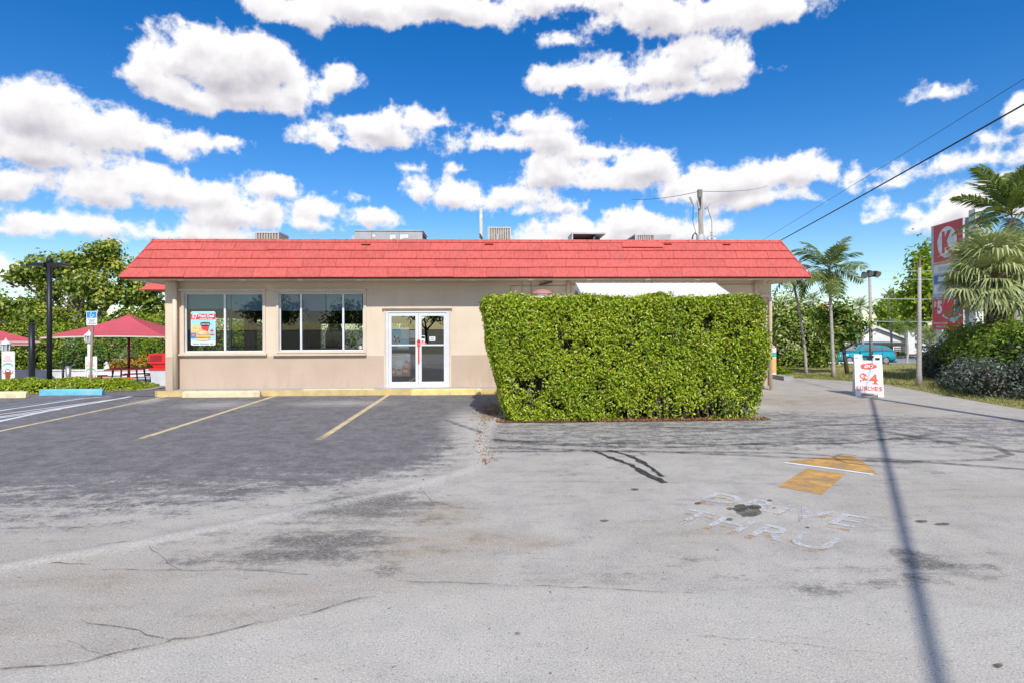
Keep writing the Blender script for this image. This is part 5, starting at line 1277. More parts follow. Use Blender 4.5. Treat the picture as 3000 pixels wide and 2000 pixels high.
def palm(name, label, base, crown, r0, r1, L, count, seed, group='feather palms', el=(1.15, -.75), nleaf=26, wl=.30, droop=.75, dryskirt=0, trunk=None, bend=0.0, low=False):
    base = Vector(base); crown = Vector(crown); t = thing(name, base, label, 'palm tree', group)
    k = 10; pts = []; rr = []
    for i in range(k + 1):
        s = i / k; q = base.lerp(crown, s); q.x += bend * math.sin(math.pi * s); pts.append(q); rr.append((r0 * (1.35 if i == 0 else 1) + (r1 - r0) * s) * (1 + .04 * math.sin(i * 9)))
    MB().tube(pts, rr, 10).build('trunk', trunk or bark_p, t, True)
    if not low: MB().tube([crown, crown + Vector((0, 0, L * .28))], [r1 * 1.1, r1 * .6], 8).build('crownshaft', mat('crownshaft_green', (.14, .18, .06), .5), t, True)
    add_fronds(t, crown + Vector((0, 0, L * (.05 if low else .2))), [frond_mesh(L, nleaf, droop * (1 + .15 * v), wl, seed + v) for v in range(3)], LP, count, seed, el[0], el[1])
    if dryskirt:
        rng = np.random.default_rng(seed); n = dryskirt; a = rng.uniform(0, 6.28, n); rad = rng.uniform(.05, .38, n)
        p = np.stack([crown.x + np.cos(a) * rad, crown.y + np.sin(a) * rad, crown.z + .1 - rng.uniform(0, .65, n)], 1)
        V, T, ti = leaf_arrays(p, np.stack([np.cos(a), np.sin(a), 0 * a], 1), .28, .03, None, .3, rng=rng); tag(tri_mesh('dry_flower_stalks', V, T, LDRY, t, ti), kind='stuff')
    return t

def build_right_side():
    b = G(2443, 1108); c = P(2430, 815, b.y)
    palm('palm_tree', 'slim grey palm with a full feathery crown beside the roof corner', b, c, .068, .048, 1.55, 17, 21, dryskirt=170, nleaf=26, wl=.36, droop=.62)
    b = G(2363, 1101); c = P(2322, 822, b.y)
    palm('palm_tree', 'thin leaning palm with its crown hidden behind the eave', b, c, .055, .042, 1.25, 11, 25, dryskirt=60, bend=.10, el=(.9, -.9))
    # headless trunk
    b = G(2692, 1134); c = P(2694, 757, b.y)
    t = thing('palm_post', b, 'bare headless grey palm trunk standing by the right hedge', 'trunk')
    MB().tube([b, b.lerp(c, .12), b.lerp(c, .5), b.lerp(c, .93)], [.11, .074, .060, .046], 12).build('trunk', bark_p, t, True)
    MB().tube([b.lerp(c, .93), b.lerp(c, .945), b.lerp(c, 1.0)], [.054, .042, .028], 10).build('broken_top', mat('dry_top', (.22, .16, .11), .9, var=.3), t)
    # flood light pole
    y = 22.5; b = Vector((PX(2553, y), y, 0)); c = P(2548, 812, y)
    t = thing('floodlight_pole', b, 'weathered wooden pole with dark floodlights on top behind the sandwich board', 'light pole')
    MB().tube([b, c], [.07, .05], 12).build('pole', bark_p, t, True)
    fm = mat('flood_black', (.02, .02, .022), .5)
    MB().bar(c + Vector((-.32, 0, .03)), c + Vector((.32, 0, .05)), .08).build('cross_bar', fm, t)
    for dx, dz in ((-.26, .1), (-.04, .16), (.24, .13)):
        q = c + Vector((dx, -.05, dz)); fl = MB().lathe(q, [(.05, -.13), (.08, -.08), (.13, .08), (.135, .1)], 12, (dx * .8, -.7, -.5)).build('flood_lamp', fm, t, True)
        MB().lathe(q, [(.12, .095), (.118, .104)], 12, (dx * .8, -.7, -.5)).build('lens', mat('lens_grey', (.3, .32, .34), .2), fl)
    # fan palms
    def fan_palm(px, py, Y, label, count, seed, L, topz=.2):
        c = P(px, py, Y); b = Vector((c.x + .1, Y, 0))
        t = thing('fan_palm', b, label, 'palm tree', 'fan palms behind the right hedge')
        MB().tube([b, (b.x - .05, Y, c.z * .5), (c.x, Y, c.z - .1)], [.27, .25, .24], 12).build('trunk', bark_d, t, True)
        r = random.Random(seed)
        for k in range(46):
            h = .35 + (c.z - .35) * k / 46; a = k * 2.4; d = Vector((math.cos(a), math.sin(a), 0)); o = Vector((b.x + (c.x - b.x) * h / c.z, Y, h)) + d * .22
            s = Vector((-d.y, d.x, 0)); MB().hexa([o - s * .06, o + s * .06, o + s * .06 - d * .05, o - s * .06 - d * .05, o + d * .09 + s * .03 + Vector((0, 0, .3)) - s * .08, o + d * .09 + s * .08 + Vector((0, 0, .3)), o + s * .05 + Vector((0, 0, .3)), o - s * .05 + Vector((0, 0, .3))]).build('leaf_boot', bark, t)
        add_fronds(t, c, [fan_mesh(L, 34, seed + v, .05 if v else .2) for v in range(4)], LSP, count, seed, 1.35, -1.05, (.8, 1.12))
        rng = np.random.default_rng(seed); n = 240; a = rng.uniform(0, 6.28, n); rad = rng.uniform(.1, .75, n)
        p = np.stack([c.x + np.cos(a) * rad, c.y + np.sin(a) * rad, c.z + .15 + rng.normal(0, .16, n)], 1); V, T, ti = leaf_arrays(p, np.stack([np.cos(a), np.sin(a), 0 * a + .3], 1), .16, .03, None, .7, rng=rng)
        tag(tri_mesh('dry_flower_stalks', V, T, LDRY, t, ti), kind='stuff')
    fan_palm(2915, 815, 17.6, 'bushy pale green fan palm in front of the tall red sign', 52, 31, 1.68)
    fan_palm(3085, 800, 18.6, 'fan palm cut by the right edge of the photo', 26, 37, 1.7)
    c = P(2962, 640, 25.0); palm('palm_tree', 'tall coconut palm rising behind the fan palm at the upper right', (c.x + .4, 25, 0), c, .2, .14, 3.0, 18, 41, nleaf=40, wl=.26, droop=.55, el=(1.3, -.5), low=True)
    # far coconut palms and small palm by the house
    for px, py, Y, lab, L, sd in ((2382, 885, 44, 'far coconut palm left of the slim grey palm', 1.15, 43), (2520, 905, 46, 'far coconut palm behind the orange flowering tree', 1.3, 47), (2605, 880, 58, 'far coconut palm above the bright green trees', 1.5, 53)):
        c = P(px, py, Y); palm('palm_tree', lab, (c.x + .3, Y, tz(c.x, Y)), c, .12, .09, L, 15, sd, nleaf=20, wl=.3, droop=.7, el=(1.3, -.6), low=True)
    c = P(2648, 955, 40); palm('palm_tree', 'small curved palm in front of the white house', (P(2654, 1052, 40).x, 40, tz(20, 40)), c, .085, .06, 1.15, 14, 59, nleaf=20, wl=.32, droop=1.0, el=(.9, -.7), low=True, bend=.2)
    c = P(2725, 985, 33); palm('palm_tree', 'low bushy palm under the red sign', (c.x, 33, tz(c.x, 33)), c, .10, .08, 1.2, 14, 61, nleaf=24, wl=.32, droop=.9, el=(1.1, -.4), low=True)
    # shrubs and trees of the verge
    Y = 26.5
    shrub_mass('variegated_shrub', 'tall mixed green and cream shrub beside the building corner', 'shrub', [E(2320, 985, Y, 70, 95), E(2390, 1005, Y, 65, 78), E(2300, 925, Y + .6, 50, 62), E(2355, 915, Y, 40, 45), E(2420, 960, Y + .5, 40, 60), E(2290, 1040, Y, 40, 55)], 11000, .17, .09, LV, 71, clump=.22, ncl=420, inner=.7)
    shrub_mass('yellow_plant', 'small yellow leaved plant at the foot of the building corner', 'plant', [E(2288, 1088, 22.6, 24, 18), E(2308, 1094, 22.6, 18, 13)], 700, .13, .06, LCR if False else LY, 73, core=False)
    b = G(2484, 1098); f = b + Vector((-.25, 0, 1.5))
    tree('geiger_tree', 'dark leaning tree with orange blossoms beside the slim palm', b, [E(2470, 945, b.y, 36, 36), E(2425, 930, b.y + .4, 30, 30), E(2515, 950, b.y, 26, 26), E(2465, 905, b.y, 22, 20), E(2440, 980, b.y - .3, 30, 16), E(2495, 985, b.y - .2, 22, 12)], 2600, .15, .10, LD, 75, .16, 110, .07, bark_d, (-.25, 0), fork=1.5, flowers=(LOR, 110, .12))
    # hedges on the right; they run away from the camera, shaded face towards us
    hedge = [(13.75 + .50 * k, 13.6 + 1.0 * k, .88, 1.0, .95, .98) for k in range(8)]
    ex = [(14.5 + .50 * k, 13.8 + 1.0 * k, 1.05, 1.0, 1.0, .85) for k in range(8)]
    shrub_mass('clipped_green_hedge', 'rounded dark green hedge at the right below the fan palm', 'hedge', hedge[2:] + ex[1:], 24000, .12, .07, LM, 81, inner=.82, clump=.16, ncl=1500)
    shrub_mass('silver_shrub', 'low silvery grey shrub at the foot of the right hedge', 'shrub', [(12.95 + .35 * k, 14.6 + .7 * k, .42, .62, .6, .55 - .04 * k) for k in range(4)] + [(13.6, 14.0, .5, .7, .6, .62)], 7000, .085, .045, LS, 83, inner=.75, clump=.1, ncl=420)
    p = [E(2770, 1062, 20.6, 40, 50), E(2745, 1080, 20.2, 28, 36), E(2805, 1058, 21.2, 36, 52), E(2722, 1062, 21.5, 22, 36)]
    shrub_mass('silver_shrub', 'tall silvery grey shrub behind the headless trunk', 'shrub', p, 8000, .10, .05, LS, 85, inner=.75, clump=.13, ncl=420)
    # trees beyond
    tree('broad_tree', 'bright green broad tree behind the tall red sign', (P(2790, 1000, 50).x, 50, -1.05), [E(2740, 850, 50, 80, 90), E(2690, 900, 50, 60, 60), E(2800, 800, 51, 70, 80), E(2870, 860, 52, 90, 90), E(2720, 780, 51, 40, 60), E(2930, 900, 50, 80, 80)], 9500, .42, .3, LY, 91, .5, 330, .35, bark_d, fork=2.5)
    tree('broad_tree', 'round green tree behind the white house', (P(2630, 1000, 66).x, 66, -1.05), [E(2600, 915, 66, 32, 32), E(2640, 895, 67, 36, 36), E(2670, 920, 66, 34, 36), E(2620, 945, 66, 40, 18)], 5000, .4, .28, LY, 93, .4, 240, .3, bark_d, fork=2.2)
    tree('broad_tree', 'round green tree far behind the variegated shrub', (P(2330, 1000, 60).x, 60, -1.05), [E(2320, 975, 60, 70, 45), E(2400, 990, 60, 50, 30), E(2240, 970, 60, 60, 45)], 5000, .4, .28, LD, 95, .45, 200, .3, bark_d, fork=2.2)
    tree('broad_tree', 'green tree at the far right behind the fan palms', (P(2990, 1000, 44).x, 44, -1.05), [E(2990, 880, 44, 90, 90), E(3080, 840, 44, 100, 110), E(2920, 960, 43, 70, 50)], 6000, .36, .25, LY, 97, .45, 240, .3, bark_d, fork=2.2)
build_right_side()

def build_left_side():
    # low clipped planting in front of the patio
    y0, y1 = 17.1, 19.6; x0, x1 = -22.0, -10.95
    t = thing('low_hedge', ((x0 + x1) / 2, 18, 0), 'low clipped green hedge along the patio at the left', 'hedge')
    p, nv, h, rng = box_leaves((x0, y0, .0), (x1, y1, .27), lambda h: (0 * h, -1.1 * h ** 2, .3 * h), 30000, 15, .06)
    # front edge slants away towards the building
    p[:, 1] += np.clip((p[:, 0] + 14.6) / 3.6, 0, 1) * 1.1 * (1 - (p[:, 1] - y0) / (y1 - y0))
    V, T, ti = leaf_arrays(p, nv, .09, .05, None, .7, rng=rng, tvar=.2); tag(tri_mesh('leaves', V, T, LG, t, ti), kind='stuff')
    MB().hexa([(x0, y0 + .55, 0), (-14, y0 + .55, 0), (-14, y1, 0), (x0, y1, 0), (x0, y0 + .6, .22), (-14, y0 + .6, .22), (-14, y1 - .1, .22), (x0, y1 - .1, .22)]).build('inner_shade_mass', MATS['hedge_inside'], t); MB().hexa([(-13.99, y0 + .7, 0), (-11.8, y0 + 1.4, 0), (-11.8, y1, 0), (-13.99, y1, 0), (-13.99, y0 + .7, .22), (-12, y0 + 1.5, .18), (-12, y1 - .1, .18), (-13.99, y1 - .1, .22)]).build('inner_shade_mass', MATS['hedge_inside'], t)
    bed = MB().poly([(x0, y0 - .2, .01), (-14.6, y0 - .2, .01), (-10.6, y0 + 1.2, .012), (-10.6, y1 + .1, .02), (x0, y1 + .1, .02)]).build('planting_bed', mat('mulch_pale', (0.36, 0.29, 0.21), .95, var=.35, vscale=9, fine=.5)); bed['kind'] = 'structure'
    # patio paving
    pv = mat('patio_concrete', (.52, .52, .53), .85, var=.1, fine=.12)
    o = MB()
    for i in range(12):
        ya, yb = 19.75 + i * 1.0, 20.75 + i * 1.0; za, zb = tz(-15, ya), tz(-15, yb)
        o.add([(-30, ya, za + .01), (-9.6, ya, za + .01), (-9.6, yb, zb + .01), (-30, yb, zb + .01)], [(0, 1, 2, 3)])
    o.build('patio', pv)['kind'] = 'structure'
    # low white wall
    Y = 31.2; zt = PZ(300, 1081, Y); zb = tz(-20, Y)
    t = thing('low_wall', (-20, Y, zb), 'long low white wall along the back of the patio', 'wall'); wm = mat('white_wall', (.66, .65, .62), .85, var=.1, dirt=((.45, .42, .36), .4))
    box('wall_body', wm, t, -34, -9.0, Y, Y + .25, zb - .2, zt - .06); box('coping', wm, t, -34.05, -8.95, Y - .05, Y + .3, zt - .06, zt)
    # tall back hedge, flowering bushes
    Y = 34.0
    shrub_mass('tall_back_hedge', 'tall green hedge behind the low white patio wall', 'hedge', [E(px, 1030, Y, 70, 72) for px in range(-120, 520, 55)] + [E(px, 975 + 12 * math.sin(px), Y + 1.2, 65, 55) for px in range(-110, 500, 60)], 22000, .17, .10, LY, 101, inner=.8, clump=.25, ncl=1100)
    Y = 32.4
    shrub_mass('white_flowering_bush', 'dark green bush dotted with white flowers behind the lamp post', 'shrub', [E(225, 1045, Y, 42, 48), E(300, 1050, Y, 45, 42), E(200, 1060, Y, 32, 30)], 5200, .12, .07, LD, 103, inner=.75, clump=.16, ncl=260, flowers=(LWH, 190, .10))
    shrub_mass('pink_flowering_bush', 'dark green bush with pink flowers under the red umbrella', 'shrub', [E(345, 1025, Y, 40, 40), E(390, 1045, Y, 40, 42)], 4200, .12, .07, LD, 105, inner=.75, clump=.16, ncl=220, flowers=(LPK, 230, .10))
    shrub_mass('green_bush', 'loose green bush right of the umbrella pole', 'shrub', [E(450, 1030, Y, 40, 36), E(490, 1010, Y, 40, 50), E(420, 1000, Y + .8, 32, 30)], 4200, .13, .07, LY, 107, inner=.7, clump=.18, ncl=220)
    shrub_mass('croton', 'orange and yellow croton plants on the white wall', 'plant', [E(345, 1070, 31.9, 26, 16), E(400, 1065, 31.9, 34, 22), E(425, 1055, 31.9, 22, 22)], 1500, .22, .06, LCR, 109, inner=.4, core=False)
    c = P(375, 1052, 31.8); t = thing('small_fan_palm', (c.x, 31.8, c.z - .5), 'small pale fan palm behind the picnic table', 'palm tree')
    MB().tube([(c.x, 31.8, c.z - 1.0), (c.x, 31.8, c.z)], .06, 6).build('trunk', bark_d, t); add_fronds(t, c, [fan_mesh(.75, 18, 5)], LSP, 9, 5, 1.2, -.2)
    shrub_mass('green_bush', 'leafy green bush seen through the poster window', 'shrub', [(-11.6, 25.6, .9, 1.0, 1.0, 1.5), (-11.9, 24.0, .8, .7, .7, 1.4), (-12.7, 26.8, .9, .9, .9, 1.6), (-11.9, 28.2, 1.0, 1.0, 1.0, 1.7)], 5500, .16, .09, LY, 117, inner=.65, clump=.2, ncl=240)
    # sea grape tree
    b = GT(232, 1075); Y = 36.5; base = (P(245, 1000, Y).x, Y, -1.0)
    el = [E(150, 778, Y, 58, 30), E(95, 800, Y, 40, 26), E(45, 812, Y, 34, 14), E(215, 775, Y, 45, 26), E(290, 752, Y, 45, 30), E(325, 732, Y + .5, 28, 20), E(375, 795, Y, 52, 36), E(255, 835, Y - 1, 62, 36), E(160, 850, Y, 40, 24), E(60, 905, Y - .5, 70, 34), E(-20, 895, Y, 45, 34), E(120, 925, Y - 1.2, 60, 26), E(330, 875, Y - .5, 62, 34), E(425, 862, Y, 46, 44), E(465, 925, Y + .6, 42, 38), E(395, 940, Y + .5, 48, 28), E(-70, 950, Y, 40, 34), E(230, 905, Y, 40, 22)]
    tree('sea_grape_tree', 'wide spreading sea grape tree with round leaves behind the patio', base, el, 15500, .23, .21, LSG, 111, .25, 420, .26, bark, fork=2.3, limbs=5)
    # foliage closing the far left, and behind the building
    tree('broad_tree', 'dark tree behind the sea grape tree at the left', (P(120, 1000, 46).x, 46, -1.05), [E(60, 985, 46, 130, 35), E(230, 985, 46, 110, 35), E(400, 975, 46, 120, 40), E(-60, 970, 46, 90, 50)], 6500, .4, .28, LD, 113, .45, 240, .3, bark_d, fork=2.0)
    shrub_mass('pink_flowering_bush', 'pink flowering bush seen through the second window', 'shrub', [(-11.0, 33.5, 1.2, 1.5, .9, 2.2), (-13.2, 33.8, 1.0, 1.4, .9, 2.1), (-9.0, 33.8, 1.1, 1.4, .9, 2.2), (-6.8, 33.8, 1.1, 1.5, .9, 2.1), (-4.9, 33.8, 1.0, 1.3, .9, 2.1)], 5000, .16, .09, LD, 115, inner=.7, clump=.2, ncl=240, flowers=(LPK, 260, .12))
build_left_side()

def build_behind():
    # across the street behind the camera: what the door glass mirrors
    sp = [(-16, -34, 3.6), (-8, -38, 4.6), (1, -36, 4.0), (9, -40, 5.2), (18, -35, 4.2), (27, -38, 4.8), (-26, -36, 4.4)]
    for i, (x, y, h) in enumerate(sp):
        tree('street_tree', ['first', 'second', 'third', 'fourth', 'fifth', 'sixth', 'seventh'][i] + ' round street tree across the road behind the camera', (x, y, 0), [(x, y, h, 2.6, 2.2, 1.8), (x + 1.8, y, h - .5, 1.8, 1.6, 1.3), (x - 1.7, y + .4, h - .4, 1.8, 1.6, 1.3)], 1500, .4, .3, LD, 200 + i, .4, 80, .2, bark_d, group='street trees behind the camera', fork=1.8)
build_behind()
# ------------------------------------------------------------------ poles and wires
wood = mat('pole_wood', (0.33, 0.30, 0.25), .9, var=.25, vscale=3, stretch=(6, 6, .6), bump=.5)
cable = mat('cable_black', (.015, .015, .018), .6, var=0)
def sag(a, b, s, n=14):
    a = Vector(a); b = Vector(b)
    return [a.lerp(b, i / n) - Vector((0, 0, s * 4 * (i / n) * (1 - i / n))) for i in range(n + 1)]
def wire(name, pts, r, label, cat='cable', group=None):
    o = MB().tube(pts, r, 6).build(name, cable); return tag(o, label, cat, group)
def build_poles():
    k_ = 1 / math.tan(SUN_EL); dv = Vector((SDX * k_, SDY * k_, 0)); SA = G(2552, 1165); S0 = G(2740, 2000); SB = S0 + (S0 - SA) * .42
    P1 = SA - dv * 6.9; P2 = SB - dv * 6.6
    for q, h, lab in ((P1, 7.5, 'utility pole beside the drive outside the right edge'), (P2, 7.3, 'utility pole behind the camera carrying the cable bundle')):
        t = thing('utility_pole', q, lab, 'utility pole', 'utility poles')
        MB().tube([q - Vector((0, 0, .3)), q + Vector((0, 0, h))], [.15, .10], 12).build('pole', wood, t, True)
        MB().bar(q + Vector((-.3, 0, h - .5)), q + Vector((.3, 0, h - .5)), .09).build('cross_arm', wood, t)
    wire('cable_bundle', sag(P1 + Vector((0, 0, 6.9)), P2 + Vector((0, 0, 6.6)), .03, 20), .040, 'thick overhead cable bundle whose shadow crosses the lot')
    # pole behind the building
    Y = 42.0; c = P(2050, 557, Y); b = P(2066, 963, Y); b.z = tz(b.x, Y)
    t = thing('utility_pole', b, 'wooden utility pole with transformer cans above the roof', 'utility pole', 'utility poles')
    MB().tube([b, c], [.20, .17], 12).build('pole', wood, t, True)
    MB().tube([c, c + Vector((.0, 0, -.55))], [.19, .185], 12).build('pole_cap', mat('pole_cap', (.22, .24, .22), .8), t)
    dk = mat('hardware_dark', (.05, .05, .05), .6); por = mat('insulator', (.45, .43, .40), .3); can = mat('transformer_grey', (.55, .57, .58), .4, .2)
    MB().bar(P(2048, 580, Y) - Vector((0, .2, 0)), P(2047, 612, Y) - Vector((0, .2, 0)), .16, .1).build('fuse_bracket', dk, t)
    for p0, p1 in (((2021, 578), (2031, 600)), ((2043, 588), (2048, 612)), ((2078, 596), (2070, 606)), ((2072, 600), (2066, 612))):
        MB().tube([P(*p0, Y - .3), P(*p1, Y - .3)], [.07, .09], 8).build('fuse_cutout', por, t); 
    MB().tube([P(2031, 600, Y - .3), P(2030, 650, Y - .3), P(2040, 690, Y - .3)], .02, 5).build('drop_lead', cable, t)
    MB().tube([P(2072, 606, Y - .3), P(2085, 650, Y - .3), P(2086, 690, Y - .3)], .02, 5).build('drop_lead', cable, t)
    for px0, px1, pyt in ((2040, 2064, 688), (2084, 2100, 697), (2072, 2083, 696)):
        m0 = P((px0 + px1) / 2, pyt, Y - .5); r = (px1 - px0) / 2 * Y / F
        MB().lathe((m0.x, Y - .5, m0.z - 1.1), [(r * .9, 0), (r, .05), (r, 1.0), (r * .92, 1.08)], 16).build('transformer_can', can, t, True)
    q = P(2085, 677, Y - .5); MB().lathe((q.x, Y - .5, q.z - .5), [(.09, 0), (.06, .1), (.1, .2), (.06, .3), (.09, .4), (.04, .5)], 10).build('bushing', por, t)
    q = P(2035, 682, Y - .5); MB().tube([P(2028, 702, Y - .5), P(2030, 690, Y - .5), P(2036, 683, Y - .5), P(2042, 688, Y - .5)], .05, 6).build('connector_loop', dk, t)
    top = c
    # plain wooden pole
    Y2 = 40.0; c2 = P(1409, 612, Y2); b2 = Vector((P(1410, 963, Y2).x, Y2, tz(0, Y2)))
    t = thing('plain_pole', b2, 'plain pale pole rising behind the roof left of the tall condenser', 'pole')
    MB().tube([b2, c2], [.13, .115], 10).build('pole', mat('pale_pole', (.55, .52, .45), .85, var=.15), t, True)
    q = P(1405, 685, Y2 - .2); MB().bar(q, q + Vector((.2, 0, -.35)), .09).build('bracket', dk, t)
    # service wires sweeping up to the right
    A = P1 + Vector((0, 0, 6.9)); wire('service_cable', sag(A, P(2082, 812, 41.8), .12, 24), .020, 'thick black service cable sweeping down to the roof corner', group='wires over the right side')
    wire('service_wire', sag(P1 + Vector((0, 0, 7.45)), P(2070, 800, 41.8), .10, 24), .006, 'thin wire above the thick service cable', group='wires over the right side')
    wire('power_line', sag(P(2050, 561, 42), P(1850, 585, 60), .2, 10), .02, 'thin power line leaving the utility pole to the left', group='power lines')
    wire('power_line', sag(P(2054, 561, 42), P(2250, 545, 90), .3, 10), .02, 'thin power line leaving the utility pole to the right', group='power lines')
    for i, (y0, lab) in enumerate(((790, 'upper'), (814, 'second'), (872, 'third'), (938, 'lowest'))):
        wire('street_wire', sag(P(2490, y0 + 2, 45), P(3150, y0 - 4, 45), .15, 10), .022, f'{lab} pale street wire crossing behind the headless trunk', group='street wires at the right').data.materials[0] = mat('wire_pale', (.55, .56, .58), .5)
build_poles()

# ------------------------------------------------------------------ patio furniture and posts
def build_patio():
    blk = mat('lamp_black', (.018, .02, .027), .42, .1, var=.05); wht = mat('lamp_white', (.78, .79, .80), .45, var=.04); steel = mat('brushed_steel', (.55, .52, .48), .3, .85, var=.08)
    # lamp post
    Y = 18.5; x = PX(144, Y); zt = PZ(144, 757, Y)
    t = thing('lamp_post', (x, Y, 0), 'tall black lamp post with two flat arms at the left', 'lamp post')
    MB().tube([(x, Y, -.05), (x + .02, Y, zt - .12)], .072, 16).build('pole', blk, t, True)
    MB().lathe((x + .02, Y, zt - .13), [(.085, 0), (.092, .02), (.092, .11), (.075, .13)], 16).build('cap', blk, t, True)
    MB().lathe((x, Y, 0), [(.17, 0), (.17, .03), (.13, .08)], 16).build('base_collar', blk, t)
    for s in (-1, 1):
        pts = [(0.09, -.30), (.09, -.14), (.18, -.16), (.35, -.14), (.62, -.20), (.64, -.225), (.40, -.235), (.22, -.235), (.14, -.27)]
        M = Matrix.Translation((x + .02, Y, zt)) @ Matrix.Diagonal((s, 1, 1, 1))
        a = MB().prism(pts, M, -.12, .12).build('lamp_arm', blk, t)
        MB().lathe((x + .02 + s * .30, Y, zt - .135), [(.05, 0), (.05, .05), (.03, .06)], 10).build('photocell', mat('photocell_blue', (.3, .55, .65), .4), a)
        box('led_panel', mat('led_panel', (.5, .5, .46), .4), a, x + .02 + s * .45 - .12, x + .02 + s * .45 + .12, Y - .09, Y + .09, zt - .246, zt - .239)
    # second black post
    Y = 22.5; x = PX(93, Y); t = thing('black_post', (x, Y, tz(x, Y)), 'thick plain black post left of the tall lamp post', 'post')
    MB().tube([(x, Y, tz(x, Y) - .05), (x, Y, PZ(93, 952, Y))], .10, 14).build('pole', blk, t, True); MB().lathe((x, Y, PZ(93, 952, Y)), [(.108, 0), (.108, .05), (.04, .09)], 14).build('cap', blk, t)
    # accessible parking sign
    Y = 18.9; x = PX(268, Y); t = thing('parking_sign', (x, Y, 0), 'blue and white accessible parking sign on a thin tan post', 'sign')
    xb = PX(264, Y); MB().bar((xb, Y, -.05), (PX(272, Y), Y, PZ(271, 915, Y)), .065, .03, up=(0, 1, 0)).build('post', mat('post_tan', (.36, .28, .18), .6, .2), t)
    a = P(256, 953, Y); b = P(287, 912, Y); w, h = b.x - a.x, b.z - a.z
    box('plate', PR['white'], t, a.x, b.x, Y - .045, Y - .04, a.z, b.z)
    s = Sheet((a.x, Y - .0455, a.z), (1, 0, 0), (0, 0, 1), t); bl = mat('sign_blue', (.02, .30, .66), .45)
    s.rect('blue_field', .05 * w, .95 * w, .52 * h, .96 * h, bl)
    cx, cy, r = .48 * w, .69 * h, .15 * w
    ring = [(cx + r * math.cos(math.radians(q)), cy - .02 * h + r * math.sin(math.radians(q))) for q in range(120, 380, 20)] + [(cx + r * .72 * math.cos(math.radians(q)), cy - .02 * h + r * .72 * math.sin(math.radians(q))) for q in range(360, 100, -20)]
    s.poly('wheel_symbol', ring, PR['white']); s.ell('head_symbol', .45 * w, .90 * h, .045 * w, .035 * h, PR['white'], 10)
    s.poly('body_symbol', [(.42 * w, .86 * h), (.48 * w, .86 * h), (.49 * w, .74 * h), (.64 * w, .74 * h), (.70 * w, .63 * h), (.76 * w, .64 * h), (.75 * w, .67 * h), (.72 * w, .67 * h), (.67 * w, .77 * h), (.52 * w, .77 * h), (.51 * w, .78 * h), (.43 * w, .78 * h)], PR['white'])
    for k, (q0, q1) in enumerate(((.15, .85), (.25, .75), (.2, .8), (.12, .88))): s.rect('text_line', q0 * w, q1 * w, (.40 - .1 * k) * h, (.44 - .1 * k) * h, mat('sign_text_grey', (.25, .27, .3), .5))
    # lantern posts with drink banners
    def lantern(px, pytop, Y, bx0, bx1, by0, by1, label, cup):
        x = PX(px, Y); zt = PZ(px, pytop, Y); g = tz(x, Y)
        t = thing('lantern_post', (x, Y, g), label, 'lamp post', 'white lantern posts')
        MB().tube([(x, Y, g - .05), (x, Y, zt - .42)], .05, 10).build('pole', wht, t, True)
        MB().lathe((x, Y, zt - .44), [(.06, 0), (.1, .03), (.12, .06)], 8).build('lantern_base', wht, t)
        for k in range(8):
            a = k * math.pi / 4; MB().bar((x + .12 * math.cos(a), Y + .12 * math.sin(a), zt - .38), (x + .13 * math.cos(a), Y + .13 * math.sin(a), zt - .18), .018).build('lantern_rib', wht, t)
        MB().lathe((x, Y, zt - .38), [(.10, 0), (.11, .20)], 8).build('lantern_glass', mat('lantern_glass', (.35, .36, .38), .15), t)
        MB().lathe((x, Y, zt - .18), [(.15, 0), (.14, .03), (.05, .12), (.02, .14), (.025, .18), (.0, .2)], 8).build('lantern_roof', wht, t)
        a = P(bx0, by1, Y - .08); b = P(bx1, by0, Y - .08); w, h = b.x - a.x, b.z - a.z
        box('banner_board', PR['white'], t, a.x, b.x, Y - .08, Y - .07, a.z, b.z)
        s = Sheet((a.x, Y - .081, a.z), (1, 0, 0), (0, 0, 1), t)
        for k in range(3): s.rect('text_line', (.25 - .08 * k) * w, (.65 + .08 * k) * w, (.80 - .07 * k) * h, (.83 - .07 * k) * h, mat('pale_red_print', (.75, .35, .33), .5))
        s.ell('green_arc', .48 * w, .46 * h, .42 * w, .13 * h, PR['green'], 14, 0, 180); s.ell('white_arc', .48 * w, .44 * h, .40 * w, .10 * h, PR['white'], 14, 0, 180); s.ell('red_swirl', .48 * w, .30 * h, .42 * w, .12 * h, PR['red']); s.ell('white_swirl', .48 * w, .32 * h, .37 * w, .10 * h, PR['white'])
        s.poly('cup', [(.26 * w, .30 * h), (.72 * w, .30 * h), (.66 * w, .05 * h), (.30 * w, .05 * h)], cup); s.ell('cup_logo', .49 * w, .32 * h, .22 * w, .06 * h, PR['black']); s.ell('cup_logo_light', .49 * w, .32 * h, .17 * w, .035 * h, PR['white'])
    lantern(17, 992, 20.2, 5, 43, 1028, 1112, 'white lantern post with a cola banner at the left edge', mat('cup_brown', (.35, .09, .03), .5))
    lantern(261, 968, 20.2, 250, 284, 1043, 1126, 'white lantern post with an orange drink banner behind the parking sign', mat('cup_orange', (.8, .45, .15), .5))
    # bollard and ash receptacle
    Y = 19.0; x = PX(184, Y); t = thing('bollard', (x, Y, 0), 'thin dark bollard right of the lamp post', 'bollard'); MB().tube([(x, Y, -.05), (x, Y, PZ(184, 1068, Y))], .035, 10).build('post', blk, t, True); MB().lathe((x, Y, 0), [(.07, 0), (.07, .02)], 10).build('foot', blk, t)
    Y = 19.9; x = PX(200, Y); zt = PZ(200, 1060, Y); g = tz(x, Y); t = thing('ash_receptacle', (x, Y, g), 'slim steel ash receptacle with a black lid', 'ash bin')
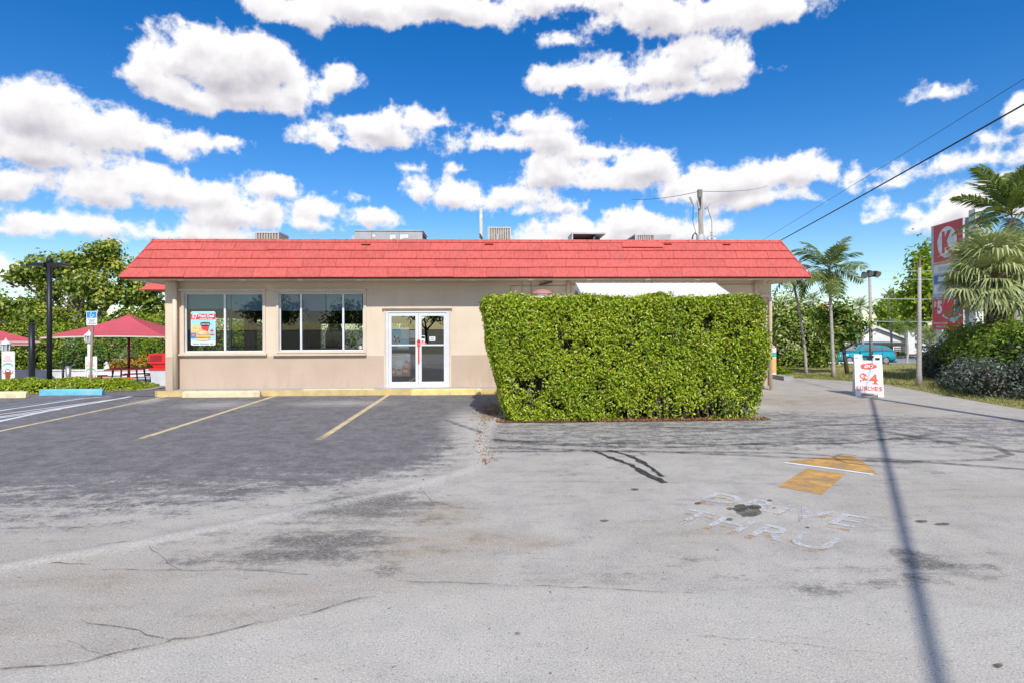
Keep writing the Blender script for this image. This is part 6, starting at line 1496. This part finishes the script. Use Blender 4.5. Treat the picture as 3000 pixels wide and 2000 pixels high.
    MB().tube([(x, Y, g - .02), (x, Y, zt - .10)], .078, 16).build('body', steel, t, True); MB().lathe((x, Y, zt - .10), [(.095, 0), (.095, .04), (.05, .05), (.05, .07), (.095, .075), (.08, .1)], 16).build('lid', blk, t)
    # umbrellas
    redc = mat('umbrella_fabric', (0.52, 0.085, 0.105), .8, var=.06, vscale=2); edge = mat('umbrella_edge', (.62, .55, .48), .7); pole = mat('umbrella_pole', (.20, .02, .025), .4)
    def umbrella(px, Y, pyt, pye, half, label, rot=.35, ground=None, polem=pole):
        c = P(px, pyt, Y); g = tz(c.x, Y) if ground is None else ground; ze = PZ(px, pye, Y)
        t = thing('patio_umbrella', (c.x, Y, g), label, 'umbrella', 'red patio umbrellas')
        n = 8; V = [(c.x, Y, c.z)]; F_ = []
        cor = [(c.x + half * math.cos(rot + k * math.pi / 2), Y + half * math.sin(rot + k * math.pi / 2)) for k in range(4)]
        rings = 6; segs = 8
        for i in range(1, rings + 1):
            s = i / rings
            for k in range(4):
                for j in range(segs):
                    u = j / segs; x = cor[k][0] * (1 - u) + cor[(k + 1) % 4][0] * u; y = cor[k][1] * (1 - u) + cor[(k + 1) % 4][1] * u
                    zz = c.z + (ze - c.z) * (s ** .82) - .06 * math.sin(math.pi * u) * math.sin(math.pi * s) + (.05 * math.sin(math.pi * u) if i == rings else 0)
                    V.append((c.x + (x - c.x) * s, Y + (y - Y) * s, zz))
        m_ = 4 * segs
        for j in range(m_): F_.append((0, 1 + j, 1 + (j + 1) % m_))
        for i in range(rings - 1):
            for j in range(m_): a = 1 + i * m_ + j; b = 1 + i * m_ + (j + 1) % m_; F_.append((a, a + m_, b + m_, b))
        MB().add(V, F_).build('canopy', redc, t)
        last = V[-m_:]; 
        MB().add([v for v in last] + [(v[0], v[1], v[2] - .05) for v in last], [(j, (j + 1) % m_, m_ + (j + 1) % m_, m_ + j) for j in range(m_)]).build('edge_band', edge, t)
        for k in range(4): MB().tube([(c.x, Y, c.z - .12), (c.x + (cor[k][0] - c.x) * .5, Y + (cor[k][1] - Y) * .5, c.z + (ze - c.z) * .58 - .05), (cor[k][0], cor[k][1], ze - .03)], .02, 6).build('rib', polem, t)
        MB().tube([(c.x, Y, g), (c.x, Y, c.z - .05)], .05, 10).build('pole', polem, t, True); MB().lathe((c.x, Y, c.z - .02), [(.09, 0), (.05, .05)], 10).build('finial', redc, t)
        return c
    cU = umbrella(377, 25.0, 922, 985, 3.05, 'big red square umbrella over the picnic table', rot=.95)
    umbrella(-95, 24.0, 935, 1001, 2.75, 'red umbrella reaching in from the left edge', rot=.05)
    umbrella(-80, 28.5, 960, 1010, 2.7, 'lower red umbrella behind the first at the left edge', rot=.1)
    # picnic table round the umbrella pole
    x, y = cU.x, 25.0; g = tz(x, y); rt = mat('table_red', (.80, .04, .04), .45, var=.1); fr = mat('table_frame_black', (.02, .02, .02), .5)
    t = thing('picnic_table', (x, y, g), 'square red picnic table with four benches under the umbrella', 'picnic table')
    ro = Matrix.Rotation(.22, 3, 'Z')
    tt = MB()
    for i in range(9):
        b = MB().obox(Vector((x, y, g + .75)) + ro @ Vector((0, -.60 + i * .15, 0)), .68, .062, .022, ro).build('table_slat', rt, t)
    for k in range(4):
        M = Matrix.Rotation(.22 + k * math.pi / 2, 3, 'Z'); c0 = Vector((x, y, g))
        for j in (-.12, 0.0, .12): MB().obox(c0 + M @ Vector((0, -1.18 + j, .45)), .62, .052, .02, M).build('bench_slat', rt, t)
        for sx in (-.45, .45):
            MB().tube([c0 + M @ Vector((sx, -1.25, 0)), c0 + M @ Vector((sx, -1.18, .43))], .025, 6).build('bench_leg', fr, t)
            MB().tube([c0 + M @ Vector((sx, -1.10, 0)), c0 + M @ Vector((sx, -1.18, .43))], .025, 6).build('bench_leg', fr, t)
            MB().tube([c0 + M @ Vector((sx, -1.18, .42)), c0 + M @ Vector((sx, -.45, .42)), c0 + M @ Vector((sx, -.45, .72))], .022, 6).build('bench_arm', fr, t)
        MB().tube([c0 + M @ Vector((-.5, -.5, 0)), c0 + M @ Vector((-.42, -.42, .73))], .03, 6).build('table_leg', fr, t)
    # litter bin
    Y = 23.0; x = PX(482, Y); g = tz(x, Y); z1 = PZ(482, 1077, Y); zt = PZ(482, 1034, Y)
    t = thing('litter_bin', (x, Y, g), 'grey litter bin with a red tray top beside the building', 'litter bin'); w = .36
    MB().hexa([(x - w * .85, Y - w * .85, g), (x + w * .85, Y - w * .85, g), (x + w * .85, Y + w * .85, g), (x - w * .85, Y + w * .85, g), (x - w, Y - w, z1 - .06), (x + w, Y - w, z1 - .06), (x + w, Y + w, z1 - .06), (x - w, Y + w, z1 - .06)]).build('body', mat('bin_grey', (.55, .56, .56), .7, var=.08), t)
    rb = mat('bin_red', (.66, .03, .03), .4, var=.05)
    box('rim', rb, t, x - w - .03, x + w + .03, Y - w - .03, Y + w + .03, z1 - .058, z1 + .02)
    hd = MB().hexa([(x - w * .7, Y - w * .8, z1 + .02), (x + w, Y - w * .8, z1 + .02), (x + w, Y + w * .8, z1 + .02), (x - w * .7, Y + w * .8, z1 + .02), (x - w * .95, Y - w * .95, z1 + .22), (x + w, Y - w * .95, z1 + .22), (x + w, Y + w * .95, z1 + .22), (x - w * .95, Y + w * .95, z1 + .22)]).build('hood_base', rb, t)
    MB().box(x - w * 1.1, x + w, Y - w - .02, Y - w + .03, z1 + .2, zt).box(x - w * 1.1, x + w, Y + w - .03, Y + w + .02, z1 + .2, zt).box(x - w * 1.1 + .002, x + w, Y - w + .032, Y + w - .032, zt - .06, zt - .002).box(x + w * .3, x + w, Y - w + .032, Y + w - .032, z1 + .222, zt - .062).build('tray_hood', rb, t)
    box('hood_opening_shade', mat('bin_red_shaded', (.30, .015, .015), .6), t, x - w * .95, x + w * .28, Y - w - .024, Y - w - .021, z1 + .27, zt - .06)  # darker red sheet stands in for the shaded inside of the open hood
    # white lion statue and neighbour's gate pier
    Y = 31.3; c = P(311, 1080, Y); z = PZ(300, 1081, Y); st = mat('statue_white', (.66, .66, .64), .8, var=.15, vscale=10)
    t = thing('stone_statue', (c.x, Y, z), 'small white seated animal statue on the low wall', 'statue')
    k = .5
    MB().lathe((c.x, Y + .1, z), [(.22 * k, 0), (.24 * k, .1 * k), (.2 * k, .3 * k), (.15 * k, .48 * k), (.1 * k, .55 * k)], 12).build('body', st, t, True); MB().lathe((c.x - .02, Y + .07, z + .24), [(.015, 0), (.065, .025), (.08, .08), (.06, .135), (.015, .16)], 12).build('head', st, t, True)
    MB().lathe((c.x - .08, Y + .05, z + .30), [(.04, 0), (.03, .06)], 10, (-1, -.5, 0)).build('muzzle', st, t, True)
    for q in (-.05, .03): MB().tube([(c.x + q - .04, Y, z), (c.x + q - .03, Y + .02, z + .17)], [.035, .028], 8).build('foreleg', st, t)
    a = PX(432, 36); b = PX(460, 36); z = PZ(450, 1036, 36)
    t = thing('gate_pier', ((a + b) / 2, 36, -1), 'white stone pier beyond the patio right of the umbrella pole', 'pier'); box('shaft', st, t, a, b, 36, 36.6, -1.1, z - .1); box('cap', st, t, a - .06, b + .06, 35.94, 36.66, z - .1, z)
    a = PX(398, 48); b = PX(441, 48)
    t = thing('distant_house', ((a + b) / 2, 48, -1.1), 'pale eave of a distant house seen under the umbrella edge', 'house'); z = PZ(415, 1000, 48); hw = mat('house_white', (.74, .75, .74), .7, var=.06)
    box('wall', mat('house_shadow_wall', (.4, .38, .34), .8), t, a + .1, b - .1, 48.4, 52, -1.1, z - .1); MB().box(a - .6, b + .3, 48, 52.4, z - .06, z + .3).build('roof', hw, t)
build_patio()

# ------------------------------------------------------------------ drive side: sandwich board, banner, pylon sign, house, car
def build_signs():
    wb = mat('aframe_white', (.78, .79, .80), .45, var=.05, dirt=((.5, .5, .5), .35)); blk = mat('aframe_black', (.02, .02, .02), .5); sred = mat('print_brick_red', (.70, .11, .06), .5, var=.06)
    a = G(2507, 1159); b = G(2590, 1162); r = (b - a); W = r.length; r.normalize(); back = Vector((-r.y, r.x, 0)); Hh = PZ(2550, 1038, a.y) ; 
    t = thing('sandwich_board', (a + b) / 2 + back * .3, 'white folding sandwich board advertising lunches on the drive', 'sandwich board')
    up = (Vector((0, 0, Hh)) + back * .28).normalized(); L = (Vector((0, 0, Hh)) + back * .28).length
    n = r.cross(up)                       # towards the viewer
    def panel(o, upv, nn, name):
        th = .035; M = MB()
        def bx(x0, x1, y0, y1, d0=0, d1=th):
            M.hexa([o + r * x0 + upv * y0 - nn * d0, o + r * x1 + upv * y0 - nn * d0, o + r * x1 + upv * y0 - nn * d1, o + r * x0 + upv * y0 - nn * d1, o + r * x0 + upv * y1 - nn * d0, o + r * x1 + upv * y1 - nn * d0, o + r * x1 + upv * y1 - nn * d1, o + r * x0 + upv * y1 - nn * d1])
        bx(0, W, .09, L - .17); bx(0, .13, -.0, .09); bx(W - .13, W, 0, .09); bx(0, .20, L - .17, L - .01); bx(W - .22, W, L - .17, L - .01)
        return M.build(name, wb, t)
    fp = panel(a, up, n, 'front_panel')
    up2 = (Vector((0, 0, Hh)) - back * .28).normalized(); panel(a + back * .62, up2, r.cross(up2), 'rear_panel')
    MB().bar(a + r * .2 + up * (L - .06), a + r * (W - .2) + up * (L - .06), .03, .05).bar(a + r * .3 + up * (L - .12), a + r * .42 + up * (L - .12), .03, .06).bar(a + r * .5 + up * (L - .12), a + r * .6 + up * (L - .12), .03, .06).build('handle', blk, t)
    s = Sheet(a + n * .001, r, up, t)
    s.rect('sheet', .025 * W, .975 * W, .115, L - .18, PR['white'])
    # lips logo
    cx, cy = .51 * W, L * .715; w, h = .30 * W, .105 * L
    lip = [(cx + w * math.cos(q), cy + h * (abs(math.sin(q)) ** .75) * (1 if math.sin(q) > 0 else -1) * .62 * (1 - .12 * math.cos(q))) for q in [2 * math.pi * k / 32 for k in range(32)]]
    s.poly('logo_orange_stroke', [(cx - .62 * w, cy + .38 * h), (cx - .1 * w, cy + .80 * h), (cx + .55 * w, cy + .78 * h), (cx + .95 * w, cy + .42 * h), (cx + .5 * w, cy + .62 * h), (cx, cy + .66 * h)], PR['orange'])
    s.poly('logo_blue_stroke', [(cx - .98 * w, cy - .30 * h), (cx - .5 * w, cy - .50 * h), (cx + .1 * w, cy - .62 * h), (cx + .2 * w, cy - .72 * h), (cx - .4 * w, cy - .78 * h), (cx - .95 * w, cy - .52 * h)], PR['blue'])
    s.poly('logo_lips', lip, sred); s.text('logo_letters', 'DQ', cx - .52 * w, cy - .40 * h, 1.05 * w, .78 * h, PR['white'], .035, .25)
    s.rect('divider', .05 * W, .95 * W, .585 * L, .588 * L, mat('pale_pink', (.8, .6, .55), .5))
    s.text('price_dollar', '$', .17 * W, .275 * L, .27 * W, .28 * L, sred, .035); s.text('price_four', '4', .51 * W, .30 * L, .30 * W, .23 * L, sred, .05)
    # slab feet of the numeral and letters
    s.rect('serif', .60 * W, .83 * W, .292 * L, .318 * L, sred)
    lw = .135 * W
    for k, ch in enumerate('LUNCHES'):
        x0 = .035 * W + k * .133 * W; s.text('letter', ch, x0 + .008 * W, .135 * L, .105 * W, .105 * L, sred, .02)
        if ch in 'LUNHE':
            for q in ((0, .045) if ch in 'LE' else (0, .075)): s.rect('serif', x0 + q * W, x0 + (q + .045) * W, .228 * L, .240 * L, sred)
            if ch in 'LNH': s.rect('serif', x0, x0 + .045 * W, .135 * L, .147 * L, sred)
    s.text('maker_mark', 'S', .06 * W, L - .11, .06 * W, .04, PR['cyan'], .01) if False else None
    s.ell('maker_mark', .10 * W, L - .085, .06 * W, .02, PR['cyan'])
    # banner leaning by the building corner
    Y = 21.0; a = P(2262, 1088, Y); b = P(2274, 1018, Y); t = thing('corner_banner', ((a.x + b.x) / 2, Y, 0), 'narrow printed banner stand beside the building corner', 'banner')
    box('board', PR['white'], t, a.x - .3, b.x, Y, Y + .02, .0, b.z); s = Sheet((a.x - .3, Y - .001, 0), (1, 0, 0), (0, 0, 1), t); w = b.x - a.x + .3
    s.rect('green_swirl', 0, w, .78, .95, PR['green']); s.rect('orange_drink', .1 * w, w, .2, .75, mat('cup_orange', (.8, .45, .15), .5)); s.rect('red_text', .1 * w, .9 * w, 1.1, 1.2, mat('pale_red_print', (.75, .35, .33), .5))
    # pylon sign, face turned to the left
    A = P(2733, 963, 31.1); B = P(2821, 963, 28.6); A.z = B.z = 0; d = (B - A); Wd = d.length; d.normalize(); nn = Vector((d.y, -d.x, 0))
    if nn.x > 0: nn = -nn
    g = tz(A.x, 30); t = thing('pylon_sign', ((A + B) / 2).to_tuple()[:2] + (g,), 'tall red and white petrol station pylon sign behind the fan palm', 'sign')
    zt = PZ(2821, 640, 28.6); zb = PZ(2821, 967, 28.6)
    cab = mat('sign_cabinet_grey', (.50, .53, .58), .5); redk = mat('sign_red', (.62, .02, .03), .4, var=.03); wk = mat('sign_white', (.75, .76, .78), .4)
    def slab(name, u0, u1, z0, z1, mt_, th0, th1): MB().hexa([A + d * u0 + nn * th0 + Vector((0, 0, z0)), A + d * u1 + nn * th0 + Vector((0, 0, z0)), A + d * u1 + nn * th1 + Vector((0, 0, z0)), A + d * u0 + nn * th1 + Vector((0, 0, z0)), A + d * u0 + nn * th0 + Vector((0, 0, z1)), A + d * u1 + nn * th0 + Vector((0, 0, z1)), A + d * u1 + nn * th1 + Vector((0, 0, z1)), A + d * u0 + nn * th1 + Vector((0, 0, z1))]).build(name, mt_, t)
    slab('cabinet', -.12, Wd + .03, zt - 2.3, zt + .03, cab, -.5, 0); slab('price_cabinet', -.05, Wd, zb + 1.75, zt - 2.32, cab, -.45, -.02); slab('lower_cabinet', -.05, Wd + .03, zb, zb + 1.7, cab, -.4, 0)
    slab('leg', -.10, .14, g, zt - 2.3, wk, -.45, -.25); slab('meter_box', .2, .55, zb - .75, zb - .2, wk, -.35, -.2)
    MB().box(B.x + .15, B.x + .55, B.y - .6, B.y - .2, g, zt + .35).build('main_post', wk, t)
    s = Sheet(A + nn * .002, d, (0, 0, 1), t)
    s.rect('red_face', 0.1, Wd - .02, zt - 2.0, zt, redk); cy = zt - 1.02; s.ell('white_disc', Wd * .5, cy, .82, .82, wk, 28); s.text('emblem_letter', 'K', Wd * .5 - .42, cy - .6, .88, 1.2, redk, .06)
    s.rect('orange_stripe', .1, Wd - .02, zt - 2.28, zt - 2.06, PR['orange'])
    for k in range(3): s.rect('price_panel', .12, Wd - .1, zb + 1.95 + k * .55, zb + 2.4 + k * .55, [wk, mat('price_blue', (.03, .12, .45), .4), wk][k]); 
    for k in range(3): s.text('price_digits', ['3.19', '3.69', '3.99'][k], .5, zb + 2.0 + k * .55, 1.5, .34, [redk, wk, MATS['print_green']][k], .03) if False else s.rect('price_strip', .5, 2.0, zb + 2.05 + k * .55, zb + 2.3 + k * .55, [cab, wk, cab][k])
    s.rect('offer_face', .0, Wd, zb + .04, zb + 1.66, mat('offer_red', (.75, .015, .03), .45)); s.text('offer_dollar', '$', .12, zb + 1.1, .24, .45, wk, .04); s.text('offer_five', '5', .42, zb + .85, .42, .72, wk, .05)
    s.poly('offer_tray', [(.8, zb + .75), (1.35, zb + 1.02), (2.5, zb + .78), (1.85, zb + .35)], PR['cyan'])
    for k, (u, v) in enumerate(((1.2, .8), (1.5, .9), (1.75, .75), (1.45, .68), (2.05, .78), (1.3, .95))): s.ell('chicken_piece', u, zb + v, .2, .11, mat('chicken_brown', (.42, .11, .03), .5), 10)
    s.rect('drink_can', 1.85, 2.05, zb + .95, zb + 1.6, PR['white']); s.rect('drink_can', 2.05, 2.28, zb + .95, zb + 1.6, PR['blue'])
    s.text('offer_line', 'innercircle', .12, zb + .30, 1.2, .17, wk, .01); s.text('offer_line', 'rewards', .35, zb + .12, .75, .15, wk, .01)
build_signs()

def build_house():
    Y = 63.0; hw = MATS['house_white']; g = -1.05
    a, b = PX(2360, Y), PX(2690, Y); t = thing('white_house', ((a + b) / 2, Y, g), 'low white house with a gable roof and carport across the street', 'house')
    ze = PZ(2600, 1012, Y); x1 = PX(2685, Y)
    box('wall', hw, t, a, b, Y, Y + 9, g, ze)
    zp = PZ(2590, 962, Y); xp = PX(2560, Y); xl, xr = PX(2430, Y), PX(2690, Y)
    MB().add([(xl, Y - .1, ze), (xr, Y - .1, ze), (xp, Y - .1, zp), (xl, Y + 9, ze), (xr, Y + 9, ze), (xp, Y + 9, zp)], [(0, 1, 2), (1, 4, 5, 2), (0, 2, 5, 3), (3, 5, 4)]).build('gable', hw, t)
    r = MB(); r.hexa([(xl - .5, Y - .5, ze - .1), (xp, Y - .5, zp + .05), (xp, Y + 9, zp + .05), (xl - .5, Y + 9, ze - .1), (xl - .5, Y - .5, ze + .12), (xp, Y - .5, zp + .27), (xp, Y + 9, zp + .27), (xl - .5, Y + 9, ze + .12)])
    r.hexa([(xp + .001, Y - .5, zp + .05), (xr + .5, Y - .5, ze - .1), (xr + .5, Y + 9, ze - .1), (xp + .001, Y + 9, zp + .05), (xp + .001, Y - .5, zp + .27), (xr + .5, Y - .5, ze + .12), (xr + .5, Y + 9, ze + .12), (xp + .001, Y + 9, zp + .27)]); r.build('roof', mat('house_roof', (.66, .66, .66), .7, var=.08), t)
    zc = PZ(2560, 1006, 58); c = MB().box(PX(2400, 58), PX(2645, 58), 57.6, 63.4, zc - .25, zc).build('carport_roof', mat('carport_tan', (.55, .42, .26), .7), t); box('carport_top', hw, c, PX(2400, 58), PX(2645, 58), 57.62, 63.4, zc + .003, zc + .12)
    for px in (2425, 2505, 2600): box('carport_post', hw, t, PX(px, 58), PX(px, 58) + .18, 57.8, 58.0, g, zc - .25)
    for px0, px1 in ((2620, 2642), (2430, 2470)):
        w = MB().box(PX(px0, Y), PX(px1, Y), Y - .06, Y - .02, PZ(px0, 1035, Y), PZ(px0, 1016, Y)).build('window', mat('house_glass', (.10, .12, .14), .15), t)
        for k in range(4): z = PZ(px0, 1033 - k * 5, Y); box('shutter_slat', hw, w, PX(px0, Y) + .02, PX(px1, Y) - .02, Y - .1, Y - .065, z, z + .06)
    box('chimney_wall', hw, t, PX(2660, Y - 1), PX(2680, Y - 1), Y - 1, Y - .6, g, PZ(2670, 968, Y - 1))
    # outbuilding right
    a, b = PX(2684, 66), PX(2740, 66); t = thing('side_house', ((a + b) / 2, 66, g), 'plain white gable of the neighbouring house at the right', 'house'); z0 = PZ(2700, 1020, 66); z1 = PZ(2684, 985, 66)
    box('wall', hw, t, a, b, 66, 72, g, z0); MB().hexa([(a - .2, 65.8, z1), (b + .4, 65.8, z0 - .1), (b + .4, 72, z0 - .1), (a - .2, 72, z1), (a - .2, 65.8, z1 + .2), (b + .4, 65.8, z0 + .1), (b + .4, 72, z0 + .1), (a - .2, 72, z1 + .2)]).build('roof', MATS['house_roof'], t)
    shrub_mass('house_shrub', 'small pale bush in front of the white house', 'shrub', [E(2632, 1045, 57, 22, 18), E(2650, 1050, 57, 14, 12)], 600, .3, .15, LY, 131, core=False)
    # street light bench etc. kept simple: white rail by the pavement
    t = thing('white_rail', (PX(2470, 41.2), 41.2, -1), 'low white rail along the street behind the verge', 'rail'); x0, x1 = PX(2420, 41.2), PX(2520, 41.2)
    for k in range(6): x = x0 + (x1 - x0) * k / 5; box('rail_post', hw, t, x - .04, x + .04, 41.2, 41.28, -1.0, -.62)
    box('rail_beam', hw, t, x0 - .05, x1 + .05, 41.16, 41.196, -.72, -.62)
build_house()

def build_car():
    Y = 45.0; g = -1.03; xr = PX(2608, Y); L = 4.75; x0 = xr - L
    paint = mat('car_turquoise', (.02, .36, .44), .22, .25, var=.05, spec=.6); gl = mat('car_glass', (.12, .17, .19), .08, spec=.7); blk = mat('car_black', (.015, .015, .016), .6); tyre = mat('tyre_black', (.02, .02, .02), .85); rim = mat('rim_silver', (.5, .5, .52), .3, .8)
    t = thing('turquoise_car', (x0 + L / 2, Y, g), 'turquoise hatchback driving left on the street behind the palms', 'car')
    # stations from nose (left) to tail: x, z bottom, z belt, half width
    st = [(0.0, .38, .62, .62), (.10, .26, .74, .76), (.45, .22, .84, .86), (1.1, .20, .95, .90), (1.6, .20, 1.00, .91), (2.6, .20, 1.02, .92), (3.6, .20, 1.04, .91), (4.3, .24, 1.06, .88), (4.65, .32, 1.04, .80), (4.75, .42, .92, .70)]
    def loft(rows):
        m_ = MB(); n = len(rows[0])
        for r in rows: m_.v += r
        for i in range(len(rows) - 1):
            for j in range(n - 1): a = i * n + j; m_.f.append((a, a + 1, a + n + 1, a + n))
            a = i * n; m_.f.append((a + n - 1, a, a + n, a + 2 * n - 1))
        m_.f += [tuple(range(n - 1, -1, -1)), tuple(range((len(rows) - 1) * n, len(rows) * n))]
        return m_
    rows = [[(x0 + x, Y - w * .9, g + zb), (x0 + x, Y - w, g + zb + (zt - zb) * .45), (x0 + x, Y - w * .97, g + zt - .06), (x0 + x, Y - w * .86, g + zt), (x0 + x, Y + w * .86, g + zt), (x0 + x, Y + w * .97, g + zt - .06), (x0 + x, Y + w, g + zb + (zt - zb) * .45), (x0 + x, Y + w * .9, g + zb)] for x, zb, zt, w in st]
    loft(rows).build('body', paint, t, True)
    gh = [(1.35, .98, .98, .80), (2.05, 1.0, 1.40, .70), (2.6, 1.0, 1.50, .67), (3.4, 1.02, 1.50, .67), (4.05, 1.04, 1.42, .66), (4.6, 1.03, 1.06, .72)]
    rows = [[(x0 + x, Y - .84, g + zb), (x0 + x, Y - w - .02, g + zt - .04), (x0 + x, Y - w * .9, g + zt), (x0 + x, Y + w * .9, g + zt), (x0 + x, Y + w + .02, g + zt - .04), (x0 + x, Y + .84, g + zb)] for x, zb, zt, w in gh]
    loft(rows).build('roof', paint, t, True)
    def yy(z): return Y - .84 + (z - 1.02) / (1.46 - 1.02) * .145 - .012
    for pts in ([(1.72, 1.08), (2.10, 1.34), (2.55, 1.42), (2.58, 1.08)], [(2.68, 1.08), (2.66, 1.42), (3.35, 1.42), (3.50, 1.09)], [(3.60, 1.09), (3.46, 1.41), (3.95, 1.36), (4.18, 1.12)]):
        MB().poly([(x0 + x, yy(z), g + z) for x, z in pts]).build('side_window', gl, t)
    MB().add([(x0 + 1.42, Y - .68, g + 1.03), (x0 + 1.42, Y + .68, g + 1.03), (x0 + 2.0, Y + .6, g + 1.385), (x0 + 2.0, Y - .6, g + 1.385)], [(0, 3, 2, 1)]).build('windscreen', gl, t).location = (-.02, 0, .012)
    for x in (.88, 3.78):
        for s in (-1, 1):
            w = MB().lathe((x0 + x, Y + s * .80, g + .33), [(.22, -.10), (.32, -.10), (.335, -.05), (.335, .05), (.32, .10), (.22, .10)], 20, (0, s, 0)).build('wheel', tyre, t, True)
            MB().lathe((x0 + x, Y + s * .80, g + .33), [(.05, .09), (.215, .09), (.22, .105), (.1, .11)], 14, (0, s, 0)).build('rim', rim, w)
            MB().lathe((x0 + x, Y + s * .905, g + .34), [(.37, -.02), (.39, 0), (.37, .012)], 20, (0, s, 0)).build('wheel_arch', blk, t) if False else None
    for s in (-1, 1):
        MB().obox((x0 + .18, Y + s * .66, g + .70), .12, .09, .05, Matrix.Rotation(s * .4, 3, 'Z')).build('headlight', mat('headlight', (.7, .72, .75), .15), t)
        MB().obox((x0 + 4.6, Y + s * .76, g + .90), .08, .06, .10, Matrix.Rotation(-s * .4, 3, 'Z')).build('tail_light', mat('tail_red', (.6, .02, .02), .25), t)
        MB().obox((x0 + 1.75, Y + s * .98, g + 1.06), .07, .08, .06, Matrix.Identity(3)).build('wing_mirror', paint, t)
    for x in (2.62, 3.5): MB().box(x0 + x, x0 + x + .012, Y - .925, Y - .9, g + .3, g + .98).build('door_seam', blk, t)
    for x in (2.35, 3.25): MB().box(x0 + x, x0 + x + .16, Y - .94, Y - .915, g + .86, g + .89).build('door_handle', rim, t)
    MB().box(x0 + .06, x0 + 4.66, Y - .86, Y + .86, g + .16, g + .25).build('sill', blk, t)
build_car()
